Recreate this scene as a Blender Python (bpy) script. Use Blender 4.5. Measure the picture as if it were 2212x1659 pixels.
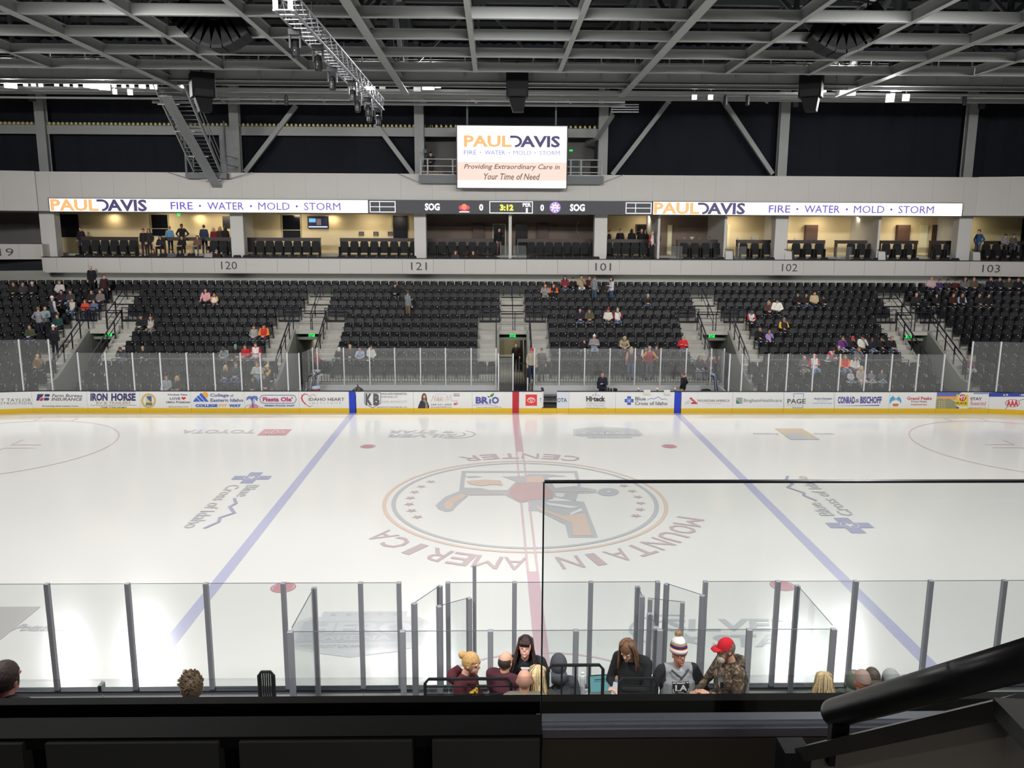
import bpy, bmesh, math, random
from mathutils import Vector, Matrix, Euler
random.seed(7)
PI = math.pi
for o in list(bpy.data.objects): bpy.data.objects.remove(o)
SC = bpy.context.scene
COL = SC.collection

# ---------------------------------------------------------------- camera (solved from the rink's painted lines)
FPX, CX, CY, CZ, PITCH, YAW, ROLL = 1778.1322, -0.94992, -25.55760, 8.49119, 0.1816075, 0.0201971, 0.0047788
def _axes():
    r = Vector((math.cos(YAW), -math.sin(YAW), 0)); fh = Vector((math.sin(YAW), math.cos(YAW), 0))
    f = fh*math.cos(PITCH) - Vector((0, 0, math.sin(PITCH))); u = fh*math.sin(PITCH) + Vector((0, 0, math.cos(PITCH)))
    c, s = math.cos(ROLL), math.sin(ROLL)
    return r*c + u*s, u*c - r*s, f
RT, UP, FW = _axes()
EYE = Vector((CX, CY, CZ))
cam = bpy.data.cameras.new('camera'); cam.sensor_width = 36; cam.lens = FPX*36/2212; cam.clip_start = .05; cam.clip_end = 300
co = bpy.data.objects.new('camera', cam); COL.objects.link(co)
co.matrix_world = Matrix(((RT.x, UP.x, -FW.x, CX), (RT.y, UP.y, -FW.y, CY), (RT.z, UP.z, -FW.z, CZ), (0, 0, 0, 1)))
SC.camera = co
def ray(px, py): return RT*((px-1106)/FPX) - UP*((py-829.5)/FPX) + FW
def atY(px, py, Y):
    d = ray(px, py); return EYE + d*((Y-CY)/d.y)
def atZ(px, py, Z):
    d = ray(px, py); return EYE + d*((Z-CZ)/d.z)
def atD(px, py, D): return EYE + ray(px, py)*D

# ---------------------------------------------------------------- world, exposure, main lights
w = bpy.data.worlds.new('world'); SC.world = w; w.use_nodes = True
w.node_tree.nodes['Background'].inputs[0].default_value = (.55, .6, .7, 1)
w.node_tree.nodes['Background'].inputs[1].default_value = .02
vs = SC.view_settings; vs.view_transform = 'Standard'; vs.look = 'None'; vs.gamma = 1; vs.use_curve_mapping = False; vs.exposure = 0.1
cy = SC.cycles; cy.max_bounces = 6; cy.diffuse_bounces = 3; cy.glossy_bounces = 3; cy.transparent_max_bounces = 24; cy.sample_clamp_indirect = 6; cy.use_denoising = True; cy.caustics_reflective = False; cy.caustics_refractive = False
def area_light(name, loc, target, power, sx, sy, color=(1, .985, .968), spread=PI):
    l = bpy.data.lights.new(name, 'AREA'); l.shape = 'RECTANGLE'; l.size = sx; l.size_y = sy; l.energy = power; l.color = color; l.spread = spread
    o = bpy.data.objects.new(name, l); COL.objects.link(o); o.location = loc
    o.rotation_euler = (Vector(target)-Vector(loc)).to_track_quat('-Z', 'Y').to_euler()
    return o
for lx in (-22, -8, 8, 22): area_light('rink_light', (lx, -7, 15.2), (lx*.9, -1, 0), 690, 3, 1.2)
for lx, tx_, pw in ((-23, -24, 500), (-13.5, -9, 330), (0, 0, 330), (13.5, 9, 330), (23, 24, 500)): area_light('stand_fill_light', (lx, -4.0, 15.2), (tx_, 24, 8), pw, 3, 1.2, spread=math.radians(75))  # fill lamps added out of view to brighten the far fascia and stands
area_light('concourse_downlight', (.9, -27.6, 9.7), (.9, -24, 7.4), 48, 5, .5)  # added fill behind the viewer, brightens ledge, metal channel and handrail
for lx in (-5, 5): area_light('near_stand_light', (lx, -22, 13.5), (lx*.3, -16.2, 3.5), 170, 2, .6, spread=math.radians(70))  # added fill that lifts the faces beside the penalty boxes
for lx in (-22.2, -11.1, 0, 11.1, 22.2): area_light('soffit_light', (lx, 24.6, 6.03), (lx, 25.1, 4.6), 20, 9.5, .2)
for lx in (-20, -7, 7, 20): area_light('near_flood_light', (lx, -17.5, 15.3), (lx*.8, -4, 0), 650, 2, .8)

# ---------------------------------------------------------------- materials
def lin(c): return tuple(((v/255)/12.92 if v/255 <= .04045 else ((v/255+.055)/1.055)**2.4) for v in c)
MATS = {}
def mat(name, rgb, rough=.6, metal=0., spec=.5, var=0., vscale=3., bump=0., coat=0.):
    if name in MATS: return MATS[name]
    m = bpy.data.materials.new(name); m.use_nodes = True; nt = m.node_tree; b = nt.nodes['Principled BSDF']
    c = lin(rgb); b.inputs['Base Color'].default_value = (*c, 1); b.inputs['Roughness'].default_value = rough
    b.inputs['Metallic'].default_value = metal; b.inputs['Specular IOR Level'].default_value = spec
    if coat: b.inputs['Coat Weight'].default_value = coat
    if var or bump:
        tc = nt.nodes.new('ShaderNodeTexCoord'); n = nt.nodes.new('ShaderNodeTexNoise'); n.inputs['Scale'].default_value = vscale; n.inputs['Detail'].default_value = 5
        nt.links.new(tc.outputs['Object'], n.inputs['Vector'])
        if var:
            mx = nt.nodes.new('ShaderNodeMix'); mx.data_type = 'RGBA'
            mx.inputs[6].default_value = (*[v*(1-var) for v in c], 1); mx.inputs[7].default_value = (*[min(1, v*(1+var)) for v in c], 1)
            nt.links.new(n.outputs[0], mx.inputs[0]); nt.links.new(mx.outputs[2], b.inputs['Base Color'])
        if bump:
            bp = nt.nodes.new('ShaderNodeBump'); bp.inputs['Strength'].default_value = bump; bp.inputs['Distance'].default_value = .02
            nt.links.new(n.outputs[0], bp.inputs['Height']); nt.links.new(bp.outputs[0], b.inputs['Normal'])
    MATS[name] = m; return m
def emis(name, rgb, k=1.):
    if name in MATS: return MATS[name]
    m = bpy.data.materials.new(name); m.use_nodes = True; nt = m.node_tree; b = nt.nodes['Principled BSDF']
    b.inputs['Base Color'].default_value = (.02, .02, .02, 1); b.inputs['Emission Color'].default_value = (*lin(rgb), 1); b.inputs['Emission Strength'].default_value = k
    MATS[name] = m; return m
def glassmat(name, tint=(1, 1, 1), ior=1.5, veil=0.):
    m = bpy.data.materials.new(name); m.use_nodes = True; nt = m.node_tree; nt.nodes.clear()
    out = nt.nodes.new('ShaderNodeOutputMaterial'); t = nt.nodes.new('ShaderNodeBsdfTransparent'); t.inputs[0].default_value = (*tint, 1)
    g = nt.nodes.new('ShaderNodeBsdfGlossy'); g.inputs['Roughness'].default_value = .0; f = nt.nodes.new('ShaderNodeFresnel'); gm = nt.nodes.new('ShaderNodeNewGeometry'); mr = nt.nodes.new('ShaderNodeMapRange')
    mr.inputs['To Min'].default_value = ior; mr.inputs['To Max'].default_value = 1/ior; nt.links.new(gm.outputs['Backfacing'], mr.inputs[0]); nt.links.new(mr.outputs[0], f.inputs[0])   # same reflectance on both faces of the sheet
    mx = nt.nodes.new('ShaderNodeMixShader'); nt.links.new(f.outputs[0], mx.inputs[0]); nt.links.new(t.outputs[0], mx.inputs[1]); nt.links.new(g.outputs[0], mx.inputs[2])
    last = mx
    if veil:  # pale diffuse haze: reflected ice glare painted in, plus scratched plastic
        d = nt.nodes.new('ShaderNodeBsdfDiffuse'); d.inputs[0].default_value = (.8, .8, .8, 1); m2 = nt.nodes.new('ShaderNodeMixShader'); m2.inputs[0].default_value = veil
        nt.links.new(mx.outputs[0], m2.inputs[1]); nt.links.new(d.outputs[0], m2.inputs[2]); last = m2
    nt.links.new(last.outputs[0], out.inputs[0]); MATS[name] = m; return m
ICE = mat('ice', (243, 243, 239), .16, spec=.45, var=.012, vscale=.6)
def icepaint(rgb):
    rgb = tuple(min(246, int((v*.78+243*.22))) for v in rgb); return mat('ice_paint_%d_%d_%d' % rgb, rgb, .16, spec=.45)
CONC = mat('concrete', (165, 163, 156), .85, var=.16, vscale=1.6, bump=.15)
CONCD = mat('concrete_wall', (128, 128, 122), .85, var=.12, vscale=1.2, bump=.15)
FASC = mat('painted_fascia', (190, 187, 183), .7, var=.03, vscale=.7)
STEEL = mat('grey_painted_steel', (150, 152, 150), .55, var=.06, vscale=2)
STEELD = mat('dark_grey_steel', (92, 96, 98), .55, var=.05)
BLK = mat('black_metal', (22, 23, 28), .4, var=.1)
SEATM = mat('black_seat_plastic', (15, 16, 20), .42, spec=.22, var=.12, vscale=8)
SEATC = mat('black_seat_fabric', (20, 21, 24), .8, var=.15, vscale=20)
WHITE = mat('white_board_plastic', (228, 228, 226), .35, var=.015)
YEL = mat('yellow_kick_plastic', (228, 186, 30), .35)
DARKCAP = mat('dark_cap_rail', (38, 38, 52), .4)
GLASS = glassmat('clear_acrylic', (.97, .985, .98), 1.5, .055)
GLASSN = glassmat('clear_near_glass', (.94, .95, .95))
ALU = mat('aluminium', (200, 202, 208), .3, .85)
ALUW = mat('white_aluminium_post', (225, 226, 230), .4, .2)
ALUD = mat('grey_aluminium_post', (150, 151, 158), .45, .1)
CURT = mat('dark_navy_curtain', (17, 20, 30), .95, var=.3, vscale=.5, bump=.5)
DECK = mat('dark_roof_deck', (17, 18, 21), .95, var=.2, vscale=1)
NUMPL = mat('white_number_plate', (225, 225, 220), .5)
SCREENW = emis('screen_white', (255, 255, 255), 1.5)

# ---------------------------------------------------------------- mesh helpers
class MB:
    def __init__(s): s.v = []; s.f = []; s.mi = []; s.cur = 0
    def add(s, vs_, fs_):
        n = len(s.v); s.v += [tuple(v) for v in vs_]; s.f += [tuple(i+n for i in f) for f in fs_]; s.mi += [s.cur]*len(fs_); return s
    def box(s, x0, x1, y0, y1, z0, z1, M=None):
        vs_ = [Vector((x, y, z)) for z in (z0, z1) for y in (y0, y1) for x in (x0, x1)]
        if M: vs_ = [M @ v for v in vs_]
        return s.add(vs_, [(0, 2, 3, 1), (4, 5, 7, 6), (0, 1, 5, 4), (2, 6, 7, 3), (0, 4, 6, 2), (1, 3, 7, 5)])
    def bar(s, a, b, w=.04, h=None, up=(0, 0, 1)):
        a = Vector(a); b = Vector(b); h = h or w; d = (b-a).normalized(); u = Vector(up)
        if abs(d.dot(u)) > .98: u = Vector((0, 1, 0)) if abs(d.y) < .9 else Vector((1, 0, 0))
        r = d.cross(u).normalized(); u = r.cross(d)
        vs_ = [p + r*(i*w/2) + u*(j*h/2) for p in (a, b) for i, j in ((-1, -1), (1, -1), (1, 1), (-1, 1))]
        return s.add(vs_, [(0, 3, 2, 1), (4, 5, 6, 7), (0, 1, 5, 4), (1, 2, 6, 5), (2, 3, 7, 6), (3, 0, 4, 7)])
    def tube(s, pts, r, n=8, cap=True):
        pts = [Vector(p) for p in pts]; rr = r if isinstance(r, (list, tuple)) else [r]*len(pts); rings = []
        prev = None
        for i, p in enumerate(pts):
            d = (pts[min(i+1, len(pts)-1)] - pts[max(i-1, 0)]).normalized()
            if prev is None:
                u = Vector((0, 0, 1)) if abs(d.z) < .9 else Vector((0, 1, 0)); prev = (u - d*u.dot(d)).normalized()
            else: prev = (prev - d*prev.dot(d)).normalized()
            w_ = d.cross(prev)
            rings.append([p + prev*(rr[i]*math.cos(2*PI*k/n)) + w_*(rr[i]*math.sin(2*PI*k/n)) for k in range(n)])
        vs_ = [v for R in rings for v in R]; fs = []
        for i in range(len(rings)-1):
            for k in range(n): fs.append((i*n+k, i*n+(k+1) % n, (i+1)*n+(k+1) % n, (i+1)*n+k))
        if cap: fs.append(tuple(range(n))[::-1]); fs.append(tuple(range((len(rings)-1)*n, len(rings)*n)))
        return s.add(vs_, fs)
    def lathe(s, prof, c=(0, 0, 0), n=12, sx=1, sy=1):
        c = Vector(c); vs_ = []; fs = []
        for r, z in prof:
            for k in range(n): vs_.append(c + Vector((r*sx*math.cos(2*PI*k/n), r*sy*math.sin(2*PI*k/n), z)))
        m = len(prof)
        for i in range(m-1):
            for k in range(n): fs.append((i*n+k, i*n+(k+1) % n, (i+1)*n+(k+1) % n, (i+1)*n+k))
        fs.append(tuple(range(n))[::-1]); fs.append(tuple(range((m-1)*n, m*n)))
        return s.add(vs_, fs)
    def prism(s, poly, f0, f1):
        """poly: list of 2D pts; f0/f1 map a 2D pt to the 3D front / back point"""
        n = len(poly); vs_ = [Vector(f0(*p)) for p in poly] + [Vector(f1(*p)) for p in poly]
        return s.add(vs_, [tuple(range(n)), tuple(range(n, 2*n))[::-1]] + [((i+1) % n, i, n+i, n+(i+1) % n) for i in range(n)])
    def ell(s, c, rx, ry, rz, n=10, m=7, M=None):
        c = Vector(c); vs_ = []; fs = []
        for i in range(1, m):
            t = PI*i/m
            for k in range(n): vs_.append(Vector((rx*math.sin(t)*math.cos(2*PI*k/n), ry*math.sin(t)*math.sin(2*PI*k/n), -rz*math.cos(t))))
        vs_ += [Vector((0, 0, -rz)), Vector((0, 0, rz))]
        for i in range(m-2):
            for k in range(n): fs.append((i*n+k, i*n+(k+1) % n, (i+1)*n+(k+1) % n, (i+1)*n+k))
        b = (m-1)*n
        for k in range(n): fs.append((b, (k+1) % n, k)); fs.append((b+1, (m-2)*n+k, (m-2)*n+(k+1) % n))
        if M: vs_ = [M @ v for v in vs_]
        return s.add([v+c for v in vs_], fs)
    def mesh(s, name, mats, smooth=False, bevel=0):
        me = bpy.data.meshes.new(name); me.from_pydata(s.v, [], s.f); me.validate()
        for m in (mats if isinstance(mats, (list, tuple)) else [mats]): me.materials.append(m)
        if max(s.mi, default=0): me.polygons.foreach_set('material_index', s.mi[:len(me.polygons)])
        if smooth: me.polygons.foreach_set('use_smooth', [True]*len(me.polygons))
        me.update(); return me
    def build(s, name, mats, parent=None, smooth=False, bevel=0):
        o = bpy.data.objects.new(name, s.mesh(name, mats, smooth)); COL.objects.link(o)
        if parent: o.parent = parent
        if bevel:
            b = o.modifiers.new('bevel', 'BEVEL'); b.width = bevel; b.segments = 1; b.limit_method = 'ANGLE'
        return o
def empty(name, loc=(0, 0, 0), rz=0):
    o = bpy.data.objects.new(name, None); COL.objects.link(o); o.location = loc; o.rotation_euler = (0, 0, rz); o.empty_display_size = .1; return o
def tag(o, label, cat, group=None):
    o['label'] = label; o['category'] = cat
    if group: o['group'] = group
    return o
def struct(o, label=None):
    o['kind'] = 'structure'
    if label: o['label'] = label
    return o
def stuff(o): o['kind'] = 'stuff'; return o
def inst(me, name, parent=None, loc=None, mats=None):
    o = bpy.data.objects.new(name, me); COL.objects.link(o)
    if parent: o.parent = parent
    if loc is not None: o.location = loc
    return o
ORD = 'first second third fourth fifth sixth seventh eighth ninth tenth eleventh twelfth thirteenth fourteenth fifteenth sixteenth seventeenth eighteenth nineteenth twentieth'.split()
def nth(i):
    if i < 20: return ORD[i]
    t = {2: 'twenty', 3: 'thirty', 4: 'forty', 5: 'fifty', 6: 'sixty', 7: 'seventy', 8: 'eighty', 9: 'ninety'}[(i+1)//10]
    return (t[:-1]+'ieth') if (i+1) % 10 == 0 else t+'-'+ORD[(i+1) % 10-1]

# text -> flat mesh data fitted into a rectangle, then mapped to 3D by f(u, v)
_tc = {}
def text_polys(s, bold=0., shear=0., res=2, spacing=1.):
    k = (s, bold, shear, res, spacing)
    if k in _tc: return _tc[k]
    c = bpy.data.curves.new('t', 'FONT'); c.body = s; c.offset = bold; c.shear = shear; c.resolution_u = res; c.space_character = spacing; c.fill_mode = 'BOTH'
    o = bpy.data.objects.new('t', c); COL.objects.link(o)
    dg = bpy.context.evaluated_depsgraph_get(); me = o.evaluated_get(dg).to_mesh()
    vs_ = [(v.co.x, v.co.y) for v in me.vertices]; fs = [tuple(p.vertices) for p in me.polygons]
    o.evaluated_get(dg).to_mesh_clear(); bpy.data.objects.remove(o); bpy.data.curves.remove(c)
    x0 = min(v[0] for v in vs_); x1 = max(v[0] for v in vs_); y0 = min(v[1] for v in vs_); y1 = max(v[1] for v in vs_)
    r = ([((x-x0)/(x1-x0 or 1), (y-y0)/(y1-y0 or 1)) for x, y in vs_], fs); _tc[k] = r; return r
class Print:
    """flat print on a surface: f maps (u, v) to a 3D point; all shapes of one colour go into one lettering part"""
    def __init__(s, f, parent, out=(0, -1, 0)): s.f0 = f; s.parent = parent; s.by = {}; s.k = 0; s.out = Vector(out)
    def f(s, u, v): return Vector(s.f0(u, v)) + s.out*(s.k*4e-5)
    def mb(s, m): return s.by.setdefault(m.name, (MB(), m))[0]
    def text(s, t, x0, x1, y0, y1, m, **k):
        if 'M' in t and k.get('bold', 0) > 0:   # the M of the built-in font breaks when fattened: thicken by shifted copies
            d = k.pop('bold')*(y1-y0)*.55; k['bold'] = 0.
            for e in (-1, 1): s.text(t, x0+e*d, x1+e*d, y0, y1, m, **k)
        s.k += 1; vs_, fs = text_polys(t, **k); s.mb(m).add([s.f(x0+(x1-x0)*u, y0+(y1-y0)*v) for u, v in vs_], fs)
    def poly(s, pts, m):
        s.k += 1; s.mb(m).add([s.f(*p) for p in pts], [tuple(range(len(pts)))])
    def rect(s, x0, x1, y0, y1, m, n=1):
        for i in range(n):
            a = x0+(x1-x0)*i/n; b = x0+(x1-x0)*(i+1)/n; s.poly([(a, y0), (b, y0), (b, y1), (a, y1)], m)
    def line(s, pts, w_, m, closed=False):
        P = [Vector(p) for p in pts]; n = len(P)
        for i in range(n if closed else n-1):
            a, b = P[i], P[(i+1) % n]; d = (b-a)
            if d.length < 1e-6: continue
            d.normalize(); q = Vector((-d.y, d.x))*w_/2; e = d*w_*.3
            s.poly([tuple(a-e-q), tuple(b+e-q), tuple(b+e+q), tuple(a-e+q)], m)
    def disc(s, cx, cy_, rx, ry, m, n=24, hole=0, a0=0, a1=2*PI):
        for i in range(n):
            t0 = a0+(a1-a0)*i/n; t1 = a0+(a1-a0)*(i+1)/n
            if hole: pts = [(cx+rx*hole*math.cos(t0), cy_+ry*hole*math.sin(t0)), (cx+rx*math.cos(t0), cy_+ry*math.sin(t0)), (cx+rx*math.cos(t1), cy_+ry*math.sin(t1)), (cx+rx*hole*math.cos(t1), cy_+ry*hole*math.sin(t1))]
            else: pts = [(cx, cy_), (cx+rx*math.cos(t0), cy_+ry*math.sin(t0)), (cx+rx*math.cos(t1), cy_+ry*math.sin(t1))]
            s.poly(pts, m)
    def star(s, cx, cy_, r, m, rot=0, sy=1):
        pts = [(cx+(r if k % 2 == 0 else r*.42)*math.sin(rot+k*PI/5), cy_+sy*(r if k % 2 == 0 else r*.42)*math.cos(rot+k*PI/5)) for k in range(10)]
        for k in range(10): s.poly([(cx, cy_), pts[k], pts[(k+1) % 10]], m)
    def done(s, name='lettering'):
        return [mb.build(name, m, s.parent) for mb, m in s.by.values()]

# ================================================================ ICE AND ITS PAINT
BY = 12.95; CR = 8.53; CXR = 21.95
def board_y(x):
    a = abs(x)-CXR
    return BY if a <= 0 else BY-(CR-math.sqrt(max(0, CR*CR-a*a)))
mb = MB(); pts = []
for sx, sy, a0 in ((1, 1, 0), (-1, 1, 90), (-1, -1, 180), (1, -1, 270)):
    for k in range(13):
        a = math.radians(a0+k*7.5); pts.append((sx*CXR+CR*math.cos(a), sy*(BY-CR)+CR*math.sin(a)))
mb.prism(pts[::-1], lambda x, y: (x, y, -.05), lambda x, y: (x, y, 0))
ice = struct(mb.build('ice_sheet', ICE), 'white hockey ice sheet')
gf = MB(); gf.box(-60, 60, -40, 45, -.3, -.06); struct(gf.build('floor', CONCD), 'concrete slab under and around the rink')
IB = icepaint((186, 187, 222)); IR = icepaint((216, 180, 188)); IRT = icepaint((224, 193, 199)); IRD = icepaint((205, 140, 150))
IGR = icepaint((194, 197, 201)); IGM = icepaint((208, 210, 213)); IMAR = icepaint((200, 178, 184)); IORR = icepaint((234, 206, 190)); IORG = icepaint((228, 202, 186))
IREDC = icepaint((208, 176, 176)); IWH = icepaint((240, 240, 238)); IBL = icepaint((160, 165, 200)); IGD = icepaint((196, 192, 190)); IGLD = icepaint((216, 190, 150))
_z = [.004]
def icef(ox=0, oy=0, ang=0, z=.004):
    c, s = math.cos(ang), math.sin(ang)
    return lambda u, v: (ox+u*c-v*s, oy+u*s+v*c, z)
_mk = [0]
def marking(name, fn, z=.004, **k):
    _mk[0] += 1
    p = Print(icef(z=z+_mk[0]*.0001, **k), ice, (0, 0, 1)); fn(p); return p.done(name)
marking('blue_line', lambda p: (p.rect(-7.925, -7.62, -BY, BY, IB)))
marking('blue_line', lambda p: (p.rect(7.62, 7.925, -BY, BY, IB)))
def redline(p):
    p.rect(-.152, .152, 5.9, BY, IR); p.rect(-.152, .152, -BY, -5.8, IR)
marking('centre_red_line', redline)
marking('red_line_outline', lambda p: (p.rect(-.152, -.10, -5.8, 5.9, IRT), p.rect(.10, .152, -5.8, 5.9, IRT)), z=.010)
def ringp(cx, cy_, r, w_, m, a0=0, a1=2*PI, n=96): return lambda p: p.disc(cx, cy_, r, r, m, n=n, hole=1-w_/r, a0=a0, a1=a1)
for sx in (-1, 1):
    for sy in (-1, 1):
        marking('faceoff_circle', ringp(sx*21.03, sy*6.706, 4.6, .06, IRT))
        def hashes(p, sx=sx, sy=sy):
            cx, cy_ = sx*21.03, sy*6.706
            for t in (-1, 1):
                for s in (-1, 1):
                    p.rect(cx+t*.85-.03, cx+t*.85+.03, *sorted((cy_+s*4.5, cy_+s*5.2)), IRT)
                    p.rect(*sorted((cx+t*.6, cx+t*1.8)), cy_+s*.25-.03, cy_+s*.25+.03, IRT)
                    p.rect(cx+t*.6-.03, cx+t*.6+.03, *sorted((cy_+s*.25, cy_+s*1.1)), IRT)
        marking('faceoff_hash', hashes, z=.006)
        marking('faceoff_dot', lambda p, sx=sx, sy=sy: (p.disc(sx*6.096, sy*6.706, .305, .305, IRD), ))
        marking('faceoff_dot', lambda p, sx=sx, sy=sy: (p.disc(sx*6.096, sy*6.706, .27, .27, IR, hole=.86, n=10, a0=-.6, a1=.6), p.disc(sx*6.096, sy*6.706, .27, .27, IR, hole=.86, n=10, a0=PI-.6, a1=PI+.6)), z=.007)
marking('referee_crease', ringp(0, -12.95, 3.05, .06, IRT, 0, PI))
marking('centre_ring', ringp(0, 0, 4.57, .12, IORR), z=.004)
marking('centre_ring', ringp(0, 0, 4.28, .13, IGR), z=.004)
def arctext(p, t, r, h, a0, a1, inward, m):
    n = len(t)
    for i, ch in enumerate(t):
        if ch == ' ': continue
        a = a0+(a1-a0)*(i+.5)/n; rad = Vector((math.cos(a), math.sin(a)))
        up = -rad if inward else rad; rt = Vector((up.y, -up.x))
        wd = abs(a1-a0)*r/n*.42*(.45 if ch == 'I' else 1.15 if ch == 'M' else 1); c = rad*r
        vs_, fs = text_polys(ch, bold=.0 if ch in 'MNAR' else .012)
        p.mb(m).add([p.f(*(c+rt*(2*u-1)*wd+up*(v-.5)*h)) for u, v in vs_], fs)
marking('centre_lettering', lambda p: (arctext(p, 'MOUNTAIN AMERICA', 5.3, .82, math.radians(-20), math.radians(-146), False, IMAR), arctext(p, 'CENTER', 5.25, .72, math.radians(64), math.radians(116), True, IMAR)), z=.007)
def stars(p):
    for k in range(7):
        a = math.radians(149+58*k/6); p.star(3.72*math.cos(a), 3.72*math.sin(a), .19, IMAR, PI)
        a = math.radians(32-58*k/6); p.star(3.72*math.cos(a), 3.72*math.sin(a), .19, IMAR, PI)
marking('star', stars)
def crest(layer):
    def C(L): return [tuple(atZ(780+x/2.989, 940+y/2.989, 0)[:2]) for x, y in L]
    def f(p):
        def fan(L, m):
            p.k += 3   # polygon triangulated by bmesh to survive concave outlines
            bm = bmesh.new(); vs_ = [bm.verts.new((*q, 0)) for q in C(L)]; fc = bm.faces.new(vs_)
            if fc.normal.z < 0 or fc.calc_area() >= 0: pass
            bmesh.ops.triangulate(bm, faces=[fc]); bm.verts.index_update()
            p.mb(m).add([p.f(v.co.x, v.co.y) for v in bm.verts], [tuple(v.index for v in t.verts) for t in bm.faces]); bm.free()
        if layer == 0:
            fan([(650, 232), (1395, 232), (1420, 330), (1398, 330), (1376, 243), (676, 243), (668, 300), (660, 375), (632, 370)], IGR)
            fan([(480, 455), (540, 400), (640, 360), (700, 358), (640, 380), (690, 395), (620, 455), (590, 490), (550, 497), (500, 480)], IGR)
            fan([(650, 340), (770, 342), (830, 356), (960, 356), (960, 388), (700, 390), (640, 375)], IGR)
            fan([(1210, 345), (1380, 330), (1520, 352), (1520, 374), (1400, 378), (1385, 425), (1250, 400)], IGR)
            fan([(910, 268), (1060, 265), (1080, 250), (1200, 252), (1290, 262), (1200, 275), (1230, 300), (1260, 360), (1240, 410), (1180, 430), (1100, 425), (1030, 440), (950, 400), (920, 380), (960, 340), (1000, 300)], IGR)
            fan([(1085, 425), (1180, 425), (1380, 425), (1440, 432), (1530, 662), (1340, 662), (1320, 580), (1200, 520), (1140, 490), (1080, 492)], IGR)
            fan([(670, 268), (740, 264), (785, 270), (700, 276)], IGR); fan([(1180, 262), (1300, 262), (1330, 268), (1200, 270)], IGR)
            fan([(1520+70*math.cos(t*PI/8)+75, 368+26*math.sin(t*PI/8)) for t in range(16)], IGR)
        elif layer == 1:
            fan([(680, 298), (800, 288), (900, 294), (915, 326), (850, 320), (780, 330), (700, 318)], IORG)
            fan([(530, 452), (570, 410), (640, 384), (690, 388), (600, 440), (580, 482), (545, 476)], IORG)
            fan([(690, 376), (950, 372), (950, 378), (690, 382)], IORR); fan([(1190, 360), (1500, 360), (1500, 365), (1190, 365)], IORR)
            fan([(1000, 310), (1180, 310), (1240, 370), (1230, 410), (1100, 420), (1030, 434), (955, 390), (965, 350)], IREDC)
            fan([(1070, 270), (1170, 262), (1185, 306), (1070, 308)], IORG)
            fan([(1120, 442), (1180, 478), (1300, 520), (1445, 508), (1492, 650), (1370, 650), (1362, 570), (1250, 524), (1150, 482)], IORG)
            fan([(1250, 375), (1320, 378), (1300, 404), (1262, 400)], IWH)
        else:
            fan([(1190, 436), (1410, 466), (1360, 476), (1210, 455)], IWH); fan([(1350, 505), (1420, 474), (1430, 490), (1352, 520)], IWH)
            p.star(*C([(1600, 368)])[0], .13, IWH)
    return f
for k in range(3): marking('centre_crest', crest(k), z=.004+.004*k)
def swoosh(p, m, s=1):
    p.disc(0, 0, 1, .62, m, hole=.93, a0=PI*.32, a1=PI*1.35)
def silver(p, kx=1):
    p.text('SILVER', -1.35, 1.6, .08, .66, IGR, bold=.03, shear=.2); p.text('STAR', -.5, 1.6, -.62, -.08, IGR, bold=.03, shear=.2)
    p.disc(-1.1, .1, 1.05, .78, IGR, n=40, hole=.93, a0=math.radians(70), a1=math.radians(235)); p.disc(-.95, .12, .78, .55, IGR, n=30, hole=.9, a0=math.radians(95), a1=math.radians(215))
    p.star(-.95, -.28, .3, IGR)
marking('painted_lettering', silver, ox=4.1, oy=-9.12); marking('painted_lettering', silver, ox=-3.95, oy=8.85, ang=PI)
def hero(k):
    def f(p):
        if k == 0:
            p.poly([(-1.5, .45), (-1.2, .72), (-.95, .72), (-.95, .98), (.95, .98), (.95, .72), (1.2, .72), (1.5, .45), (1.42, -.6), (.9, -.85), (0, -1.08), (-.9, -.85), (-1.42, -.6)], IGM)
        elif k == 1:
            p.poly([(-1.38, .5), (1.38, .5), (1.3, -.45), (-1.3, -.45)], IGR)
            for x in (-.7, -.35, 0, .35, .7): p.star(x, .83, .09, IGR)
        else:
            p.text('HERO', -1.15, 1.15, -.1, .45, IGM, bold=.05); p.text('ARENA', -.75, .75, -.38, -.16, IGM, bold=.02); p.text('AT MOUNTAIN AMERICA CENTER', -1.1, 1.1, -.7, -.55, IGR)
    return f
for k in range(3):
    marking('painted_lettering', hero(k), ox=-3.9, oy=-9.0, z=.004+.004*k); marking('painted_lettering', hero(k), ox=3.88, oy=9.05, ang=PI, z=.004+.004*k)
def toyo(p):
    p.text('TOYOTA', -3.9, -.75, -.3, .35, IGR, bold=.03)
marking('painted_lettering', lambda p: p.text('TOYOTA', -.1, 3.1, -.35, .3, IGR, bold=.03), ox=-11.4, oy=9.2, ang=PI)
marking('painted_emblem', lambda p: p.rect(-11.05, -9.85, 8.55, 9.65, icepaint((216, 140, 150))))
marking('painted_emblem', lambda p: (p.disc(-10.45, 9.1, .42, .28, IWH, hole=.88), p.disc(-10.45, 9.1, .15, .27, IWH, hole=.75), p.disc(-10.45, 9.0, .28, .12, IWH, hole=.8)), z=.008)
def potato(p, side):
    p.poly([(-.62, -1), (.62, -1), (.62, 1), (-.62, 1)], IGLD if side else IGD)
marking('painted_emblem', lambda p: potato(p, 1), ox=12.05, oy=8.8); marking('painted_emblem', lambda p: potato(p, 0), ox=-12.0, oy=-8.7)
marking('painted_emblem', lambda p: (p.poly([(-.62, -.2), (.0, .2), (.62, -.9), (.62, -1), (-.62, -1)], IGR)), ox=12.05, oy=8.8, z=.008)
marking('painted_lettering', lambda p: (p.text('Potatoes', .8, 2.0, -.13, .2, IGR, bold=.02, shear=.4)), ox=-12.2, oy=-8.75)
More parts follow.
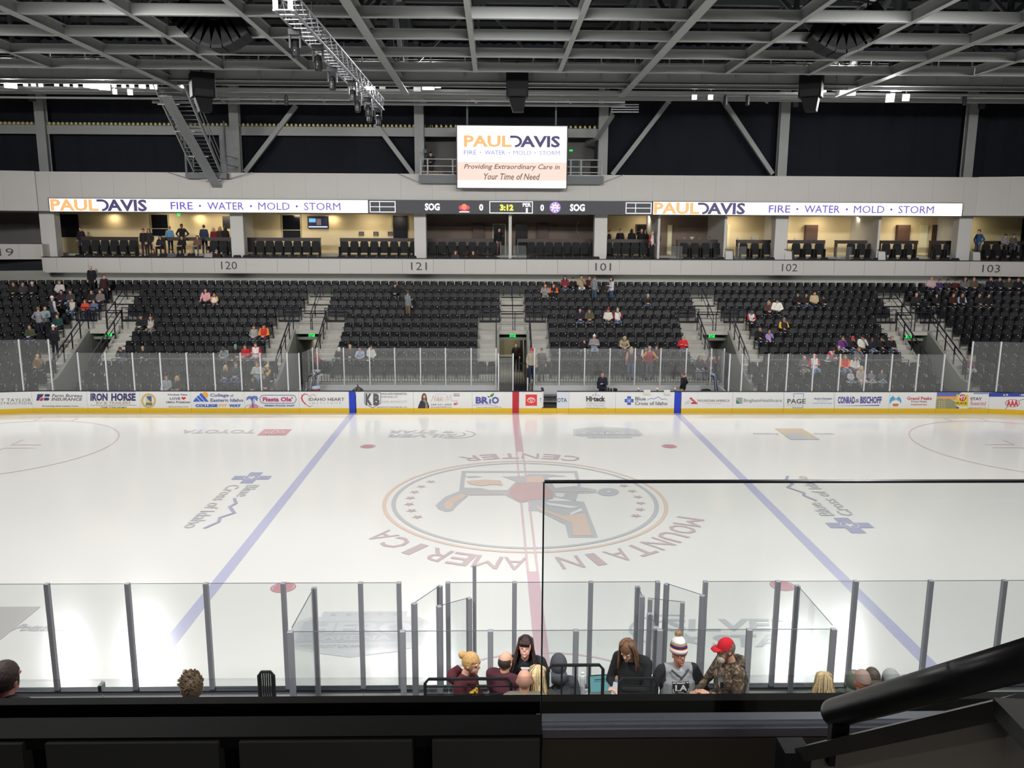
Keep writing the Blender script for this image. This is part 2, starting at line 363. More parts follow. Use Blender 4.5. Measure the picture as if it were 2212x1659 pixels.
marking('painted_lettering', lambda p: (p.text('Idaho', -1.7, -.75, -.12, .15, IGR, bold=.02, shear=.4), p.text('Potatoes', .75, 1.9, -.12, .15, IGR, bold=.02, shear=.4)), ox=12.05, oy=8.8, ang=PI)
def bluecross(p):
    p.poly([(-.65, -.22), (.65, -.22), (.65, .22), (-.65, .22)], IBL); p.poly([(-.22, .22), (.22, .22), (.22, .65), (-.22, .65)], IBL); p.poly([(-.22, -.65), (.22, -.65), (.22, -.22), (-.22, -.22)], IBL)
def bluetext(p):
    p.disc(0, 0, .27, .27, IWH, n=20, hole=.9); p.star(0, 0, .2, IWH)
    p.text('Blue', .85, 2.1, .08, .52, IGR, bold=.01); p.text('Cross of Idaho', .85, 5.0, -.55, -.1, IGR, bold=.01)
    p.line([(2.3, .12), (2.8, .32), (3.1, .22), (3.7, .55), (4.1, .25), (4.5, .33), (5.0, .1)], .1, IBL)
for ox, oy, ang in ((-9.5, 2.4, -PI/2), (9.55, -2.5, PI/2)):
    marking('painted_emblem', bluecross, ox=ox, oy=oy, ang=ang); marking('painted_lettering', bluetext, ox=ox, oy=oy, ang=ang, z=.008)

# ================================================================ DASHER BOARDS
BH = 1.07
def board_section(x0, x1, label, side=1, col=None, kick=True, n=None, z0=.235, cap=True):
    """one lift-out section of the boards between x0 and x1 on the far (side=1) or near (side=-1) side"""
    t = empty('dasher_board', ((x0+x1)/2, side*board_y((x0+x1)/2), 0)); off = t.location.copy()
    n = n or (1 if max(abs(x0), abs(x1)) <= CXR else 6)
    xs = [x0+(x1-x0)*i/n for i in range(n+1)]; g = .004
    def strip(z_0, z_1, y0, y1, m, name):
        mb = MB()
        for i in range(n):
            a, b = xs[i]+(g if i == 0 else 0), xs[i+1]-(g if i == n-1 else 0)
            q = [(a, side*(board_y(a)+y0)), (b, side*(board_y(b)+y0)), (b, side*(board_y(b)+y1)), (a, side*(board_y(a)+y1))]
            mb.add([Vector((x, y, z))-off for z in (z_0, z_1) for x, y in q], [(0, 3, 2, 1), (4, 5, 6, 7), (0, 1, 5, 4), (1, 2, 6, 5), (2, 3, 7, 6), (3, 0, 4, 7)])
        return mb.build(name, m, t)
    strip(z0 if kick else 0, BH-.03, 0, .09, col or WHITE, 'panel')
    if kick: strip(0, z0, -.012, .09, YEL, 'kick_plate')
    if cap: strip(BH-.03, BH, -.01, .13, DARKCAP, 'cap_rail')
    tag(t, label, 'rink board', 'dasher boards around the ice'); return t
def pxX(px, Y=BY): return atY(px, 860, Y).x
def onboard(ox, s, parent):
    off = parent.location
    def f(u, v):
        p = atY(ox+u/s, 835+v/s, BY)
        if abs(p.x) > CXR:
            for _ in range(3): p = atY(ox+u/s, 835+v/s, board_y(p.x))
        return (p.x-off.x, board_y(p.x)-.006-off.y, p.z-off.z)
    return f
def C(r, g, b): return mat('print_%d_%d_%d' % (r, g, b), (r, g, b), .45)
GRY = C(92, 88, 96); NAVY = C(62, 58, 108); BLU = C(62, 92, 180); REDP = C(200, 55, 70); TAN = C(178, 155, 120); GOLD = C(225, 170, 80); LBL = C(125, 175, 210)
BLUE_STRIPE = C(32, 60, 190); RED_STRIPE = C(188, 40, 55)
secs = [(-60, 70, 'white board section curving away at the far left, lettered in thin grey capitals'), (70, 188, 'board section with a dark slanted square emblem holding a small red leaf'),
 (188, 302, 'board section with tall purple western capitals above a thin rule'), (302, 412, 'board section with a gold ring emblem and a small red heart'),
 (412, 528, 'board section with three blue peaks and an orange sun'), (528, 646, 'board section with blue palm trees beside a blue capsule outline'),
 (646, 754, 'board section with a large open red heart outline'), None,
 (769, 893, 'board section with a dark pentagon shield monogram'), (893, 1020, 'board section with a picture of a long haired woman in a dark jacket'),
 (1020, 1107, 'board section with purple serif capitals and two green leaves'), None, (1121, 1171, 'board section with a red square emblem of white ovals'),
 (1203, 1229, 'narrow pale board section right of the open bench door'), (1229, 1330, 'board section with heavy condensed dark lettering and small grey towers'), (1330, 1457, 'board section with a blue cross emblem and a blue mountain line'), None,
 (1472, 1583, 'board section with a red and grey triangle emblem'), (1583, 1693, 'board section with a small green and grey square emblem'),
 (1693, 1804, 'board section with an open pale blue rectangle outline'), (1804, 1921, 'board section with slanted purple capitals over a dark underline'),
 (1921, 2023, 'board section with a cook on a blue disc and red lettering'), (2023, 2136, 'board section with painted hotel and yellow square sign'), (2136, 2290, 'board section at far right with blue banner and red oval emblem')]
B = {}
for s in secs:
    if s: B[s[0]] = board_section(pxX(s[0]), pxX(s[1]), s[2])
board_section(-7.93, -7.62, 'narrow bright blue striped board at the left blue line', col=BLUE_STRIPE, kick=False); board_section(7.62, 7.93, 'narrow bright blue striped board at the right blue line', col=BLUE_STRIPE, kick=False)
board_section(-.155, .155, 'narrow red striped board at the centre line', col=RED_STRIPE, kick=False)
xa, xb = pxX(1171), pxX(1203)
board_section(xa, xb, 'low board sill under the open players bench door', z0=.23, cap=False)['label']
o = [c for c in COL.objects if c.name.startswith('panel')][-1]; o.scale.z = 1; bpy.data.objects.remove(o)
t = empty('bench_door', (xa, BY+.1, 0)); mb = MB(); mb.box(0, .07, 0, .75, .26, BH-.03); mb.build('panel', WHITE, t, bevel=.006); mb = MB(); mb.box(-.02, .1, 0, .77, BH-.03, BH+.02); mb.build('cap_rail', DARKCAP, t); mb = MB(); mb.box(.07, .11, .3, .5, .6, .66); mb.build('latch', ALU, t)
tag(t, 'white bench door swung open between two board sections', 'door')
# the prints
p = Print(onboard(0, 7.373, B[-60]), B[-60]); p.text('CLAY TAYLOR', -180, 495, 240, 190, GRY, spacing=1.1); p.text('CONSTRUCTION', -200, 505, 285, 250, GRY, spacing=1.2); p.done()
p = Print(onboard(0, 7.373, B[70]), B[70])
p.poly([(598, 120), (700, 120), (672, 165), (640, 180), (622, 225), (577, 225)], NAVY); p.poly([(718, 120), (785, 120), (797, 140), (785, 162), (708, 162)], NAVY); p.poly([(705, 178), (775, 178), (788, 200), (770, 222), (697, 222)], NAVY)
p.poly([(640, 195), (665, 178), (695, 178), (690, 210), (675, 227), (630, 227)], REDP)
p.text('Farm Bureau', 828, 1312, 168, 120, GRY, bold=.015, shear=.2); p.text('INSURANCE', 820, 1312, 226, 178, GRY, bold=.02, shear=.2); p.text('Protecting what matters most.', 675, 1250, 330, 297, GRY, bold=.01); p.done()
p = Print(onboard(0, 7.373, B[188]), B[188]); p.text('IRON', 1440, 1715, 230, 105, NAVY, bold=.05); p.text('HORSE', 1772, 2160, 230, 105, NAVY, bold=.05); p.rect(1430, 2160, 90, 76, C(150, 150, 190))
p.text('RV & TRAILERS', 1535, 2080, 282, 238, TAN, bold=.01); p.rect(1440, 2175, 300, 296, GRY); p.text('208.228.0040', 1602, 2015, 355, 318, GRY, bold=.01); p.done()
p = Print(onboard(290, 7.373, B[302]), B[302]); p.disc(228, 225, 118, 118, C(205, 180, 110), n=28, hole=.72); p.rect(185, 285, 300, 152, C(220, 205, 100)); p.rect(185, 285, 300, 255, C(120, 120, 125)); p.poly([(195, 152), (275, 152), (275, 250), (240, 225), (215, 200)], BLU)
p.text('Hockey Fans', 538, 845, 150, 115, NAVY, bold=.02); p.text('LOVE', 568, 735, 212, 172, NAVY, bold=.02); p.text('Idaho Potatoes', 512, 888, 264, 230, NAVY, bold=.02); p.text('idahopotato.com', 545, 862, 338, 308, TAN, bold=.02)
p.disc(770, 182, 18, 17, C(220, 40, 50), n=14); p.disc(804, 182, 18, 17, C(220, 40, 50), n=14); p.poly([(753, 188), (821, 188), (787, 215)], C(220, 40, 50)); p.done()
p = Print(onboard(290, 7.373, B[412]), B[412]); p.disc(1128, 138, 52, 50, C(240, 170, 70))
p.done('lettering')
p = Print((lambda f: lambda u, v: (lambda q: (q[0], q[1]-.004, q[2]))(f(u, v)))(onboard(290, 7.373, B[412])), B[412])
BL2 = C(50, 95, 200)
p.poly([(985, 172), (1052, 240), (935, 240)], BL2); p.poly([(1025, 138), (1120, 240), (1065, 240), (995, 165)], BL2); p.poly([(1067, 100), (1188, 240), (1132, 240), (1035, 130)], BL2)
p.text('College', 1210, 1505, 178, 112, C(72, 88, 150), bold=.02); p.text('of', 1530, 1580, 162, 125, C(72, 88, 150), bold=.02); p.text('Eastern Idaho', 1215, 1738, 243, 190, C(72, 88, 150), bold=.02)
p.text('COLLEGE', 975, 1328, 328, 280, BL2, bold=.06); p.text('MY', 1358, 1480, 328, 280, C(240, 170, 70), bold=.06); p.text('WAY', 1510, 1702, 328, 280, BL2, bold=.06); p.done()
p = Print(onboard(290, 7.373, B[528]), B[528])
p.disc(1905, 343, 75, 70, C(210, 140, 170), n=14, a0=PI, a1=2*PI)
for cx, cy_ in ((1840, 190), (1915, 185)):
    for k in range(7):
        a = math.radians(-200+k*40); p.poly([(cx, cy_), (cx+52*math.cos(a-.25), cy_+42*math.sin(a-.25)), (cx+66*math.cos(a), cy_+52*math.sin(a)+14), (cx+45*math.cos(a+.3), cy_+38*math.sin(a+.3))], BLU)
p.poly([(1870, 200), (1885, 200), (1895, 335), (1878, 335)], BLU); p.poly([(1905, 200), (1915, 200), (1903, 335), (1895, 335)], BLU)
p.line([(1757, 335), (1800, 300), (1850, 285)], 4, GRY); p.line([(1960, 300), (2010, 330), (2055, 335)], 4, GRY); p.done()
p = Print(onboard(580, 7.373, B[528]), B[528]); cap = [(x, 138) for x in (-80, 385)] + [(385+55*math.sin(k*PI/8), 202-64*math.cos(k*PI/8)) for k in range(1, 8)] + [(385, 266), (-80, 266)] + [(-80-55*math.sin(k*PI/8), 202+64*math.cos(k*PI/8)) for k in range(1, 8)]
p.line(cap, 9, C(72, 92, 165), closed=True); p.text('Fiesta Ole\'', -92, 385, 240, 165, C(185, 75, 120), bold=.05); p.text('FRESH FOOD FAST', -60, 420, 318, 290, C(72, 92, 165), bold=.05); p.done()
p = Print(onboard(580, 7.373, B[646]), B[646])
HC = C(150, 70, 85)
h = [(658, 160), (625, 128), (580, 118), (540, 140), (528, 185), (545, 230), (590, 280), (660, 325)]
for i in range(len(h)-1): p.line(h[i:i+2], (5, 10, 16, 22, 22, 16, 9)[i], REDP)
p.line([(658, 160), (690, 132), (725, 128), (762, 160)], 5, HC); p.line([(660, 325), (708, 290)], 5, HC)
p.text('IDAHO HEART', 640, 1208, 228, 178, GRY, bold=.015); p.text('INSTITUTE', 655, 1150, 275, 250, C(150, 150, 155), spacing=2.); p.done()
p = Print(onboard(580, 7.373, B[769]), B[769]); sh = [(1530, 100), (1785, 100), (1785, 270), (1658, 340), (1530, 270)]
p.line(sh, 9, GRY, closed=True); p.text('K', 1545, 1650, 300, 112, GRY, bold=.06); p.text('B', 1668, 1770, 300, 112, GRY, bold=.06)
DG = C(120, 118, 125)
p.text('HIGHLANDS RESIDENTIAL', 1800, 2208, 132, 100, DG, bold=.02); p.text('MORTGAGE, LTD', 1800, 2055, 185, 150, DG, bold=.02); p.text('KARL BOWCUTT', 1808, 2208, 262, 225, C(175, 175, 178)); p.text('KBOWCUTT.COM-(208) 881-1723', 1728, 2208, 346, 318, DG, bold=.02); p.done()
p = Print(onboard(870, 6.144, B[893]), B[893])
p.poly([(245, 170), (255, 110), (275, 88), (300, 92), (315, 120), (325, 180), (320, 215), (300, 190), (262, 185)], C(95, 60, 50)); p.poly([(198, 290), (210, 250), (235, 190), (262, 175), (330, 205), (350, 260), (350, 292)], C(48, 52, 68)); p.done()
p = Print((lambda f: lambda u, v: (lambda q: (q[0], q[1]-.004, q[2]))(f(u, v)))(onboard(870, 6.144, B[893])), B[893]); p.disc(286, 135, 17, 25, C(215, 165, 140), n=12); p.poly([(262, 180), (300, 165), (318, 210), (335, 290), (300, 290), (300, 220)], C(150, 135, 115))
PKP = C(200, 160, 165)
p.line([(375, 205), (408, 120), (425, 190), (440, 115)], 4, PKP); p.text('ikki', 440, 545, 195, 130, PKP, shear=.4); p.line([(560, 200), (590, 115), (598, 185), (640, 112), (645, 185), (690, 195), (715, 185), (722, 215)], 4, PKP)
p.text('208 521 6069', 375, 648, 250, 228, GRY, bold=.01, spacing=1.2); p.text('HomesByNikkiM.com', 375, 648, 283, 265, GRY, bold=.01); p.disc(692, 232, 14, 14, REDP, n=12); p.disc(718, 228, 14, 14, REDP, n=12, hole=.5); p.text('HOMES BY', 440, 570, 108, 98, PKP, spacing=1.4); p.rect(672, 755, 100, 94, REDP); p.rect(675, 755, 128, 112, C(150, 155, 190)); p.done()
p = Print(onboard(870, 6.144, B[1020]), B[1020]); BRI = C(85, 88, 165); GRN = C(60, 140, 80)
p.text('BR', 968, 1140, 228, 136, BRI, bold=.05); p.text('O', 1180, 1278, 230, 134, BRI, bold=.05); p.rect(1148, 1170, 228, 165, BRI); p.poly([(1155, 135), (1168, 105), (1215, 84), (1205, 120), (1180, 138)], GRN); p.poly([(1120, 122), (1148, 128), (1160, 148), (1135, 146)], GRN)
p.line([(935, 250), (1020, 244), (1120, 240), (1220, 252), (1310, 280)], 4, GRY); p.text('Home Health and Hospice', 975, 1265, 286, 270, C(110, 115, 170), bold=.01); p.done()
p = Print(onboard(870, 6.144, B[1121]), B[1121]); p.rect(1630, 1782, 255, 105, C(222, 62, 62)); p.text('T', 1820, 1838, 208, 155, GRY, bold=.02); p.done()
p = Print((lambda f: lambda u, v: (lambda q: (q[0], q[1]-.004, q[2]))(f(u, v)))(onboard(870, 6.144, B[1121])), B[1121]); p.disc(1705, 180, 52, 36, C(240, 235, 235), hole=.86); p.disc(1705, 178, 17, 32, C(240, 235, 235), hole=.72, n=16); p.disc(1705, 165, 36, 16, C(240, 235, 235), hole=.8, n=16); p.done()
p = Print(onboard(870, 6.144, B[1203]), B[1203]); p.rect(2050, 2200, 293, 75, C(212, 218, 228)); p.done()
p = Print((lambda f: lambda u, v: (lambda q: (q[0], q[1]-.004, q[2]))(f(u, v)))(onboard(870, 6.144, B[1203])), B[1203]); p.text('OTA', 2048, 2180, 208, 152, GRY, bold=.02); p.done()
p = Print(onboard(1220, 6.144, B[1229]), B[1229]); HT = C(75, 68, 74); p.text('Hi·teck', 284, 540, 200, 128, HT, bold=.05); p.text('COMMERCIAL CLEANING', 288, 538, 228, 215, C(150, 130, 120), bold=.02); p.text('Quality, Friendly, Reliable', 288, 530, 264, 242, C(120, 165, 205), shear=.4); p.text('hiteckcleaning.com', 275, 550, 294, 278, HT, bold=.01)
for x, y in ((362, 102), (400, 85), (438, 110)): p.rect(x, x+26, 128, y, C(185, 188, 198))
p.done()
def bcross(p):
    BC = C(58, 88, 180); p.rect(795, 912, 210, 165, BC); p.rect(828, 878, 165, 130, BC); p.rect(828, 878, 243, 210, BC)
    p.text('Blue', 936, 1075, 186, 137, GRY, bold=.015); p.text('Cross of Idaho', 932, 1362, 247, 198, GRY, bold=.015); p.line([(1095, 178), (1150, 155), (1180, 168), (1240, 138), (1290, 172), (1330, 162), (1362, 178)], 6, BC)
p = Print(onboard(1220, 6.144, B[1330]), B[1330]); bcross(p); p.done(); p = Print((lambda f: lambda u, v: (lambda q: (q[0], q[1]-.004, q[2]))(f(u, v)))(onboard(1220, 6.144, B[1330])), B[1330]); p.disc(853, 187, 28, 28, C(215, 225, 240), hole=.85, n=16); p.star(853, 187, 20, C(215, 225, 240)); p.done()
p = Print(onboard(1220, 6.144, B[1472]), B[1472]); p.poly([(1675, 140), (1770, 232), (1670, 232), (1690, 205), (1720, 200), (1660, 180), (1700, 178), (1650, 165)], REDP); p.poly([(1640, 175), (1665, 205), (1650, 232), (1582, 232)], C(205, 205, 205))
p.text('MOUNTAIN AMERICA', 1765, 2188, 204, 172, C(110, 82, 90), bold=.02); p.text('CREDIT UNION', 1875, 2075, 232, 220, C(160, 150, 150), spacing=1.3); p.rect(1760, 1762, 295, 75, C(200, 200, 200)); p.done()
p = Print(onboard(1570, 6.506, B[1583]), B[1583]); p.rect(133, 220, 240, 155, C(160, 165, 165)); p.poly([(130, 185), (165, 210), (190, 241), (130, 241)], C(65, 130, 120)); p.text('BinghamHealthcare', 238, 775, 232, 172, C(135, 142, 150), bold=.01); p.done()
p = Print(onboard(1570, 6.506, B[1693]), B[1693]); LB = C(120, 165, 205); p.line([(940, 155), (940, 100), (1078, 100), (1075, 155)], 10, LB); p.line([(1070, 255), (1065, 298), (928, 298), (928, 285)], 10, LB); p.text('PAGE', 850, 1108, 240, 172, C(85, 85, 88), bold=.02); p.text('INSURANCE', 850, 1038, 272, 250, C(190, 190, 195)); p.rect(800, 805, 318, 85, LB)
p.text('Auto-Owners', 1218, 1480, 184, 155, C(80, 100, 155), bold=.03, shear=.3); p.text('INSURANCE', 1268, 1425, 208, 196, DG, spacing=1.3); p.text('simple human sense', 1212, 1478, 245, 224, C(110, 160, 210), bold=.02); p.done()
p = Print(onboard(1570, 6.506, B[1804]), B[1804]); CB = C(75, 68, 150); p.text('CONRAD', 1560, 1800, 240, 140, CB, bold=.04, shear=.1); p.text('&', 1800, 1862, 225, 172, GRY, shear=.2); p.text('BISCHOFF', 1872, 2178, 238, 140, CB, bold=.04, shear=.1); p.poly([(1555, 270), (2145, 258), (2140, 270)], CB); p.rect(1505, 1509, 318, 85, LB); p.done()
p = Print(onboard(1900, 7.09, B[1921]), B[1921]); p.disc(243, 220, 90, 82, C(75, 165, 215), n=24); p.done()
p = Print((lambda f: lambda u, v: (lambda q: (q[0], q[1]-.004, q[2]))(f(u, v)))(onboard(1900, 7.09, B[1921])), B[1921]); WC = C(235, 232, 228); p.poly([(150, 300), (185, 225), (230, 208), (265, 208), (305, 225), (330, 300), (300, 310), (190, 310)], WC); p.disc(250, 148, 35, 26, WC, n=12); p.rect(228, 272, 170, 155, WC); p.disc(248, 188, 17, 22, C(220, 180, 155), n=10); p.poly([(195, 262), (290, 262), (285, 302), (205, 302)], C(205, 120, 80))
p.text('Grand Peaks', 420, 798, 205, 155, REDP, bold=.02); p.text('Prime Meats', 484, 722, 243, 215, C(90, 85, 95), bold=.01); p.text('Proudly Served Here', 475, 722, 290, 265, C(220, 80, 90), bold=.04); p.done()
p = Print(onboard(1900, 7.09, B[2023]), B[2023]); p.poly([(880, 85), (1260, 85), (1180, 150), (876, 150)], C(98, 112, 178)); p.poly([(876, 150), (1180, 150), (1165, 215), (872, 190)], C(228, 165, 100)); p.poly([(872, 190), (900, 178), (1000, 195), (1060, 182), (1165, 235), (1165, 350), (860, 350)], C(150, 150, 120)); p.poly([(1170, 350), (1165, 300), (1218, 318), (1205, 350)], C(70, 100, 175))
p.text('STAY', 1390, 1568, 212, 165, GRY, bold=.03); p.text('Rewarded', 1390, 1632, 290, 225, C(200, 70, 85), shear=.3); p.text('myplacehotels.com', 1345, 1632, 338, 320, GRY, bold=.02); p.rect(1440, 1662, 115, 95, C(120, 150, 205)); p.done()
p = Print((lambda f: lambda u, v: (lambda q: (q[0], q[1]-.004, q[2]))(f(u, v)))(onboard(1900, 7.09, B[2023])), B[2023])
for i in range(3):
    for j in range(4): p.rect(905+i*38, 925+i*38, 222+j*32+16, 222+j*32, C(205, 190, 130))
p.poly([(1175, 120), (1360, 130), (1352, 300), (1162, 295)], C(225, 200, 60)); p.done()
p = Print((lambda f: lambda u, v: (lambda q: (q[0], q[1]-.008, q[2]))(f(u, v)))(onboard(1900, 7.09, B[2023])), B[2023]); p.disc(1268, 172, 56, 54, C(200, 60, 65), n=20); p.text('PLACE', 1175, 1335, 272, 238, C(90, 85, 40), bold=.03); p.done()
p = Print((lambda f: lambda u, v: (lambda q: (q[0], q[1]-.012, q[2]))(f(u, v)))(onboard(1900, 7.09, B[2023])), B[2023]); p.text('MY', 1205, 1322, 205, 135, WC, bold=.05, shear=.2); p.done()
p = Print(onboard(1900, 7.09, B[2136]), B[2136]); p.rect(1672, 2700, 155, 95, C(52, 68, 165), n=4); p.disc(2035, 255, 112, 62, C(200, 60, 75), n=28, hole=.9); p.text('AAA', 1945, 2125, 305, 205, C(200, 60, 75), bold=.05); p.line([(1960, 310), (1930, 335), (1925, 355), (1950, 358)], 8, C(90, 100, 170)); p.line([(2140, 215), (2200, 195), (2300, 200)], 8, C(90, 100, 170)); p.done()
p = Print((lambda f: lambda u, v: (lambda q: (q[0], q[1]-.004, q[2]))(f(u, v)))(onboard(1900, 7.09, B[2136])), B[2136]); p.text('VISIT AAA IN IDAHO FALLS', 1705, 2290, 143, 112, WC, bold=.03); p.done()
# near boards
NS = [-26, -15, -11, -8.14, -5.61, -3.13, -1.72, -.64, .6, 1.69, 2.47, 4.94, 7.4, 11, 15, 26]
for i in range(len(NS)-1): board_section(NS[i], NS[i+1], 'near board section seen from behind, %s from the left' % nth(i), side=-1)
# low white back skirt of the near boards

# ================================================================ SEATING BOWL
ROWS = 12; RT_ = .84; RR = .406
def yb(k): return 23.8-RT_*k            # y of the seat backs in row k, top row = 0
def zt(k): return 4.78-RR*k             # tread height
def yf(k): return yb(k)-.74
VOM = [-22.4, -11.2, 0, 11.2, 22.4]; XEND = 24.4; VW = .88
bowl = struct(empty('grandstand', (0, 12, 0)), 'stepped concrete seating bowl on the far side'); bowl.location = (0, 0, 0)
def step(mb, x0, x1, y0, y1, z, th=.45): mb.box(x0, x1, y0, y1, z-th, z)
for k in range(ROWS):
    segs = []
    if k < 4: segs = [(-XEND, XEND)]
    else:
        e = [-XEND]
        for c in VOM: e += [c-VW, c+VW]
        e += [XEND]; segs = [(e[i], e[i+1]) for i in range(0, len(e), 2)]
    for a, b in segs:
        if b-a < .3: continue
        if k >= 10:   # no low rows behind the players benches
            if -10.6 < (a+b)/2 < 10.6: continue
        mb = MB(); y1 = yf(k)+RT_ if k else 25.4
        step(mb, a, b, yf(k), y1+.02, zt(k)); mb.build('tread', CONC, bowl)
for sx in (-1, 1):   # corner fans
    for k in range(ROWS):
        mb = MB(); R0 = yf(k)-4.4; R1 = R0+RT_+.02 if k else R0+2.2
        for i in range(8):
            t0, t1 = math.radians(6*i), math.radians(6*(i+1)); cx = sx*XEND
            q = [(cx+sx*R*math.sin(t), 4.4+R*math.cos(t)) for R, t in ((R0, t0), (R0, t1), (R1, t1), (R1, t0))]
            if sx < 0: q = q[::-1]
            mb.add([(x, y, z) for z in (zt(k)-.45, zt(k)) for x, y in q], [(3, 2, 1, 0), (4, 5, 6, 7), (0, 1, 5, 4), (1, 2, 6, 5), (2, 3, 7, 6), (3, 0, 4, 7)])
        mb.build('tread', CONC, bowl)
# platform behind the player benches
mb = MB(); mb.box(-10.4, -.95, 14.95, 16.0, .6, 1.1); mb.box(.95, 10.4, 14.95, 16.0, .6, 1.1); mb.build('bench_platform', CONC, bowl)
mb = MB(); mb.box(-10.4, -.95, 15.2, 15.25, 0, .6); mb.box(.95, 10.4, 15.2, 15.25, 0, .6); mb.build('platform_riser', BLK, bowl)
STN = mat('aisle_step_concrete', (178, 176, 168), .85, var=.14, vscale=2.5, bump=.1)
for c in VOM:
    for k in range(1, 4): # upper aisle half steps
        mb = MB(); mb.box(c-.64, c+.64, yf(k-1)-.42, yf(k-1)+.01, zt(k)-.02, zt(k)+RR/2); mb.build('aisle_step', STN, bowl)
        mb = MB(); mb.box(c-.64, c+.64, yf(k-1), yf(k-1)+.06, zt(k-1)-.06, zt(k-1)+.012); mb.build('step_nosing', STN, bowl)
    mb = MB(); mb.box(c-VW, c+VW, yf(4), yf(3)+.02, zt(4)-.19, zt(4)); mb.build('vomitory_landing', STN, bowl)
    mb = MB(); mb.box(c-.64, c+.64, yf(3)-.42, yf(3)+.01, zt(4)-.02, zt(4)+RR/2); mb.build('aisle_step', STN, bowl)
    for s in (-1, 1):
        a, b = sorted((c+s*VW, c+s*(VW+.92)))
        for k in range(5, 10):
            mb = MB(); mb.box(a, b, yf(k-1)-.42, yf(k-1)+.01, zt(k)-.02, zt(k)+RR/2); mb.build('aisle_step', STN, bowl)
        # side wall of the vomitory, its top following the stair
        mb = MB(); a, b = sorted((c+s*(VW-.13), c+s*(VW+.01)))
        prof = [(yf(4)+.05, zt(4)+.06), (yf(8)-.3, zt(8)-.35), (yf(9)-.3, zt(9)-.1), (yf(9)-.3, .02), (25.4, .02), (25.4, 2.97), (yf(4)+.05, 2.97)]
        mb.prism(prof, lambda y, z: (a, y, z), lambda y, z: (b, y, z)); mb.build('vomitory_wall', CONCD, bowl)
    mb = MB(); mb.box(c-VW, c+VW, 20.1, 32, 2.6, 2.75); mb.build('vomitory_ceiling', CONCD, bowl)
OLIVE = mat('olive_beige_wall', (190, 186, 150), .8, var=.05)
hall = MB(); hall.box(-26, 26, 31, 31.1, 0, 3); h_ = struct(hall.build('wall_concourse', OLIVE), 'pale olive concourse wall behind the tunnels')
for c in VOM:
    l = area_light('tunnel_light', (c, 25.5, 2.5), (c, 26.0, 0), 60, 1.2, 3.0, (1, .93, .75)); area_light('tunnel_light', (c, 29, 2.8), (c, 31, .8), 50, 1.6, 1., (1, .95, .8))
    mb = MB(); mb.box(c-.35, c+.35, 30.9, 31, 0, 2.1); mb.build('door_panel', mat('cream_door', (215, 208, 170), .6), h_)
# wall behind the top row, fascia, upper wall -----------------------------------------
FY = 24.1; X0, X1 = -27.65, 27.68
def wall_path(x):     # fascia line: straight, then bending round the corner
    a = abs(x)-27.66
    return FY if a <= 0 else FY-a*a*.035-.16*a
def ribbon(mb, xa, xb, z0, z1, dy0=0, dy1=.3, n=None):
    n = n or (1 if max(abs(xa), abs(xb)) < 27.7 else 6)
    for i in range(n):
        a = xa+(xb-xa)*i/n; b = xa+(xb-xa)*(i+1)/n
        q = [(a, wall_path(a)+dy0), (b, wall_path(b)+dy0), (b, wall_path(b)+dy1), (a, wall_path(a)+dy1)]
        mb.add([(x, y, z) for z in (z0, z1) for x, y in q], [(0, 3, 2, 1), (4, 5, 6, 7), (0, 1, 5, 4), (1, 2, 6, 5), (2, 3, 7, 6), (3, 0, 4, 7)])
mb = MB(); ribbon(mb, -33, 33, 4.3, 6.12, 1.1, 1.3, 40); struct(mb.build('wall_back', mat('concrete_block_wall', (150, 150, 144), .85, var=.12, vscale=.8)), 'grey concrete wall behind the top row')
fas = struct(empty('trim_1'), 'pale panelled fascia with section numbers below the suites')
fx = [X0] + [-26.9+1.853*i for i in range(30)] + [X1]
for i in range(len(fx)-1):
    if fx[i+1]-fx[i] < .2: continue
    mb = MB(); mb.box(fx[i]+.006, fx[i+1]-.006, FY, FY+.12, 6.11, 6.93); mb.build('panel', FASC, fas)
for i in range(4):
    mb = MB(); ribbon(mb, X1+1.7*i+.006, X1+1.7*(i+1)-.006, 6.11, 6.93, 0, .12, 2); mb.build('panel', FASC, fas)
    mb = MB(); ribbon(mb, X0-1.7*(i+1)+.006, X0-1.7*i-.006, 6.80, 7.7, .9, 1.02, 2); mb.build('panel', FASC, fas)
mb = MB(); mb.box(X0-.1, X1, FY-.02, FY+.22, 6.93, 6.98); ribbon(mb, X1, 34.5, 6.93, 6.98, -.02, .22); ribbon(mb, -34.5, X0, 7.7, 7.75, .88, 1.1); mb.build('cap', BLK, fas)
mb = MB(); mb.box(X0, X1, FY+.02, FY+1.3, 6.05, 6.11); ribbon(mb, X1, 34.5, 6.05, 6.11, .02, 1.3); mb.box(X0-.1, X0, FY, FY+1.2, 6.11, 7.7); mb.build('soffit', FASC, fas)
up = struct(empty('trim_2'), 'pale panelled wall above the ribbon display')
for i in range(len(fx)-1):
    if fx[i+1]-fx[i] < .2: continue
    mb = MB(); mb.box(fx[i]+.003, fx[i+1]-.003, FY, FY+.2, 9.62, 11.86); mb.build('panel', FASC, up)
for s in (-1, 1):
    for i in range(4):
        a, b = sorted((s*(27.68+1.7*i), s*(27.68+1.7*(i+1)))); mb = MB(); ribbon(mb, a+.003, b-.003, 9.62, 11.88, 0, .2, 2); mb.build('panel', FASC, up)
NUMM = mat('section_number_grey', (62, 62, 64), .6)
for t, x in (('120', 495), ('121', 905), ('101', 1303), ('102', 1706)):
    xc = atY(x, 575, FY).x; p = Print(lambda u, v: (u, FY-.008, v), fas); p.text(t, xc-.47, xc+.47, 6.28, 6.74, NUMM); p.done('number')
p = Print(lambda u, v: (u, wall_path(u)-.02, v), fas); xc = 28.85; p.text('103', xc-.47, xc+.47, 6.28, 6.74, NUMM); p.done('number')
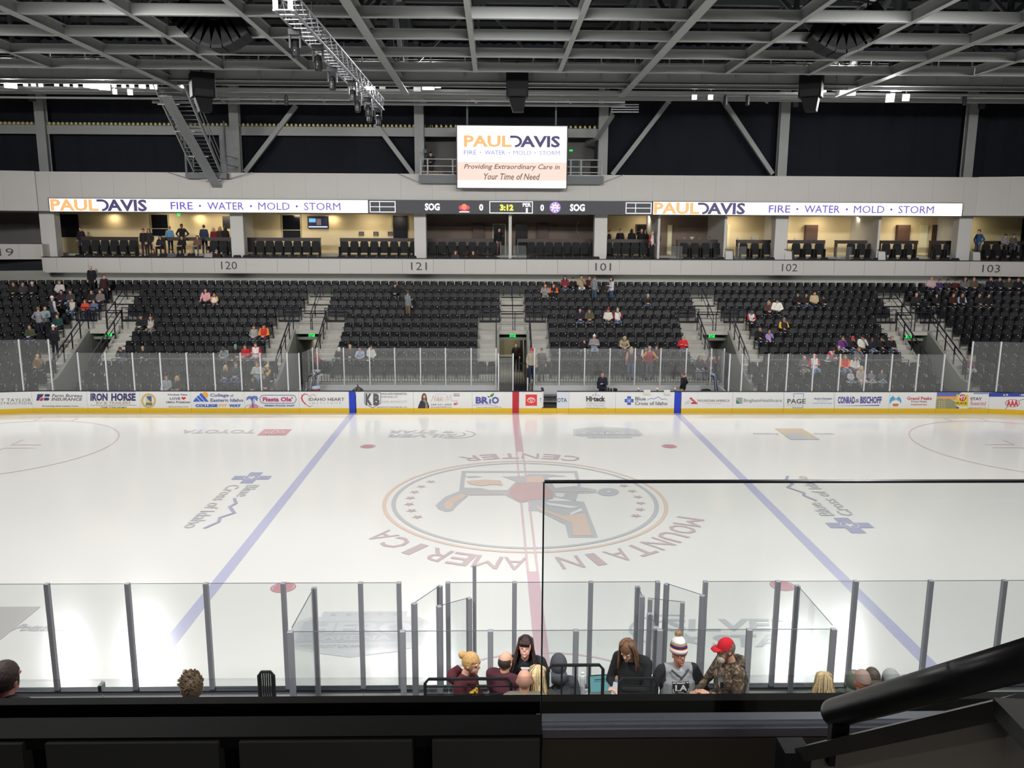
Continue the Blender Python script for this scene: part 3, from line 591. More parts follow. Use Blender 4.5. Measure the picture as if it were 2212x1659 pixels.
p = Print(lambda u, v: (u, wall_path(u)+.88, v), fas); xc = -30.1; p.text('119', xc-.7, xc+.5, 7.0, 7.45, NUMM); p.done('number')

# seats ------------------------------------------------------------------------------
def seat_parts():
    fr = MB()
    for s in (-1, 1):
        fr.box(s*.232-.014, s*.232+.014, -.10, -.05, .0, .43); fr.bar((s*.232, -.36, .60), (s*.232, .0, .62), .035, .03); fr.bar((s*.232, -.07, .30), (s*.232, -.05, .62), .03, .05)
    bk = MB()   # slightly wrapped back with rounded top corners
    n = 6; front = []; rows = [(.42, .205), (.6, .218), (.76, .218), (.83, .205), (.855, .165)]
    for z, hw in rows:
        for i in range(n+1):
            u = -1+2*i/n; front.append((hw*u, -.055*abs(u)**2+.06*(z-.42), z))
    m = len(front); vs_ = front+[(x, y+.03, z) for x, y, z in front]; fs = []
    for r in range(len(rows)-1):
        for i in range(n):
            a = r*(n+1)+i; fs += [(a, a+1, a+n+2, a+n+1), (m+a+n+1, m+a+n+2, m+a+1, m+a)]
    for r in range(len(rows)-1):
        a = r*(n+1); fs.append((a, a+n+1, m+a+n+1, m+a)); a += n; fs.append((a, m+a, m+a+n+1, a+n+1))
    for i in range(n):
        a = (len(rows)-1)*(n+1)+i; fs.append((a, a+1, m+a+1, m+a)); fs.append((i, m+i, m+i+1, i+1))
    bk.add(vs_, fs)
    pn = MB(); M = Matrix.Translation((0, -.085, .40)) @ Matrix.Rotation(math.radians(-14), 4, 'X')   # tipped up pan
    pn.box(-.205, .205, -.075, -.03, -.16, .20, M); pn.box(-.19, .19, -.03, .0, -.14, .17, M)
    npl = MB(); npl.box(.105, .15, -.052, -.03, .775, .80)
    return fr, bk, pn, npl
fr, bk, pn, npl = seat_parts()
ME_F, ME_B, ME_P, ME_N = fr.mesh('frame', BLK), bk.mesh('backrest', SEATM, smooth=False), pn.mesh('seat_pan', SEATM), npl.mesh('number_plate', NUMPL)
slots = []     # (x, y, z, rot, row, section)
def sect(x): return 'outer left block' if -22.4 < x < -11.2 else 'inner left block' if -11.2 < x < 0 else 'inner right block' if 0 <= x < 11.2 else 'outer right block' if 11.2 <= x < 22.4 else 'far right wing' if x > 0 else 'far left wing'
def run(a, b, k, pitch):
    n = int((b-a)/pitch+.3); s0 = (a+b)/2-(n-1)*pitch/2
    for i in range(n): slots.append((s0+i*pitch, yb(k), zt(k), 0, k, sect(s0+i*pitch)))
for k in range(ROWS):
    if k == 0: run(-XEND, XEND, 0, .487); continue
    g = .70 if k < 4 else 1.86
    e = [-XEND]
    for c in VOM: e += [c-g, c+g]
    e += [XEND]
    for i in range(0, len(e), 2):
        a, b = e[i], e[i+1]
        if k >= 9:
            a = a-(.95 if i else 0); b = b+(.95 if i < len(e)-2 else 0)
        if k >= 10 and -11 < (a+b)/2 < 11: continue
        if b-a > .5: run(a, b, k, .487 if k < 4 else .527)
for sx in (-1, 1):
    for k in range(ROWS):
        R = yb(k)-4.4; pit = .487 if k < 4 else .527; n = int(R*math.radians(40)/pit)
        for i in range(n):
            t = (i+.6)*pit/R; slots.append((sx*(XEND+R*math.sin(t)), 4.4+R*math.cos(t), zt(k), -sx*t, k, sect(sx*26)))
ROWN = ['top', 'second', 'third', 'fourth', 'fifth', 'sixth', 'seventh', 'eighth', 'ninth', 'tenth', 'eleventh', 'twelfth']
OCC = []       # seats taken by people: (x, row)

# ================================================================ PEOPLE
def solid(mb, voxel, name, nmat=1, it=3, ratio=None, smooth=True):
    o = bpy.data.objects.new('tmp', mb.mesh('tmp', [SEATM])); COL.objects.link(o)
    r = o.modifiers.new('r', 'REMESH'); r.mode = 'VOXEL'; r.voxel_size = voxel; r.use_smooth_shade = smooth
    s = o.modifiers.new('s', 'SMOOTH'); s.iterations = it; s.factor = .5
    if ratio: d = o.modifiers.new('d', 'DECIMATE'); d.ratio = ratio
    dg = bpy.context.evaluated_depsgraph_get(); me = bpy.data.meshes.new_from_object(o.evaluated_get(dg)); me.name = name
    bpy.data.objects.remove(o); me.materials.clear()
    for _ in range(nmat): me.materials.append(None)
    return me
def cap_(mb, a, b, ra, rb, n=10):
    a = Vector(a); b = Vector(b); d = (b-a).normalized()
    mb.tube([a-d*ra*.85, a-d*ra*.5, a, b, b+d*rb*.5, b+d*rb*.85], [ra*.45, ra*.86, ra, rb, rb*.86, rb*.45], n)
def loft(mb, rings, n=14):
    """rings: (centre, rx, ry) along a spine; x axis kept lateral"""
    vs_ = []; R = len(rings)
    for i, (c, rx, ry) in enumerate(rings):
        d = (Vector(rings[min(i+1, R-1)][0])-Vector(rings[max(i-1, 0)][0])).normalized(); X = Vector((1, 0, 0)); Y = d.cross(X).normalized(); X = Y.cross(d)
        vs_ += [Vector(c)+X*rx*math.cos(2*PI*k/n)+Y*ry*math.sin(2*PI*k/n) for k in range(n)]
    fs = [(i*n+k, i*n+(k+1) % n, (i+1)*n+(k+1) % n, (i+1)*n+k) for i in range(R-1) for k in range(n)]
    fs += [tuple(range(n))[::-1], tuple(range((R-1)*n, R*n))]; mb.add(vs_, fs)
def pose(kind='sit', **kw):
    if kind.startswith('stand'):
        J = dict(pel=(0, .0, .95), che=(0, .02, 1.30), nek=(0, .01, 1.47), hed=(0, -.02, 1.62), sh=(.185, .02, 1.41), el=(.25, .05, 1.13), wr=(.22, -.08, .90), hip=(.09, 0, .92), kn=(.10, -.02, .50), an=(.11, .02, .09), to=(.13, -.13, .04))
    else:
        J = dict(pel=(0, -.04, .50), che=(0, .0, .84), nek=(0, -.02, .99), hed=(0, -.05, 1.12), sh=(.175, .0, .94), el=(.24, -.09, .69), wr=(.07, -.27, .63), hip=(.09, -.06, .49), kn=(.13, -.45, .51), an=(.13, -.44, .10), to=(.14, -.58, .04))
    out = {}
    for k, v in J.items():
        if k in ('pel', 'che', 'nek', 'hed'): out[k] = Vector(kw.get(k, v))
        else:
            out[k+'R'] = Vector(kw.get(k+'R', kw.get(k, v))); l = kw.get(k+'L', kw.get(k, v)); out[k+'L'] = Vector((-l[0], l[1], l[2])) if (k+'L') not in kw else Vector(kw[k+'L'])
    out['hy'] = kw.get('hy', 0); out['hp'] = kw.get('hp', 0); out['fat'] = kw.get('fat', 1.); out['skirt'] = kw.get('skirt', 0)
    return out
def headM(J): return Matrix.Translation(J['hed']) @ Matrix.Rotation(J['hy'], 4, 'Z') @ Matrix.Rotation(J['hp'], 4, 'X')
def hand(mb, wr, el, side, curl=.5):
    d = (wr-el).normalized(); r = d.cross(Vector((0, 0, 1)));
    if r.length < .2: r = Vector((1, 0, 0))
    r.normalize(); nrm = r.cross(d)
    cap_(mb, wr, wr+d*.07, .026, .034, 8)
    for i in range(4):
        o = wr+d*.085+r*((i-1.5)*.019); L = (.062, .075, .07, .055)[i]; c = curl
        p1 = o+(d*math.cos(c*.5)-nrm*math.sin(c*.5))*L*.5; p2 = p1+(d*math.cos(c*1.4)-nrm*math.sin(c*1.4))*L*.5
        mb.tube([wr+d*.05+r*((i-1.5)*.017), o, p1, p2], [.0095, .009, .0085, .007], 6)
    o = wr+d*.03-r*.025*side; mb.tube([o, o-r*.03*side+d*.03, o-r*.03*side+d*.06-nrm*.015], [.012, .011, .008], 6)
def body_meshes(J, vox, ratio=None, name='body', sleeve='long', shorts=False):
    f = J['fat']; HM = headM(J); det = vox < .012
    b = MB()
    b.ell((0, 0, 0), .074, .092, .112, 16, 12, None) if False else None
    for c, r in (((0, .012, .018), (.076, .092, .10)), ((0, -.02, -.045), (.058, .066, .07))): b.ell(HM @ Vector(c), *r, 16, 12, HM.to_3x3().to_4x4())
    b.ell(HM @ Vector((0, -.092, -.018)), .013, .018, .024, 8, 6); b.ell(HM @ Vector((0, -.075, -.062)), .026, .018, .016, 8, 6); b.ell(HM @ Vector((0, -.07, -.098)), .025, .02, .018, 8, 6)
    for s in (-1, 1): b.ell(HM @ Vector((s*.078, .012, -.012)), .012, .02, .032, 8, 6); b.ell(HM @ Vector((s*.036, -.074, .018)), .024, .014, .012, 8, 6)
    cap_(b, HM @ Vector((0, .02, -.05)), J['nek'], .052, .055)
    ch, pe, nk = J['che'], J['pel'], J['nek']
    T = lambda t: pe.lerp(ch, t)
    def torso(mb, e, lo=-.12, hi=True):
        R = [(T(lo)+Vector((0, 0, -.0)), (.155+e)*f, (.105+e)*f), (T(.1), (.165+e)*f, (.115+e)*f), (T(.5), (.145+e)*f, (.105+e)*f*1.05), (ch, (.165+e)*f, (.115+e)*f), (ch.lerp(nk, .5), (.16+e), .085+e)]
        if hi: R.append((ch.lerp(nk, .85), .075+e, .06+e))
        loft(mb, R); cap_(mb, J['shL']*.9+J['shR']*.1, J['shR']*.9+J['shL']*.1, .062+e*.8, .062+e*.8)
    torso(b, 0)
    for s in 'LR':
        cap_(b, J['sh'+s], J['el'+s], .047*f, .038); cap_(b, J['el'+s], J['wr'+s], .036, .024); cap_(b, J['hip'+s], J['kn'+s], .078*f, .052); cap_(b, J['kn'+s], J['an'+s], .05, .033); cap_(b, J['an'+s]+Vector((0, .02, -.02)), J['to'+s], .03, .025)
        if det: hand(b, J['wr'+s], J['el'+s], -1 if s == 'L' else 1)
    me = solid(b, vox, name, 1, 3 if not det else 2, ratio)
    if not det:
        bm = bmesh.new(); bm.from_mesh(me); h = MB()
        for s in 'LR': hand(h, J['wr'+s], J['el'+s], -1 if s == 'L' else 1)
        hm = h.mesh('h', [SEATM]); bm.from_mesh(hm); bm.to_mesh(me); bm.free(); bpy.data.meshes.remove(hm)
    out = {'body': me}
    s_ = MB(); torso(s_, .022, lo=-.22)
    for s in 'LR':
        cap_(s_, J['sh'+s], J['el'+s], .06*f, .052)
        if sleeve == 'long': cap_(s_, J['el'+s], J['el'+s].lerp(J['wr'+s], .93), .05, .036)
    m2 = solid(s_, vox, 'shirt', 2, 3, ratio)
    for p in m2.polygons:
        c = p.center; d = min(((c-(J['sh'+s]+(J['el'+s]-J['sh'+s])*t)).length for s in 'LR' for t in (0, .25, .5, .75, 1)), default=9); d = min(d, *[(c-J['el'+s].lerp(J['wr'+s], t)).length for s in 'LR' for t in (.3, .6, 1)])
        lat = abs(c.x-ch.x); p.material_index = 1 if (d < .085*f and lat > .16) else 0
    out['shirt'] = m2
    t_ = MB(); loft(t_, [(T(-.18), .15*f, .11*f), (T(-.05), .178*f, .13*f), (T(.1), .172*f, .125*f)])
    for s in 'LR':
        cap_(t_, J['hip'+s], J['kn'+s], .094*f, .068)
        if not shorts: cap_(t_, J['kn'+s], J['an'+s]+Vector((0, 0, .02)), .066, .05)
    if J['skirt']: pass
    out['trousers'] = solid(t_, vox, 'trousers', 1, 3, ratio)
    sh = MB()
    for s in 'LR':
        a, t = J['an'+s], J['to'+s]; cap_(sh, a+Vector((0, .03, -.035)), t+Vector((0, -.02, -.0)), .043, .036, 8); cap_(sh, a, a+Vector((0, .01, -.03)), .042, .046, 8)
    m4 = sh.mesh('shoes', [SEATM], True); m4.materials.clear(); m4.materials.append(None); out['shoes'] = m4
    out['hm'] = HM
    return out
def shell(rx, ry, rz, c, cut, n=16, m=12):
    mb = MB(); mb.ell(c, rx, ry, rz, n, m); k = MB(); keep = [f for f in mb.f if not cut(sum((Vector(mb.v[i]) for i in f), Vector())/len(f))]
    k.v = mb.v; k.f = keep; k.mi = [0]*len(keep); return k
def hairs():
    H = {}
    fc = lambda c: (c.y < -.03 and c.z < .045) or (c.z < -.05) or (c.y < .0 and c.z < -.03)
    H['short'] = shell(.086, .106, .118, (0, .014, .02), fc)
    m = shell(.088, .108, .12, (0, .014, .022), lambda c: (c.y < -.035 and c.z < .045) or c.z < -.07)
    m.tube([(0, .06, .03), (0, .085, -.08), (0, .085, -.2), (0, .06, -.30)], [.085, .09, .085, .05], 10)
    for s in (-1, 1): m.tube([(s*.07, -.01, .05), (s*.088, -.015, -.06), (s*.085, -.03, -.2)], [.03, .036, .022], 8)
    H['long'] = m
    m = shell(.086, .106, .118, (0, .014, .02), fc); m.ell((0, .12, .07), .048, .045, .045, 10, 8); H['bun'] = m
    m = shell(.086, .106, .118, (0, .014, .02), fc); m.tube([(0, .11, .05), (0, .15, .0), (0, .145, -.14)], [.022, .03, .012], 8); H['pony'] = m
    m = shell(.085, .104, .113, (0, .012, .028), lambda c: c.z < .035); m.prism([(-.07, 0), (-.065, -.05), (-.035, -.085), (.035, -.085), (.065, -.05), (.07, 0)], lambda x, y: (x, y-.075, .045-.1*abs(x)+y*.12), lambda x, y: (x, y-.075, .055-.1*abs(x)+y*.12)); H['cap'] = m
    m = shell(.087, .106, .125, (0, .012, .03), lambda c: c.z < .02); m.tube([(.088*math.cos(t*PI/8), .012+.106*math.sin(t*PI/8), .03) for t in range(17)], .014, 6, False); H['beanie'] = m
    m = shell(.105, .125, .14, (0, .02, .01), lambda c: c.y < -.045 and c.z < .08 or c.z < -.11); m.tube([(0, .1, -.05), (0, .09, -.14)], [.09, .12], 10); H['hood'] = m
    m = shell(.083, .1, .09, (0, .016, .0), lambda c: c.z > .035 or (c.y < .0) or c.z < -.05); H['fringe'] = m
    out = {}
    for k, m in H.items():
        me = m.mesh({'cap': 'cap', 'beanie': 'beanie', 'hood': 'hood'}.get(k, 'hair'), [SEATM], True); me.materials.clear(); me.materials.append(None); out[k] = me
    return out
HAIR = hairs()
SKIN = (205, 158, 132)
def cloth(rgb): return mat('cloth_%d_%d_%d' % rgb, rgb, .9, var=.12, vscale=12)
def skinm(rgb): return mat('skin_%d_%d_%d' % rgb, rgb, .55)
def hairm(rgb): return mat('hair_%d_%d_%d' % rgb, rgb, .6, var=.45, vscale=45, bump=.5)
def setm(o, ms):
    for i, m in enumerate(ms): o.material_slots[i].link = 'OBJECT'; o.material_slots[i].material = m
def person(P, loc, rz, label, hair='short', hc=(50, 35, 28), top=(40, 40, 48), sl=None, bot=(45, 55, 80), skin=SKIN, scale=1., shoe=(40, 40, 42), under=None, group='spectators', extra=None):
    t = empty('person', loc, rz); t.scale = (scale,)*3
    b = inst(P['body'], 'body', t); setm(b, [skinm(skin)])
    s = inst(P['shirt'], 'shirt', t); setm(s, [cloth(top), cloth(sl or top)])
    r = inst(P['trousers'], 'trousers', t); setm(r, [cloth(bot)])
    f = inst(P['shoes'], 'shoes', t); setm(f, [cloth(shoe)])
    if hair == 'bald': hair = None
    if hair:
        parts = [hair] if hair not in ('cap', 'beanie', 'caplong') else []
        if hair in ('cap', 'beanie'): parts = [hair] + (['short'] if under else [])
        if hair == 'caplong': parts = ['cap', 'long']
        for p_ in parts:
            h = inst(HAIR[p_], HAIR[p_].name, t); h.matrix_local = P['hm']
            setm(h, [(cloth if p_ in ('cap', 'beanie', 'hood') else hairm)((under if (p_ in ('short', 'long') and under) else hc))])
    tag(t, label, 'person', group); return t
FV = .021
PS = {'sit': body_meshes(pose(), FV), 'sitR': body_meshes(pose(hy=.5, wrR=(.12, -.3, .62), wrL=(-.2, -.28, .6)), FV), 'lean': body_meshes(pose(che=(0, -.13, .80), nek=(0, -.22, .92), hed=(0, -.29, 1.01), sh=(.175, -.14, .88), el=(.22, -.34, .66), wr=(.06, -.45, .60), hp=.5), FV),
      'eat': body_meshes(pose(wrR=(.05, -.2, .98), elR=(.24, -.16, .72), hp=.15), FV), 'fold': body_meshes(pose(elR=(.26, -.06, .70), wrR=(-.06, -.19, .76), elL=(-.26, -.06, .70), wrL=(.06, -.2, .73), fat=1.08), FV),
      'big': body_meshes(pose(fat=1.28, wr=(.05, -.33, .62), el=(.3, -.09, .68), hp=.1), FV), 'stand': body_meshes(pose('stand'), FV), 'standtalk': body_meshes(pose('stand', elR=(.24, -.08, 1.15), wrR=(.1, -.3, 1.2), hy=.3), FV),
      'hips': body_meshes(pose('stand', el=(.36, .06, 1.16), wr=(.2, -.06, 1.0)), FV), 'shorts': body_meshes(pose(), FV, shorts=True)}
STAND = {'stand', 'standtalk', 'hips'}
def fan(px, k, label, ps='sit', rz=0, scale=.98, dz=0, dy=0, **kw):
    y = yb(k)-.10+dy; x = atY(px, 640, y).x
    z = zt(k)+dz
    if abs(x) > XEND:
        R = y-4.4; sx = 1 if x > 0 else -1
        for _ in range(6):
            t = math.asin(min(.9, (abs(x)-XEND)/R)); y2 = 4.4+R*math.cos(t); x = atY(px, 640, y2).x
        t = math.asin((abs(x)-XEND)/R); rz += -sx*t; y = y2
    if ps not in STAND:
        # snap to the nearest seat of that row
        c = [s for s in slots if s[4] == k]; s = min(c, key=lambda s: abs(s[0]-x)+(9 if s in OCC else 0))
        if abs(s[0]-x) < .9: OCC.append(s); x = s[0]
    else: y -= .30
    return person(PS[ps], (x, y, z), rz, label, scale=scale, **kw)
def rowl(k): return 'in the %s row from the top' % nth(k)
BLN = (190, 160, 110); BRN = (85, 58, 42); DKH = (38, 28, 25); GRH = (140, 135, 130); BK = (26, 27, 32); NV = (28, 32, 52); JN = (72, 92, 125); WH = (215, 213, 210); GY = (120, 122, 126); RD = (170, 36, 44)
F = fan
F(1177, 1, 'seated woman in grey hoodie and camo trousers beside orange sleeve', 'fold', hair='long', hc=BRN, top=(140, 135, 135), bot=(130, 130, 125))
F(1195, 1, 'seated fan in black top with one bright orange sleeve', 'fold', hc=BRN, top=BK, sl=(235, 95, 30), bot=BK)
F(1218, 0, 'seated woman in maroon hoodie with long dark hair in top row', 'sit', hair='long', hc=DKH, top=(120, 40, 50), bot=JN)
F(1233, 0, 'seated boy in black jacket holding hand to face in top row', 'eat', scale=.9, top=BK, bot=NV)
F(1251, 0, 'seated young man in tan sweater eating in top row', 'eat', hair='short', hc=DKH, top=(160, 145, 115), bot=WH, scale=1.03)
F(1271, 0, 'seated bearded man in dark red shirt in top row', 'sit', hc=BRN, top=(70, 22, 30), bot=NV)
F(1282, 1, 'standing man in grey hoodie, jeans and black cap below top row', 'stand', rz=2.2, hair='cap', under=BRN, hc=BK, top=(125, 132, 135), bot=(60, 78, 98))
F(1319, 1, 'standing dark haired woman in white hoodie holding a cup', 'standtalk', rz=-1.2, hair='long', hc=DKH, top=(195, 196, 200), bot=(58, 75, 108), scale=.93)
F(1399, 2, 'seated man in grey cap and olive shirt looking down, alone under 101', 'lean', hair='cap', hc=(160, 160, 158), top=(48, 48, 38), bot=JN)
F(1255, 4, 'seated woman in dark coat with pink scarf under 101', 'sit', hair='hood', hc=(40, 25, 45), top=(32, 28, 45), bot=JN)
F(1275, 4, 'seated man in dark plaid shirt and green cap under 101', 'sit', hair='cap', hc=(40, 44, 40), top=(80, 78, 58), sl=(95, 85, 55), bot=(80, 80, 82))
F(1316, 4, 'seated fan in bright red cap and white jersey under 101', 'sit', hair='cap', hc=RD, top=(205, 200, 190), bot=(62, 64, 72))
F(1336, 4, 'seated pale haired fan in white jersey with red cuffs under 101', 'eat', hair='short', hc=(190, 170, 140), top=WH, sl=(140, 30, 45), bot=JN)
F(1259, 7, 'child in black hoodie sitting left of grey sweater man', 'eat', scale=.82, top=BK, bot=NV)
F(1285, 7, 'seated heavy man in grey sweater, white cap and pale jeans', 'fold', hair='cap', hc=(210, 205, 190), top=(130, 132, 138), bot=(130, 150, 175), scale=1.02)
F(1358, 7, 'man bending forward in tan jacket over a red shirt', 'lean', hair='hood', hc=(170, 155, 125), top=(165, 152, 125), bot=NV, scale=1.05)
F(1394, 8, 'seated fan in black cap and black jersey with white shoulders', 'sit', hair='cap', hc=BK, top=(25, 26, 30), sl=WH, bot=NV)
F(1431, 8, 'seated woman in dark coat and grey beanie', 'sit', hair='long', hc=(60, 45, 40), top=BK, bot=BK)
F(1473, 7, 'seated grey haired person in vivid red hoodie', 'fold', hair='short', hc=GRH, top=(195, 34, 44), bot=JN)
F(1541, 7, 'man in red and white jersey standing by the right tunnel', 'standtalk', dz=-1.3, dy=-.2, hair='short', hc=BRN, top=WH, sl=(150, 30, 45), bot=(60, 40, 45))
F(1556, 7, 'dark haired woman in black top standing by the right tunnel', 'stand', dz=-1.45, dy=-.2, hair='long', hc=DKH, top=BK, bot=BK)
F(1365, 9, 'woman with long fair hair seen from behind, pink sleeves and jeans', 'stand', rz=PI, hair='long', hc=(175, 150, 120), top=(62, 66, 66), sl=(200, 130, 130), bot=(88, 105, 135), dy=-.1)
F(1405, 9, 'fan seen from behind in maroon jersey with orange sleeves', 'hips', rz=PI, hair='cap', hc=(150, 155, 160), top=(150, 52, 60), sl=(225, 130, 50), bot=(85, 92, 102), dy=-.1, scale=1.0)
F(1519, 9, 'seated curly haired woman in dark sweater and jeans behind bench glass', 'sitR', hair='long', hc=(120, 95, 75), top=(60, 62, 66), bot=(105, 125, 150))
F(1541, 9, 'person in plaid shirt sitting beside right end of bench glass', 'sit', hair='short', hc=BRN, top=(90, 75, 85), bot=(60, 62, 72))
F(1622, 4, 'seated man in grey cap and red sleeved white jacket under 102', 'lean', hair='cap', hc=(80, 82, 85), top=WH, sl=(165, 35, 45), bot=BK, dy=.1)
F(1656, 3, 'fair haired woman in dark plaid shirt under 102', 'sit', hair='long', hc=(130, 105, 80), top=(75, 50, 50), bot=BK)
F(1678, 3, 'very large seated man in white sweatshirt and black cap', 'big', hair='cap', under=BRN, hc=BK, top=(215, 212, 200), bot=(35, 38, 48), scale=1.08)
F(1697, 5, 'seated fan in grey cap with bright yellow sleeves', 'eat', hair='cap', hc=(120, 116, 108), top=(40, 42, 48), sl=(235, 175, 30), bot=BK)
F(1728, 2, 'seated man in black with black cap, left of a group of four', 'sit', hair='cap', hc=BK, top=(20, 20, 24), bot=(60, 62, 72))
F(1744, 2, 'pale faced woman in dark top between black cap and tan jacket', 'sit', hair='long', hc=(55, 35, 35), top=(40, 26, 28), bot=JN, scale=.93)
F(1762, 2, 'seated man in cream tan fleece jacket under 102', 'sit', hair='short', hc=DKH, top=(188, 168, 132), bot=NV, scale=1.03)
F(1782, 2, 'seated person in dark cap right of the tan fleece jacket', 'lean', hair='cap', hc=(28, 26, 26), top=(36, 32, 30), bot=NV)
F(1645, 6, 'seated fan in black hoodie holding hands to face under 102', 'eat', hair='short', hc=BK, top=(18, 18, 22), bot=NV)
F(1661, 6, 'small girl in lilac top with hands at mouth', 'eat', scale=.82, hair='pony', hc=(150, 120, 85), top=(165, 140, 200), bot=BK)
F(1820, 7, 'seated woman in purple top eating, left end of a row of six', 'eat', hair='short', hc=BRN, top=(100, 55, 125), bot=(140, 150, 165))
F(1840, 7, 'seated man in red cap and black shirt with bare forearms', 'eat', hair='cap', hc=(200, 40, 45), top=(36, 26, 32), bot=JN)
F(1866, 7, 'seated man in white hoodie eating beside the red cap', 'eat', hair='cap', hc=BK, top=(205, 203, 198), bot=(24, 25, 30), scale=1.04)
F(1885, 7, 'small seated man in navy shirt and jeans right of white hoodie', 'sit', hair='short', hc=DKH, top=(24, 28, 42), bot=(110, 130, 160), scale=.93, skin=(150, 105, 80))
F(1911, 7, 'seated man in black cap drinking under 102', 'eat', hair='cap', hc=BK, top=(24, 25, 28), bot=BK)
F(1928, 7, 'man with grey hair in black shirt at right end of row of six', 'sit', hair='short', hc=(130, 100, 80), top=(20, 21, 24), bot=(58, 78, 105))
F(1829, 8, 'bald man in black printed shirt facing the rink under 102', 'sit', hair='fringe', hc=BRN, top=(20, 22, 26), bot=NV)
F(1857, 8, 'brown haired woman in grey with hand at mouth under 102', 'eat', hair='long', hc=(120, 85, 60), top=(105, 110, 118), bot=JN, scale=.92)
F(1797, 8, 'fan turned away in red and white jacket with dark hair', 'lean', rz=.7, hair='short', hc=DKH, top=(205, 200, 205), sl=(185, 30, 42), bot=(120, 120, 125))
F(1745, 9, 'balding man in dull purple sweater and khaki trousers behind glass', 'fold', hair='fringe', hc=GRH, top=(88, 84, 96), bot=(140, 135, 120))
F(1771, 9, 'fan in red cap and white jersey with red sleeves behind glass', 'fold', hair='cap', hc=(215, 50, 55), top=(225, 220, 218), sl=(190, 50, 60), bot=(120, 145, 185), scale=1.05)
F(1828, 9, 'woman in red jersey with orange sleeves behind the glass', 'sit', hair='long', hc=(130, 85, 60), top=(205, 55, 50), sl=(240, 130, 50), bot=(115, 140, 175), scale=1.03)
F(1850, 9, 'woman in white blouse with dark hair behind the glass', 'sit', hair='long', hc=(90, 65, 60), top=(205, 203, 200), bot=(120, 70, 75))
F(1881, 10, 'blonde woman in cream cardigan sitting with children behind glass', 'sitR', hair='long', hc=(190, 170, 140), top=(178, 168, 160), bot=(215, 195, 195))
F(1893, 10, 'toddler with fair hair on the blonde woman\'s right', 'sit', scale=.62, dz=.2, hair='short', hc=(205, 180, 140), top=(120, 125, 135), bot=(180, 170, 175))
F(1904, 10, 'small boy in dark shirt and pale jeans beside a toddler', 'sit', scale=.72, dz=.12, hair='short', hc=(165, 125, 95), top=(70, 80, 95), bot=(120, 150, 175))
F(1861, 10, 'small child in white and blue top left of the blonde woman', 'sit', scale=.68, dz=.14, hair='short', hc=(160, 130, 105), top=(185, 185, 195), bot=(110, 130, 160))
for i, (px, c, l, h, hc) in enumerate(((2015, (190, 160, 165), 'woman in pale pink top, leftmost of the top row under 103', 'short', (150, 100, 100)), (2033, (62, 45, 95), 'child in purple top in the top row under 103', 'short', BRN), (2049, (42, 42, 44), 'child in dark grey top right of the purple top', 'short', DKH), (2065, (75, 26, 30), 'child in dark red top in the top row under 103', 'short', DKH),
        (2087, (105, 105, 108), 'long haired woman in grey sweater under 103', 'long', DKH), (2108, (88, 76, 62), 'person in brown jacket in the top row under 103', 'short', BRN), (2129, (24, 28, 42), 'person in navy jersey with pale print under 103', 'short', (120, 60, 65)), (2146, (30, 34, 48), 'person in navy top with pale face turned left', 'short', DKH), (2172, (60, 62, 52), 'person in olive top near right edge of top row', 'short', BRN), (2194, (22, 24, 28), 'person in black coat at far right of top row', 'short', DKH))):
    F(px, 0, l, 'eat' if i in (3, 6) else 'sit', hair=h, hc=hc, top=c, bot=NV, scale=.88 if i in (1, 2, 3) else 1.02)
F(1986, 2, 'balding man in dark green sweater right of the last tunnel', 'big', hair='fringe', hc=GRH, top=(34, 38, 36), bot=BK)
F(2010, 2, 'person in black with pale face beside the dark green sweater', 'sit', hair='hood', hc=(20, 20, 22), top=(22, 24, 26), bot=BK, scale=.93)
F(2061, 2, 'woman in maroon top with hands together under 103', 'sit', hair='short', hc=BRN, top=(58, 26, 26), bot=BK)
F(2083, 2, 'woman in pale blue shirt and dark vest under 103', 'sit', hair='long', hc=(85, 60, 48), top=(28, 28, 34), sl=(165, 180, 195), bot=BK)
F(2108, 2, 'man in dark brown top and grey trousers under 103', 'sit', hair='short', hc=BRN, top=(38, 34, 34), bot=(80, 80, 85))
F(2131, 2, 'man in black top leaning sideways under 103', 'sitR', hair='short', hc=DKH, top=(26, 26, 28), bot=(44, 44, 50))
F(2112, 9, 'person in maroon sweater with pale trousers behind the tall right glass', 'sitR', hair='short', hc=(150, 110, 60), top=(110, 70, 80), bot=(150, 165, 175))
F(118, 4, 'man seen from behind in charcoal vest and white cap, standing', 'standtalk', rz=2.6, hair='cap', hc=(205, 205, 205), top=(60, 58, 64), sl=(190, 190, 195), bot=NV, dz=.0, scale=1.05)
F(129, 2, 'woman with dark red hair beside the standing man in vest', 'sit', hair='long', hc=(70, 38, 38), top=(46, 34, 44), bot=NV)
F(137, 1, 'grey haired man in white jacket near left end of stand', 'sit', hair='short', hc=(120, 95, 75), top=(200, 198, 200), bot=NV, scale=1.05)
F(155, 2, 'woman in pale blue with pink bundle near left end', 'sit', hair='short', hc=BRN, top=(62, 64, 70), bot=(120, 150, 190))
F(167, 3, 'fan in white and black jersey near left end', 'sitR', hair='short', hc=BRN, top=(190, 188, 178), sl=(40, 40, 48), bot=(70, 95, 125))
F(189, 3, 'child in bright orange jersey holding food', 'sit', hair='short', hc=BRN, top=(205, 72, 45), bot=NV, scale=.92)
F(204, 3, 'child in blue denim jacket beside the orange jersey', 'sit', hair='short', hc=BRN, top=(85, 100, 130), bot=NV, scale=.92)
F(198, 2, 'fan in black with yellow trim behind the orange jersey', 'sit', hair='short', hc=BRN, top=(30, 32, 34), bot=NV)
F(207, 0, 'man in black standing behind the top row at left', 'stand', hair='bald', top=(22, 24, 28), bot=BK)
F(222, 2, 'fan in camouflage pattern top near the left tunnel', 'sit', hair='hood', hc=(110, 100, 95), top=(120, 108, 108), bot=NV)
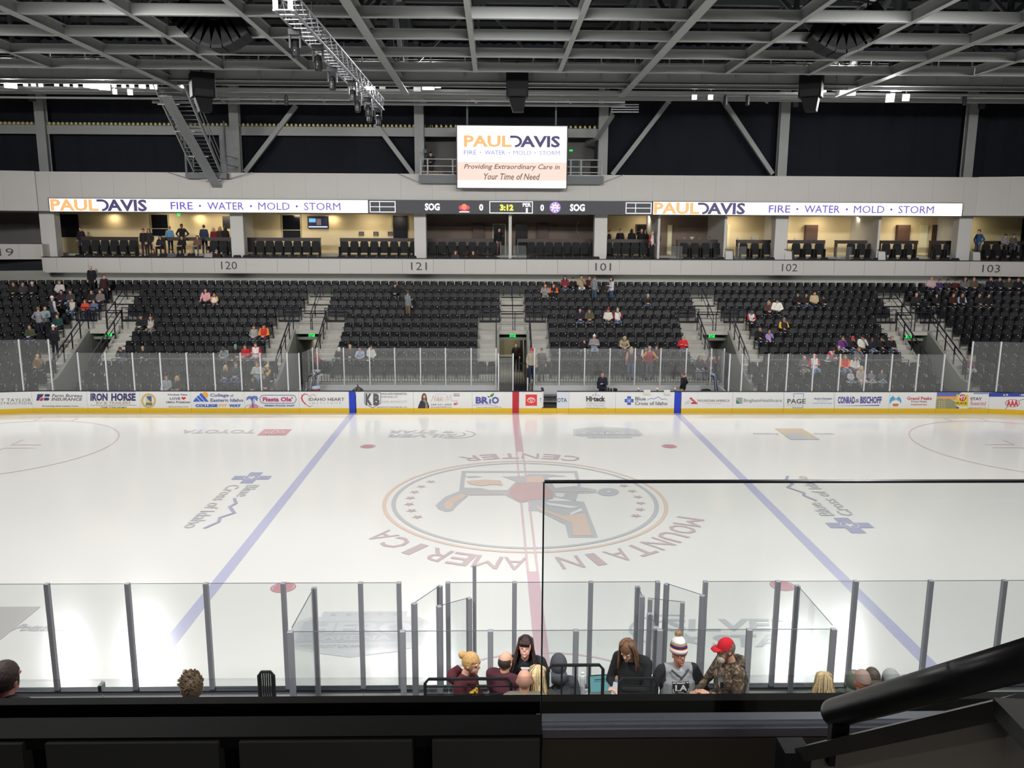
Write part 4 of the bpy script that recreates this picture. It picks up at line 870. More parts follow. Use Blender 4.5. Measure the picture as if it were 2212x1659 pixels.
F(233, 1, 'man in dark maroon sweater beside the left tunnel', 'stand', rz=1.0, hair='short', hc=BRN, top=(54, 26, 32), bot=NV, scale=.95)
F(293, 5, 'man in black sweatshirt and black cap beside a woman in white', 'sit', hair='cap', hc=(20, 22, 26), top=(20, 22, 28), bot=(48, 52, 46), scale=1.05)
F(308, 5, 'woman in black jacket and white shirt beside the black cap', 'sit', hair='long', hc=BRN, top=(165, 162, 155), sl=BK, bot=(120, 118, 110), scale=.98)
F(266, 8, 'man in navy jersey looking down at row end under 120', 'lean', hair='short', hc=BRN, top=(30, 32, 50), bot=(110, 140, 170))
F(309, 8, 'fair haired child in black under 120', 'sit', hair='short', hc=(150, 125, 90), top=(24, 25, 28), bot=BK, scale=.9)
F(343, 11, 'person in grey top and pale jeans in front row behind glass', 'sitR', hair='short', hc=(160, 100, 90), top=(165, 170, 178), bot=(110, 145, 195))
F(373, 11, 'woman with very long blonde hair in front row behind glass', 'sitR', hair='long', hc=(195, 165, 115), top=(45, 48, 52), bot=(165, 140, 95))
F(86, 5, 'man seen from behind in light grey checked shirt', 'hips', rz=2.9, hair='short', hc=(120, 90, 65), top=(140, 138, 145), bot=NV, dz=0)
F(105, 4, 'bald person in pale blue top near left edge', 'sit', hair='bald', top=(140, 165, 170), bot=(150, 165, 180))
F(124, 5, 'woman in dark green sweater with dark hair near left edge', 'sit', hair='short', hc=(60, 38, 34), top=(22, 62, 58), bot=(24, 38, 55), scale=1.06)
F(64, 6, 'person in olive sweater at the left edge', 'sit', hair='short', hc=BRN, top=(66, 74, 50), bot=(40, 48, 90))
F(115, 7, 'man from behind in black hoodie with pink print and white cap', 'stand', rz=PI, hair='cap', hc=(215, 212, 215), top=(26, 24, 28), bot=(22, 26, 38), scale=1.0)
F(28, 1, 'woman with white collar at far left edge', 'sit', hair='short', hc=(110, 80, 30), top=(35, 36, 30), bot=BK)
F(50, 1, 'person in grey hood with hand to mouth at far left', 'eat', hair='hood', hc=(62, 62, 66), top=(62, 62, 66), bot=BK)
F(71, 1, 'person in tall white beanie at far left', 'sit', hair='beanie', hc=(210, 208, 205), top=(28, 26, 24), bot=BK)
F(60, 9, 'person in brown jacket behind the tall left glass', 'eat', hair='short', hc=(180, 150, 130), top=(115, 90, 50), bot=NV)
F(452, 2, 'dark haired woman in pink sweater holding a child', 'sitR', hair='long', hc=(48, 30, 28), top=(205, 150, 155), bot=BK, scale=1.08)
F(466, 2, 'small girl in white and yellow beside the pink sweater', 'sit', hair='long', hc=(130, 85, 55), top=(215, 205, 200), sl=(205, 165, 80), bot=(70, 25, 35), scale=.85)
F(547, 6, 'woman in black and white flannel shirt and jeans', 'sit', hair='short', hc=(75, 45, 40), top=(150, 150, 145), sl=(120, 120, 118), bot=(60, 78, 98))
F(574, 6, 'man in red and yellow jacket with black cap', 'sit', hair='cap', hc=BK, top=(185, 50, 38), sl=(222, 140, 50), bot=(48, 58, 78), scale=1.06)
F(483, 8, 'man in grey cap and grey green hoodie under 120', 'lean', hair='cap', hc=(75, 70, 74), top=(125, 135, 135), bot=(150, 150, 150))
F(506, 8, 'child in teal cap and black shirt', 'shorts', rz=.5, hair='cap', hc=(60, 160, 155), top=(30, 30, 34), bot=(45, 45, 50), scale=.98)
F(530, 8, 'woman in red top leaning to the man in red and white', 'sit', rz=-.3, hair='short', hc=(50, 30, 30), top=(180, 35, 45), bot=(110, 120, 140))
F(546, 8, 'bearded man in white jersey with red sleeves under 120', 'fold', hair='short', hc=(85, 52, 40), top=(218, 205, 205), sl=(170, 35, 45), bot=(170, 130, 140), scale=1.06)
F(476, 10, 'long haired blonde woman in dark coat behind glass', 'sit', hair='long', hc=(190, 165, 120), top=(55, 58, 64), bot=(75, 95, 140))
F(500, 10, 'man in dark grey hoodie and jeans behind glass', 'sit', hair='short', hc=BRN, top=(58, 62, 66), bot=(88, 105, 145), scale=1.1)
F(543, 10, 'man in pale grey hoodie behind glass, arms folded', 'fold', hair='short', hc=(120, 75, 60), top=(165, 172, 170), bot=(110, 130, 150), scale=1.12)
F(577, 10, 'man in cream cap and dark shirt looking sideways behind glass', 'eat', rz=-.9, hair='cap', hc=(205, 185, 145), top=(58, 60, 66), sl=(190, 150, 90), bot=(85, 90, 105), scale=1.0)
F(538, 11, 'pale faced woman in black in front row behind glass', 'sit', hair='short', hc=DKH, top=(52, 52, 54), bot=(130, 150, 170), scale=.95)
F(549, 11, 'man in charcoal shirt hugging a woman in the front row', 'sit', rz=.4, hair='short', hc=(85, 60, 50), top=(50, 52, 54), bot=(50, 52, 56), scale=1.08)
F(854, 1, 'person in black jacket and cap sitting behind standing man', 'sit', hair='cap', hc=(34, 32, 32), top=(26, 28, 30), bot=BK)
F(882, 3, 'standing man in grey hoodie and tan trousers seen from behind', 'standtalk', rz=2.4, hair='short', hc=BRN, top=(115, 122, 125), bot=(105, 88, 68), dz=0, scale=.98)
F(726, 8, 'person in black with white cap below row end under 121', 'lean', hair='cap', hc=(205, 200, 200), top=(40, 42, 46), bot=BK)
F(759, 8, 'blonde person in black behind the bench glass', 'sit', hair='short', hc=(190, 150, 100), top=(48, 50, 54), bot=BK)
F(781, 8, 'child in pale blue top behind the bench glass', 'lean', hair='pony', hc=(160, 120, 100), top=(150, 165, 185), bot=(90, 98, 115), scale=.95)
F(804, 8, 'person in white jacket behind the bench glass', 'sit', rz=.5, hair='pony', hc=BRN, top=(195, 193, 190), bot=BK, scale=.95)
F(682, 9, 'person in red shirt standing near left end of bench glass', 'sit', rz=2.0, dz=.3, hair='short', hc=(130, 90, 80), top=(150, 52, 55), bot=BK)
# bench staff and people beside the bench gate
def stand_at(px, py, Y, h, label, ps='stand', rz=0, floor=None, **kw):
    q = atY(px, py, Y); z = q.z-1.745*h if floor is None else floor
    return person(PS[ps], (q.x, Y, z), rz, label, scale=h, **kw)
stand_at(1302, 803, 13.75, 1.0, 'man in navy suit and white shirt standing on the bench', 'standtalk', rz=-.4, hair='short', hc=(105, 75, 55), top=(30, 34, 52), bot=(26, 28, 42), group='bench staff')
stand_at(1477, 803, 13.75, 1.0, 'man in black suit on phone turned away on the bench', 'hips', rz=-2.2, hair='short', hc=(100, 70, 60), top=(18, 19, 22), bot=(170, 150, 125), group='bench staff')
stand_at(1149, 757, 15.0, 1.0, 'person in red and blue beanie and patterned white jacket by the gate', 'stand', floor=1.11, hair='beanie', hc=(190, 50, 60), top=(165, 155, 140), bot=(40, 52, 75))
stand_at(1170, 762, 15.55, .96, 'person in camouflage jacket behind the right bench glass', 'stand', floor=1.11, hair='cap', hc=(95, 80, 65), top=(88, 84, 78), bot=(62, 66, 72))
stand_at(1115, 741, 25.2, 1.0, 'dark dressed person walking inside the centre tunnel', 'stand', floor=.02, hair='short', hc=DKH, top=(18, 18, 20), bot=(30, 24, 24))
mb = MB(); mb.box(-.22, .22, -.16, .16, 0, 2.0); o = mb.build('equipment_rack', BLK, None, bevel=.05); q = atY(1131, 740, 25.4); o.location = (q.x, 25.4, 0); tag(o, 'tall black cased rack standing inside the centre tunnel', 'case')

# ---------------------------------------------------------------- seats out
def vis(s):
    v = Vector((s[0], s[1], s[2]+.6))-EYE; d = v.dot(FW)
    return abs(v.dot(RT)/d*FPX) < 1100
occ = set((round(s[0], 3), s[4]) for s in OCC)
cand = sorted([s for s in slots if vis(s) and (round(s[0], 3), s[4]) not in occ], key=lambda s: (Vector(s[:3])-EYE).length)[:285]
ck = set(id(s) for s in cand)
def seat_obj(s, down=False):
    x, y, z, r, k, se = s; t = empty('folding_chair', (x, y, z), r)
    inst(ME_F, 'frame', t); inst(ME_B, 'backrest', t); p = inst(ME_P, 'seat_pan', t)
    inst(ME_N, 'number_plate', t)
    n = NSEAT.get((k, se), 0); NSEAT[(k, se)] = n+1
    tag(t, 'black folding seat, %s from left, %s row down, %s' % (nth(n), nth(k), se), 'seat', 'folding seats, %s row from the top, %s' % (nth(k), se))
NSEAT = {}
for s in sorted(cand, key=lambda s: (s[4], s[0])): seat_obj(s)
E_ = MB()
far = MB()
def addm(mb, src, M, mi):
    mb.cur = mi; mb.add([M @ Vector(v) for v in src.v], src.f)
for s in slots:
    if id(s) in ck: continue
    M = Matrix.Translation(s[:3]) @ Matrix.Rotation(s[3], 4, 'Z'); down = (round(s[0], 3), s[4]) in occ
    addm(far, fr, M, 0); addm(far, bk, M, 1); addm(far, npl, M, 2)
    if down: addm(far, pn, M @ Matrix.Translation((0, -.30, .38)) @ Matrix.Rotation(math.radians(90), 4, 'X') @ Matrix.Translation((0, .07, -.02-.38+.38)), 1) if False else far.box(-.2, .2, -.40, -.04, .40, .44, M)
    else: addm(far, pn, M, 1)
o = far.build('stadium_seats', [BLK, SEATM, NUMPL]); o['kind'] = 'stuff'; o['label'] = 'rows of black folding seats in the farther part of the bowl'; o['category'] = 'seats'

# ================================================================ RAILS IN THE BOWL
RAILM = mat('black_painted_rail', (20, 20, 32), .4)
for i, c in enumerate(VOM):
    wn = ('at the leftmost tunnel', 'at the tunnel left of centre', 'at the centre tunnel', 'at the tunnel right of centre', 'at the rightmost tunnel')[i]
    for s in (-1, 1):
        x = c+s*(VW+.04); t = empty('stair_railing', (x, yf(8), 0)); off = Vector((x, yf(8), 0))
        def B_(name, segs, w_=.045): 
            m = MB()
            for a, b in segs: m.bar(Vector(a)-off, Vector(b)-off, w_)
            return m.build(name, RAILM, t)
        y0, z0, y1, z1 = yf(4)+.25, zt(4)+.12, yf(8)-.15, zt(8)-.25
        B_('top_rail', [((x, y0, z0+.95), (x, y1, z1+.95)), ((x, y1, z1+.95), (x, y1-.28, z1+.7)), ((x, y1-.28, z1+.7), (x, y1-.28, z1-.3))], .055)
        B_('middle_rail', [((x, y0, z0+.62), (x, y1, z1+.62))], .03)
        for k in range(5):
            u = k/4; y = y0+(y1-y0)*u; z = z0+(z1-z0)*u; B_('post', [((x, y, z-.1), (x, y, z+.95))], .05)
        tag(t, 'black sloped railing on the %s of the steps %s' % ('left' if s < 0 else 'right', wn), 'railing', 'tunnel side railings')
        a, b = sorted((c+s*.70, c+s*(VW+.98))); t = empty('guard_rail', ((a+b)/2, yf(3)-.03, zt(3))); m = MB()
        for j in range(6): m = MB(); m.box(-(b-a)/2, (b-a)/2, -.01, .01, .16+j*.1, .175+j*.1); m.build('bar', RAILM, t)
        m = MB(); m.box(-(b-a)/2, (b-a)/2, -.02, .02, .72, .77); m.build('top_rail', RAILM, t); m = MB(); m.box(-(b-a)/2, (b-a)/2, -.015, .015, -.02, .10); m.build('kick_plate', BLK, t)
        for e in (-1, 0, 1): m = MB(); m.box(e*((b-a)/2-.02)-.02, e*((b-a)/2-.02)+.02, -.02, .02, 0, .74); m.build('post', RAILM, t)
        tag(t, 'black barred guard, %s side of the aisle %s' % ('left' if s < 0 else 'right', wn), 'railing', 'guard panels above the tunnels')
    t = empty('tunnel_guard', (c, yf(4)+.25, zt(4)))
    m = MB(); m.bar((-VW, 0, 1.05), (VW, 0, 1.05), .05); m.build('top_rail', RAILM, t)
    for z in (.35, .7): m = MB(); m.bar((-VW, 0, z), (VW, 0, z), .016); m.build('bar', RAILM, t)
    m = MB(); m.bar((.12, 0, 0), (.12, 0, 1.05), .04); m.build('post', RAILM, t)
    tag(t, 'black guard rail across the head of the opening %s' % wn, 'railing', 'guards over the tunnel heads')
    t = empty('aisle_handrail', (c, yf(2), zt(3)))
    for a, b in ((0, .95), (-.8, -.05)) if i != 2 else ((-.8, .95),):
        m = MB(); ya, yb_ = yf(2)+a*1.6-yf(2), b*1.6; sl = RR/RT_
        m.bar((0, ya, ya*sl+1.05), (0, yb_, yb_*sl+1.05), .04); m.bar((0, ya, ya*sl+.1), (0, ya, ya*sl+1.05), .035); m.bar((0, yb_, yb_*sl+.2), (0, yb_, yb_*sl+1.05), .035); m.bar((0, ya, ya*sl+.62), (0, yb_, yb_*sl+.62), .025); m.build('rail_loop', RAILM, t)
    tag(t, 'thin black handrail on the upper aisle %s' % wn, 'railing', 'aisle handrails')
    # exit sign
    t = empty('exit_sign', (c, yf(4)+.55, 2.84)); m = MB(); m.box(-.16, .16, -.04, .04, -.14, .08); m.build('housing', emis('exit_green', (40, 235, 90), 1.6), t)
    p = Print(lambda u, v: (u, -.05, v), t); p.text('EXIT', -.12, .12, -.105, .045, mat('exit_dark', (10, 60, 30), .6), bold=.04); p.done()
    tag(t, 'green lit exit sign %s' % wn, 'sign', 'exit signs over the tunnels')
for i in range(4):
    a, b = VOM[i]+1.9, VOM[i+1]-1.9; t = empty('guard_rail', ((a+b)/2, yf(8)-.03, zt(8))); h = (b-a)/2
    for j in range(5): m = MB(); m.box(-h, h, -.01, .01, .06+j*.085, .075+j*.085); m.build('bar', RAILM, t)
    m = MB(); m.box(-h, h, -.02, .02, .54, .58); m.build('top_rail', STEELD, t)
    for j in range(7): m = MB(); x = -h+2*h*j/6; m.box(x-.02, x+.02, -.02, .02, 0, .56); m.build('post', RAILM, t)
    tag(t, 'long low black guard rail below the ninth row, %s' % sect((a+b)/2), 'railing', 'front guard rails')
# fence of upright bars behind the benches
for s in (-1, 1):
    for j in range(4):
        a = s*(1.0+j*2.35); b = s*(1.0+(j+1)*2.35-.05); a, b = min(a, b), max(a, b); t = empty('bench_fence', ((a+b)/2, 15.0, 1.1)); h = (b-a)/2
        m = MB(); m.box(-h, h, -.02, .02, .52, .56); m.build('top_rail', RAILM, t); m = MB(); m.box(-h, h, -.02, .02, .03, .06); m.build('bottom_rail', RAILM, t)
        for q in range(17): m = MB(); x = -h+.02+(2*h-.04)*q/16; m.box(x-.012, x+.012, -.01, .01, .05 if 0 < q < 16 else 0, .53); m.build('bar', RAILM, t)
        tag(t, 'black fence panel with upright bars, %s %s the centre tunnel' % (nth(j), 'left of' if s < 0 else 'right of'), 'fence', 'fence panels behind the players benches')
# ================================================================ RINK GLASS
def pane(P0, P1, z0, z1, label, i, grp, m=None, name='glass_screen', posts=()):
    """one pane with the posts that carry it (given as (end, bottom, top, material, width)) as its parts"""
    P0 = Vector((*P0, 0)); P1 = Vector((*P1, 0)); d = P1-P0; L = d.length; T = empty(name, P0, math.atan2(d.y, d.x))
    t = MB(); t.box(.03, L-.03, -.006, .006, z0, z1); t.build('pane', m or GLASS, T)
    t = MB(); t.box(.03, L-.03, -.007, .007, z1, z1+.005); t.build('edge', mat('acrylic_edge', (90, 95, 105), .4), T)
    for e, b0, b1, pm, w_ in posts: t = MB(); x = 0 if e == 0 else L; t.box(x-w_/2, x+w_/2, -.04, .04, b0, b1); t.build('post', pm, T, bevel=.006)
    tag(T, label, 'glass', grp); return T
fl = [54, 115, 175, 234, 292, 351, 407.6, 466, 523.5, 565.7, 623.4, 649]; fr_ = [1573, 1600, 1656, 1697, 1753, 1809.5, 1865, 1921, 1977, 2033, 2091, 2149, 2210]
GY0 = BY+.07
def gx(px): return atY(px, 845, GY0).x
XL = [-25.6, -24.3]+[gx(p) for p in fl]; XR = [gx(p) for p in fr_]+[24.6, 25.9]
for side, XS in (('left', XL), ('right', XR)):
    for i in range(len(XS)):
        x = XS[i]; tall = (side == 'left' and i <= 3) or (side == 'right' and i >= 10)
        if i+1 < len(XS):
            x2 = XS[i+1]; tp = (side == 'left' and i <= 2) or (side == 'right' and i >= 10)
            ps = [(0, BH, 3.5 if tall else 2.88, ALUW, .055)]
            if i+2 == len(XS): ps.append((1, BH, 3.5 if side == 'right' else 2.88, ALUW, .055))
            pane((x, board_y(x)+.07), (x2, board_y(x2)+.07), BH, 3.48 if tp else 2.86, '%s screen on the far boards, %s along the %s run' % ('taller clear' if tp else 'clear', nth(i), side), i, 'panes of the far rink glass', posts=ps)
BYG = 14.7
bl = [688, 744.5, 800, 854, 909, 963, 1018, 1071.5]; br = [1154, 1207.6, 1262, 1316, 1370, 1425, 1480, 1533.5, 1561]
for side, L in (('left', bl), ('right', br)):
    X = [atY(p, 833, BYG).x for p in L]
    if side == 'left': X = [-9.95]+X
    for i, x in enumerate(X):
        if i+1 < len(X): pane((x, BYG), (X[i+1], BYG), 1.03, 2.87, 'clear screen behind the %s players bench, %s along' % (side, nth(i)), i, 'panes behind the benches', posts=[(0, 1.03, 2.9, ALUW, .055)]+([(1, 1.03, 2.9, ALUW, .055)] if i+2 == len(X) else []))
    a, b = (X[0], X[-1]); t = MB(); t.box(a-.05, b+.05, BYG-.06, BYG+.06, 0, 1.03); o = t.build('bench_wall', mat('pale_bench_wall', (196, 196, 198), .5)); tag(o, 'low pale wall carrying the glass behind the %s players bench' % side, 'wall')
    t = empty('players_bench', ((a+b)/2, 14.35, .2)); m = MB(); m.box(a-t.location.x+.2, b-t.location.x-.2, -.16, .16, .38, .43); m.build('seat', mat('grey_bench_seat', (120, 122, 126), .6), t)
    for j in range(5): m = MB(); x = (a-t.location.x+.4)+(b-a-.8)*j/4; m.box(x-.04, x+.04, -.12, .12, 0, .38); m.build('leg', BLK, t)
    tag(t, 'long grey %s players bench behind the boards' % side, 'bench')
    m = MB(); m.box(a-.1, b+.2, BY+.12, BYG-.05, -.02, .2); o = m.build('bench_floor', mat('dark_rubber_floor', (44, 44, 46), .9)); tag(o, 'dark raised rubber floor of the %s players bench' % side, 'floor')
for x, l in ((-10.1, 'left end of the left bench'), (10.2, 'right end of the right bench'), (-.88, 'right end of the left bench'), (.93, 'left end of the right bench')):
    if abs(x) > 5: pane((x, BY+.12), (x*.985, BYG-.05), 1.0, 2.87, 'clear side screen at the %s' % l, 0, 'bench end panes'); m = MB(); m.box(-.04, .04, BY+.15, BYG-.08, 0, 1.0); o = m.build('bench_end_wall', mat('pale_bench_wall', (196, 196, 198))); o.location.x = x; tag(o, 'pale end wall at the %s' % l, 'wall')
# gate between the benches
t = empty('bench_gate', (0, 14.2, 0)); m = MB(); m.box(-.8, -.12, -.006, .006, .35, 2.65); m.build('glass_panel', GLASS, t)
for x in (-.82, -.1, .62): m = MB(); m.box(x-.03, x+.03, -.03, .03, 0, 2.7 if x < 0 else 1.5); m.build('post', ALUW, t)
m = MB(); m.box(-.78, -.14, -.02, .02, 2.5, 2.54); m.build('top_bar', RAILM, t)
m = MB(); m.box(-.8, -.12, -.04, .04, .3, .36); m.build('sill', ALUW, t)
tag(t, 'white framed glass gate between the two players benches', 'gate')
t = empty('gate_fence', (-.1, 15.4, 0)); m = MB(); m.box(-.75, .8, -.02, .02, 2.0, 2.05); m.build('top_rail', RAILM, t); m = MB(); m.box(-.75, .8, -.02, .02, .9, .94); m.build('bottom_rail', RAILM, t)
for q in range(12): m = MB(); x = -.72+q*.135; m.box(x-.012, x+.012, -.012, .012, .92, 2.02); m.build('bar', RAILM, t)
for x in (-.75, .8): m = MB(); m.box(x-.025, x+.025, -.025, .025, 0, 2.05); m.build('post', RAILM, t)
tag(t, 'black barred fence across the mouth of the centre tunnel', 'fence')
m = MB(); m.box(-.85, .85, 15.5, 16.3, .02, .85); o = m.build('tunnel_platform', BLK); tag(o, 'black boxed platform in the mouth of the centre tunnel', 'platform')
# things on and behind the bench
def small(name, mb, m, loc, label, cat, grp=None, rz=0):
    o = mb.build(name, m, None, smooth=False); o.location = loc; o.rotation_euler = (0, 0, rz); tag(o, label, cat, grp); return o
for i, px in enumerate((1379, 1420, 1458)):
    t = empty('water_bottle', (atY(px, 844, BY+.07).x, BY+.07, BH)); m = MB(); m.lathe([(.036, 0), (.038, .02), (.038, .08)], n=10); m.build('bottle_base', mat('bottle_green', (40, 120, 90), .4), t); m = MB(); m.lathe([(.038, .08), (.037, .15), (.03, .175)], n=10); m.build('label', mat('bottle_white', (220, 225, 220), .4), t); m = MB(); m.lathe([(.032, .175), (.032, .21), (.012, .215), (.01, .24)], n=10); m.build('cap', mat('bottle_orange', (235, 110, 70), .4), t)
    tag(t, 'green and white sports bottle with orange cap, %s from the left' % nth(i), 'bottle', 'bottles on the board rail')
t = empty('ice_bucket', (atY(683, 840, 13.3).x, 13.3, .2)); m = MB(); m.lathe([(.15, .55), (.20, .92)], n=16); m.build('tub', mat('bucket_orange', (222, 78, 40), .45), t); m = MB(); m.lathe([(.21, .92), (.21, .96), (.18, 1.02), (.17, 1.02)], n=16); m.build('towel', mat('pale_blue_towel', (160, 185, 215), .9), t); m = MB(); m.box(-.2, .2, -.2, .2, 0, .55); m.build('stand', BLK, t)
p = Print(lambda u, v: (u, -.2-.0*v, v), t); p.text('W', -.07, .07, .68, .82, mat('bucket_print', (240, 225, 220))); p.done(); tag(t, 'orange bucket with pale blue lid at the left end of the bench', 'bucket')
t = empty('cone_fan', (atY(773, 840, 13.15).x, 13.15, .2)); m = MB(); m.lathe([(.27, .86), (.25, .90), (.08, 1.03), (.06, 1.04)], n=16); m.build('hood', BLK, t); m = MB(); m.lathe([(.025, 1.04), (.025, 1.16)], n=8); m.build('stem', BLK, t); m = MB(); m.lathe([(.03, 0), (.03, .87)], n=8); m.build('pole', BLK, t); tag(t, 'black cone topped stand behind the boards by the left blue stripe', 'stand')
for i, (px, w_) in enumerate(((1397, .16), (1441, .15))):
    m = MB(); rn = random.Random(i)
    n = 7; gr = [[(-w_+2*w_*a/(n-1)+rn.uniform(-.015, .015), (-.05 if b < 2 else .03*(b-2))-.0+rn.uniform(-.012, .012), (-.16+.08*b if b < 3 else .035-(b-2)*.004)+rn.uniform(-.01, .015)) for a in range(n)] for b in range(6)]
    v = [p_ for r in gr for p_ in r]; v += [(x, y+.03, z+.02) for x, y, z in v]; fs = []
    for b in range(5):
        for a in range(n-1): q = b*n+a; fs += [(q, q+1, q+n+1, q+n), (42+q+n, 42+q+n+1, 42+q+1, 42+q)]
    for b in range(5): q = b*n; fs += [(q, q+n, 42+q+n, 42+q), (q+n-1, 42+q+n-1, 42+q+2*n-1, q+2*n-1)]
    for a in range(n-1): fs += [(a, 42+a, 42+a+1, a+1), (35+a, 35+a+1, 77+a+1, 77+a)]
    m.add(v, fs); small('towel', m, mat('white_towel', (215, 212, 205), .95, var=.2, vscale=20), (atY(px, 850, BY).x, BY-.02, BH), 'crumpled white towel over the board rail, %s of two' % ('left' if i == 0 else 'right'), 'towel', 'towels on the boards')
m = MB(); m.lathe([(.28, 0), (.28, .06), (.24, .17), (.12, .22)], n=16, sy=.3); small('chair_back', m, BLK, (atY(1525, 840, 13.6).x, 13.6, .85), 'round topped black chair back at the right end of the bench', 'chair'); o = MB(); o.box(-.2, .2, -.03, .03, -.65, .02); o = o.build('support', BLK, bpy.data.objects['chair_back'])
m = MB()
for x, h in ((-.2, .22), (-.08, .14), (.05, .1), (.2, .12), (.3, .1)): m = MB(); m.lathe([(.05, 0), (.05, h), (.03, h+.03)], n=8); small('black_bottle', m, BLK, (atY(1318, 840, BY+.07).x+x, BY+.07, BH), 'small black bottle beside the man in navy suit, %s from left' % nth([-.2, -.08, .05, .2, .3].index(x)), 'bottle', 'black bottles on the rail')
for s, x0 in ((-1, -9.85), (1, 9.85)):
    t = empty('stick_rack', (x0, 13.7, 0)); m = MB(); m.box(-.2, .2, -.3, .3, .2, .9); m.build('bin', BLK, t)
    for i in range(7):
        m = MB(); a = Vector((-.15+.05*i, -.2+.06*i, .9)); b = a+Vector((.25*s*-1*(.3+.1*i), 0, .75+.05*(i % 3))); m.bar(a, b, .03); m.bar(b, b+Vector((-.16*s, 0, .08)), .035, .07); m.build('hockey_stick', mat('stick_%d' % (i % 4), ((35, 35, 40), (60, 110, 170), (190, 180, 165), (120, 50, 60))[i % 4], .5), t)
    tag(t, 'rack of leaning hockey sticks at the %s end of the benches' % ('left' if s < 0 else 'right'), 'sticks', 'stick racks')
# near glass: first line on the boards, second line behind the penalty boxes
NP = [-13.1, -11.8, -10.6, -9.4, -8.14, -6.86, -5.61, -4.37, -3.13, -2.51, None, -1.72, -.64, .6, 1.69, None, 2.47, 3.66, 4.94, 6.18, 7.4, 8.65, 9.9, 11.2, 12.5]
last = None; i = 0
for x in NP:
    if x is None: last = None; continue
    if last is not None: pane((last, -13.02), (x, -13.02), BH, 2.92, 'clear screen with grey posts on the near boards, %s along' % nth(i), i, 'panes of the near rink glass', GLASSN, posts=[(1, BH, 2.93, ALUD, .075)]+([(0, BH, 2.93, ALUD, .075)] if first else [])); first = False; i += 1
    else: first = True
    last = x
N2 = [-3.88, -2.28, -1.02, .21, 1.42, 2.72, 3.95]
for i, x in enumerate(N2):
    if i: pane((N2[i-1], -14.57), (x, -14.57), .9, 2.87, 'clear screen of the second glass line, %s along' % nth(i-1), i, 'panes of the second glass line', GLASSN, posts=[(1, .9, 2.88, ALUD, .08)]+([(0, .9, 2.88, ALUD, .08)] if i == 1 else []))
m = MB(); m.box(-3.9, 4.0, -14.63, -14.5, 0, .9); o = m.build('box_wall', mat('pale_bench_wall', (196, 196, 198))); tag(o, 'low pale wall under the second glass line', 'wall')
for k, (a, b, l) in enumerate((((-3.86, -13.1), (-3.88, -14.5), 'left end of the penalty boxes'), ((-1.85, -13.05), (-2.2, -13.68), 'left bench door, swung open'), ((-1.36, -13.5), (-1.81, -13.78), 'left timekeeper door'), ((1.35, -13.1), (1.36, -13.46), 'short return by the timekeeper'), ((1.47, -13.55), (1.95, -13.68), 'right timekeeper door'), ((1.37, -14.06), (1.38, -14.5), 'short return at the second line'), ((1.84, -13.0), (2.32, -13.44), 'right penalty door, swung open'), ((3.96, -13.08), (3.97, -14.5), 'right end of the penalty boxes'))):
    pane(a, b, .3, 2.88, 'clear angled screen at the %s' % l, 0, 'angled panes of the penalty boxes', GLASSN, posts=[(j, 0, 2.88, ALUD, .07) for j in (0, 1) if (k, j) not in ((0, 1), (7, 1))])
t = MB(); t.lathe([(.03, 0), (.03, 3.35)], n=8); o = t.build('light_pole', ALUD); o.location = (-1.28, -13.35, 0); tag(o, 'thin slotted grey pole standing left of the timekeeper', 'pole')

# ================================================================ SUITE LEVEL
SB = 29.0
def pr(x0, x1, y0, y1, Y): a = atY(x0, y1, Y); b = atY(x1, y0, Y); return a.x, b.x, a.z, b.z
suite = struct(empty('floor_suites'), 'suite level floor and risers')
CARP = mat('dark_carpet', (40, 38, 40), .95, var=.1, vscale=8)
m = MB(); m.box(-27.7, 34, FY+.12, 25.3, 6.05, 6.15); m.build('slab', CARP, suite); m = MB(); m.box(-34, 34, 25.3, 33, 6.5, 6.98); m.build('slab', CARP, suite)
m = MB(); m.box(-34, 34, 26.5, 33, 6.98, 7.1); m.build('slab', CONC, suite)
m = MB(); m.box(-34, 34, FY+.2, 33, 9.62, 9.8); struct(m.build('ceiling_suites', mat('suite_ceiling', (175, 168, 155), .8)), 'suite level ceiling')
BEI = mat('warm_beige_wall', (205, 188, 150), .8, var=.03); BRW = mat('taupe_wall', (118, 104, 94), .85, var=.04); OLV = mat('olive_suite_wall', (170, 160, 125), .8, var=.05)
wb = struct(empty('wall_suites'), 'back walls of the suites')
def wallseg(x0, x1, m_, Y=SB): a, b, _, _ = pr(x0, x1, 480, 480, Y); m = MB(); m.box(a, b, Y, Y+.12, 7.1, 9.62); m.build('panel', m_, wb)
for x0, x1, m_ in ((118, 515, BEI), (515, 908, BEI), (908, 1296, BRW), (1296, 1422, BEI), (1422, 1565, BRW), (1565, 1686, BEI), (1686, 1896, BEI), (1896, 2085, BEI), (2085, 2300, OLV), (-200, 118, mat('grey_suite_wall', (110, 108, 108), .8))): wallseg(x0, x1, m_)
PWH = mat('suite_partition_white', (196, 194, 190), .7)
for px in (1422, 1565, 1896): x = atY(px, 500, 25.2).x; m = MB(); m.box(x-.07, x+.07, 25.0, SB, 6.98, 9.62); m.build('partition', PWH, wb)
for px in (515, 908, 1296, 1686, 2080): x = atY(px, 500, 26).x; m = MB(); m.box(x-.06, x+.06, 25.6, SB, 6.98, 9.62); m.build('partition', PWH, wb)
COLS = [(107, 16), (514, 14), (908, 13), (1297, 14), (1686, 14), (2081, 15)]
for i, (px, h) in enumerate(COLS):
    x = atY(px, 500, 25.1).x; m = MB(); m.box(x-h/36, x+h/36, 24.9, 25.6, 6.15, 9.62); o = m.build('suite_column', PWH, bevel=.02); tag(o, 'square pale column between suites, %s from the left' % nth(i), 'column', 'suite columns')
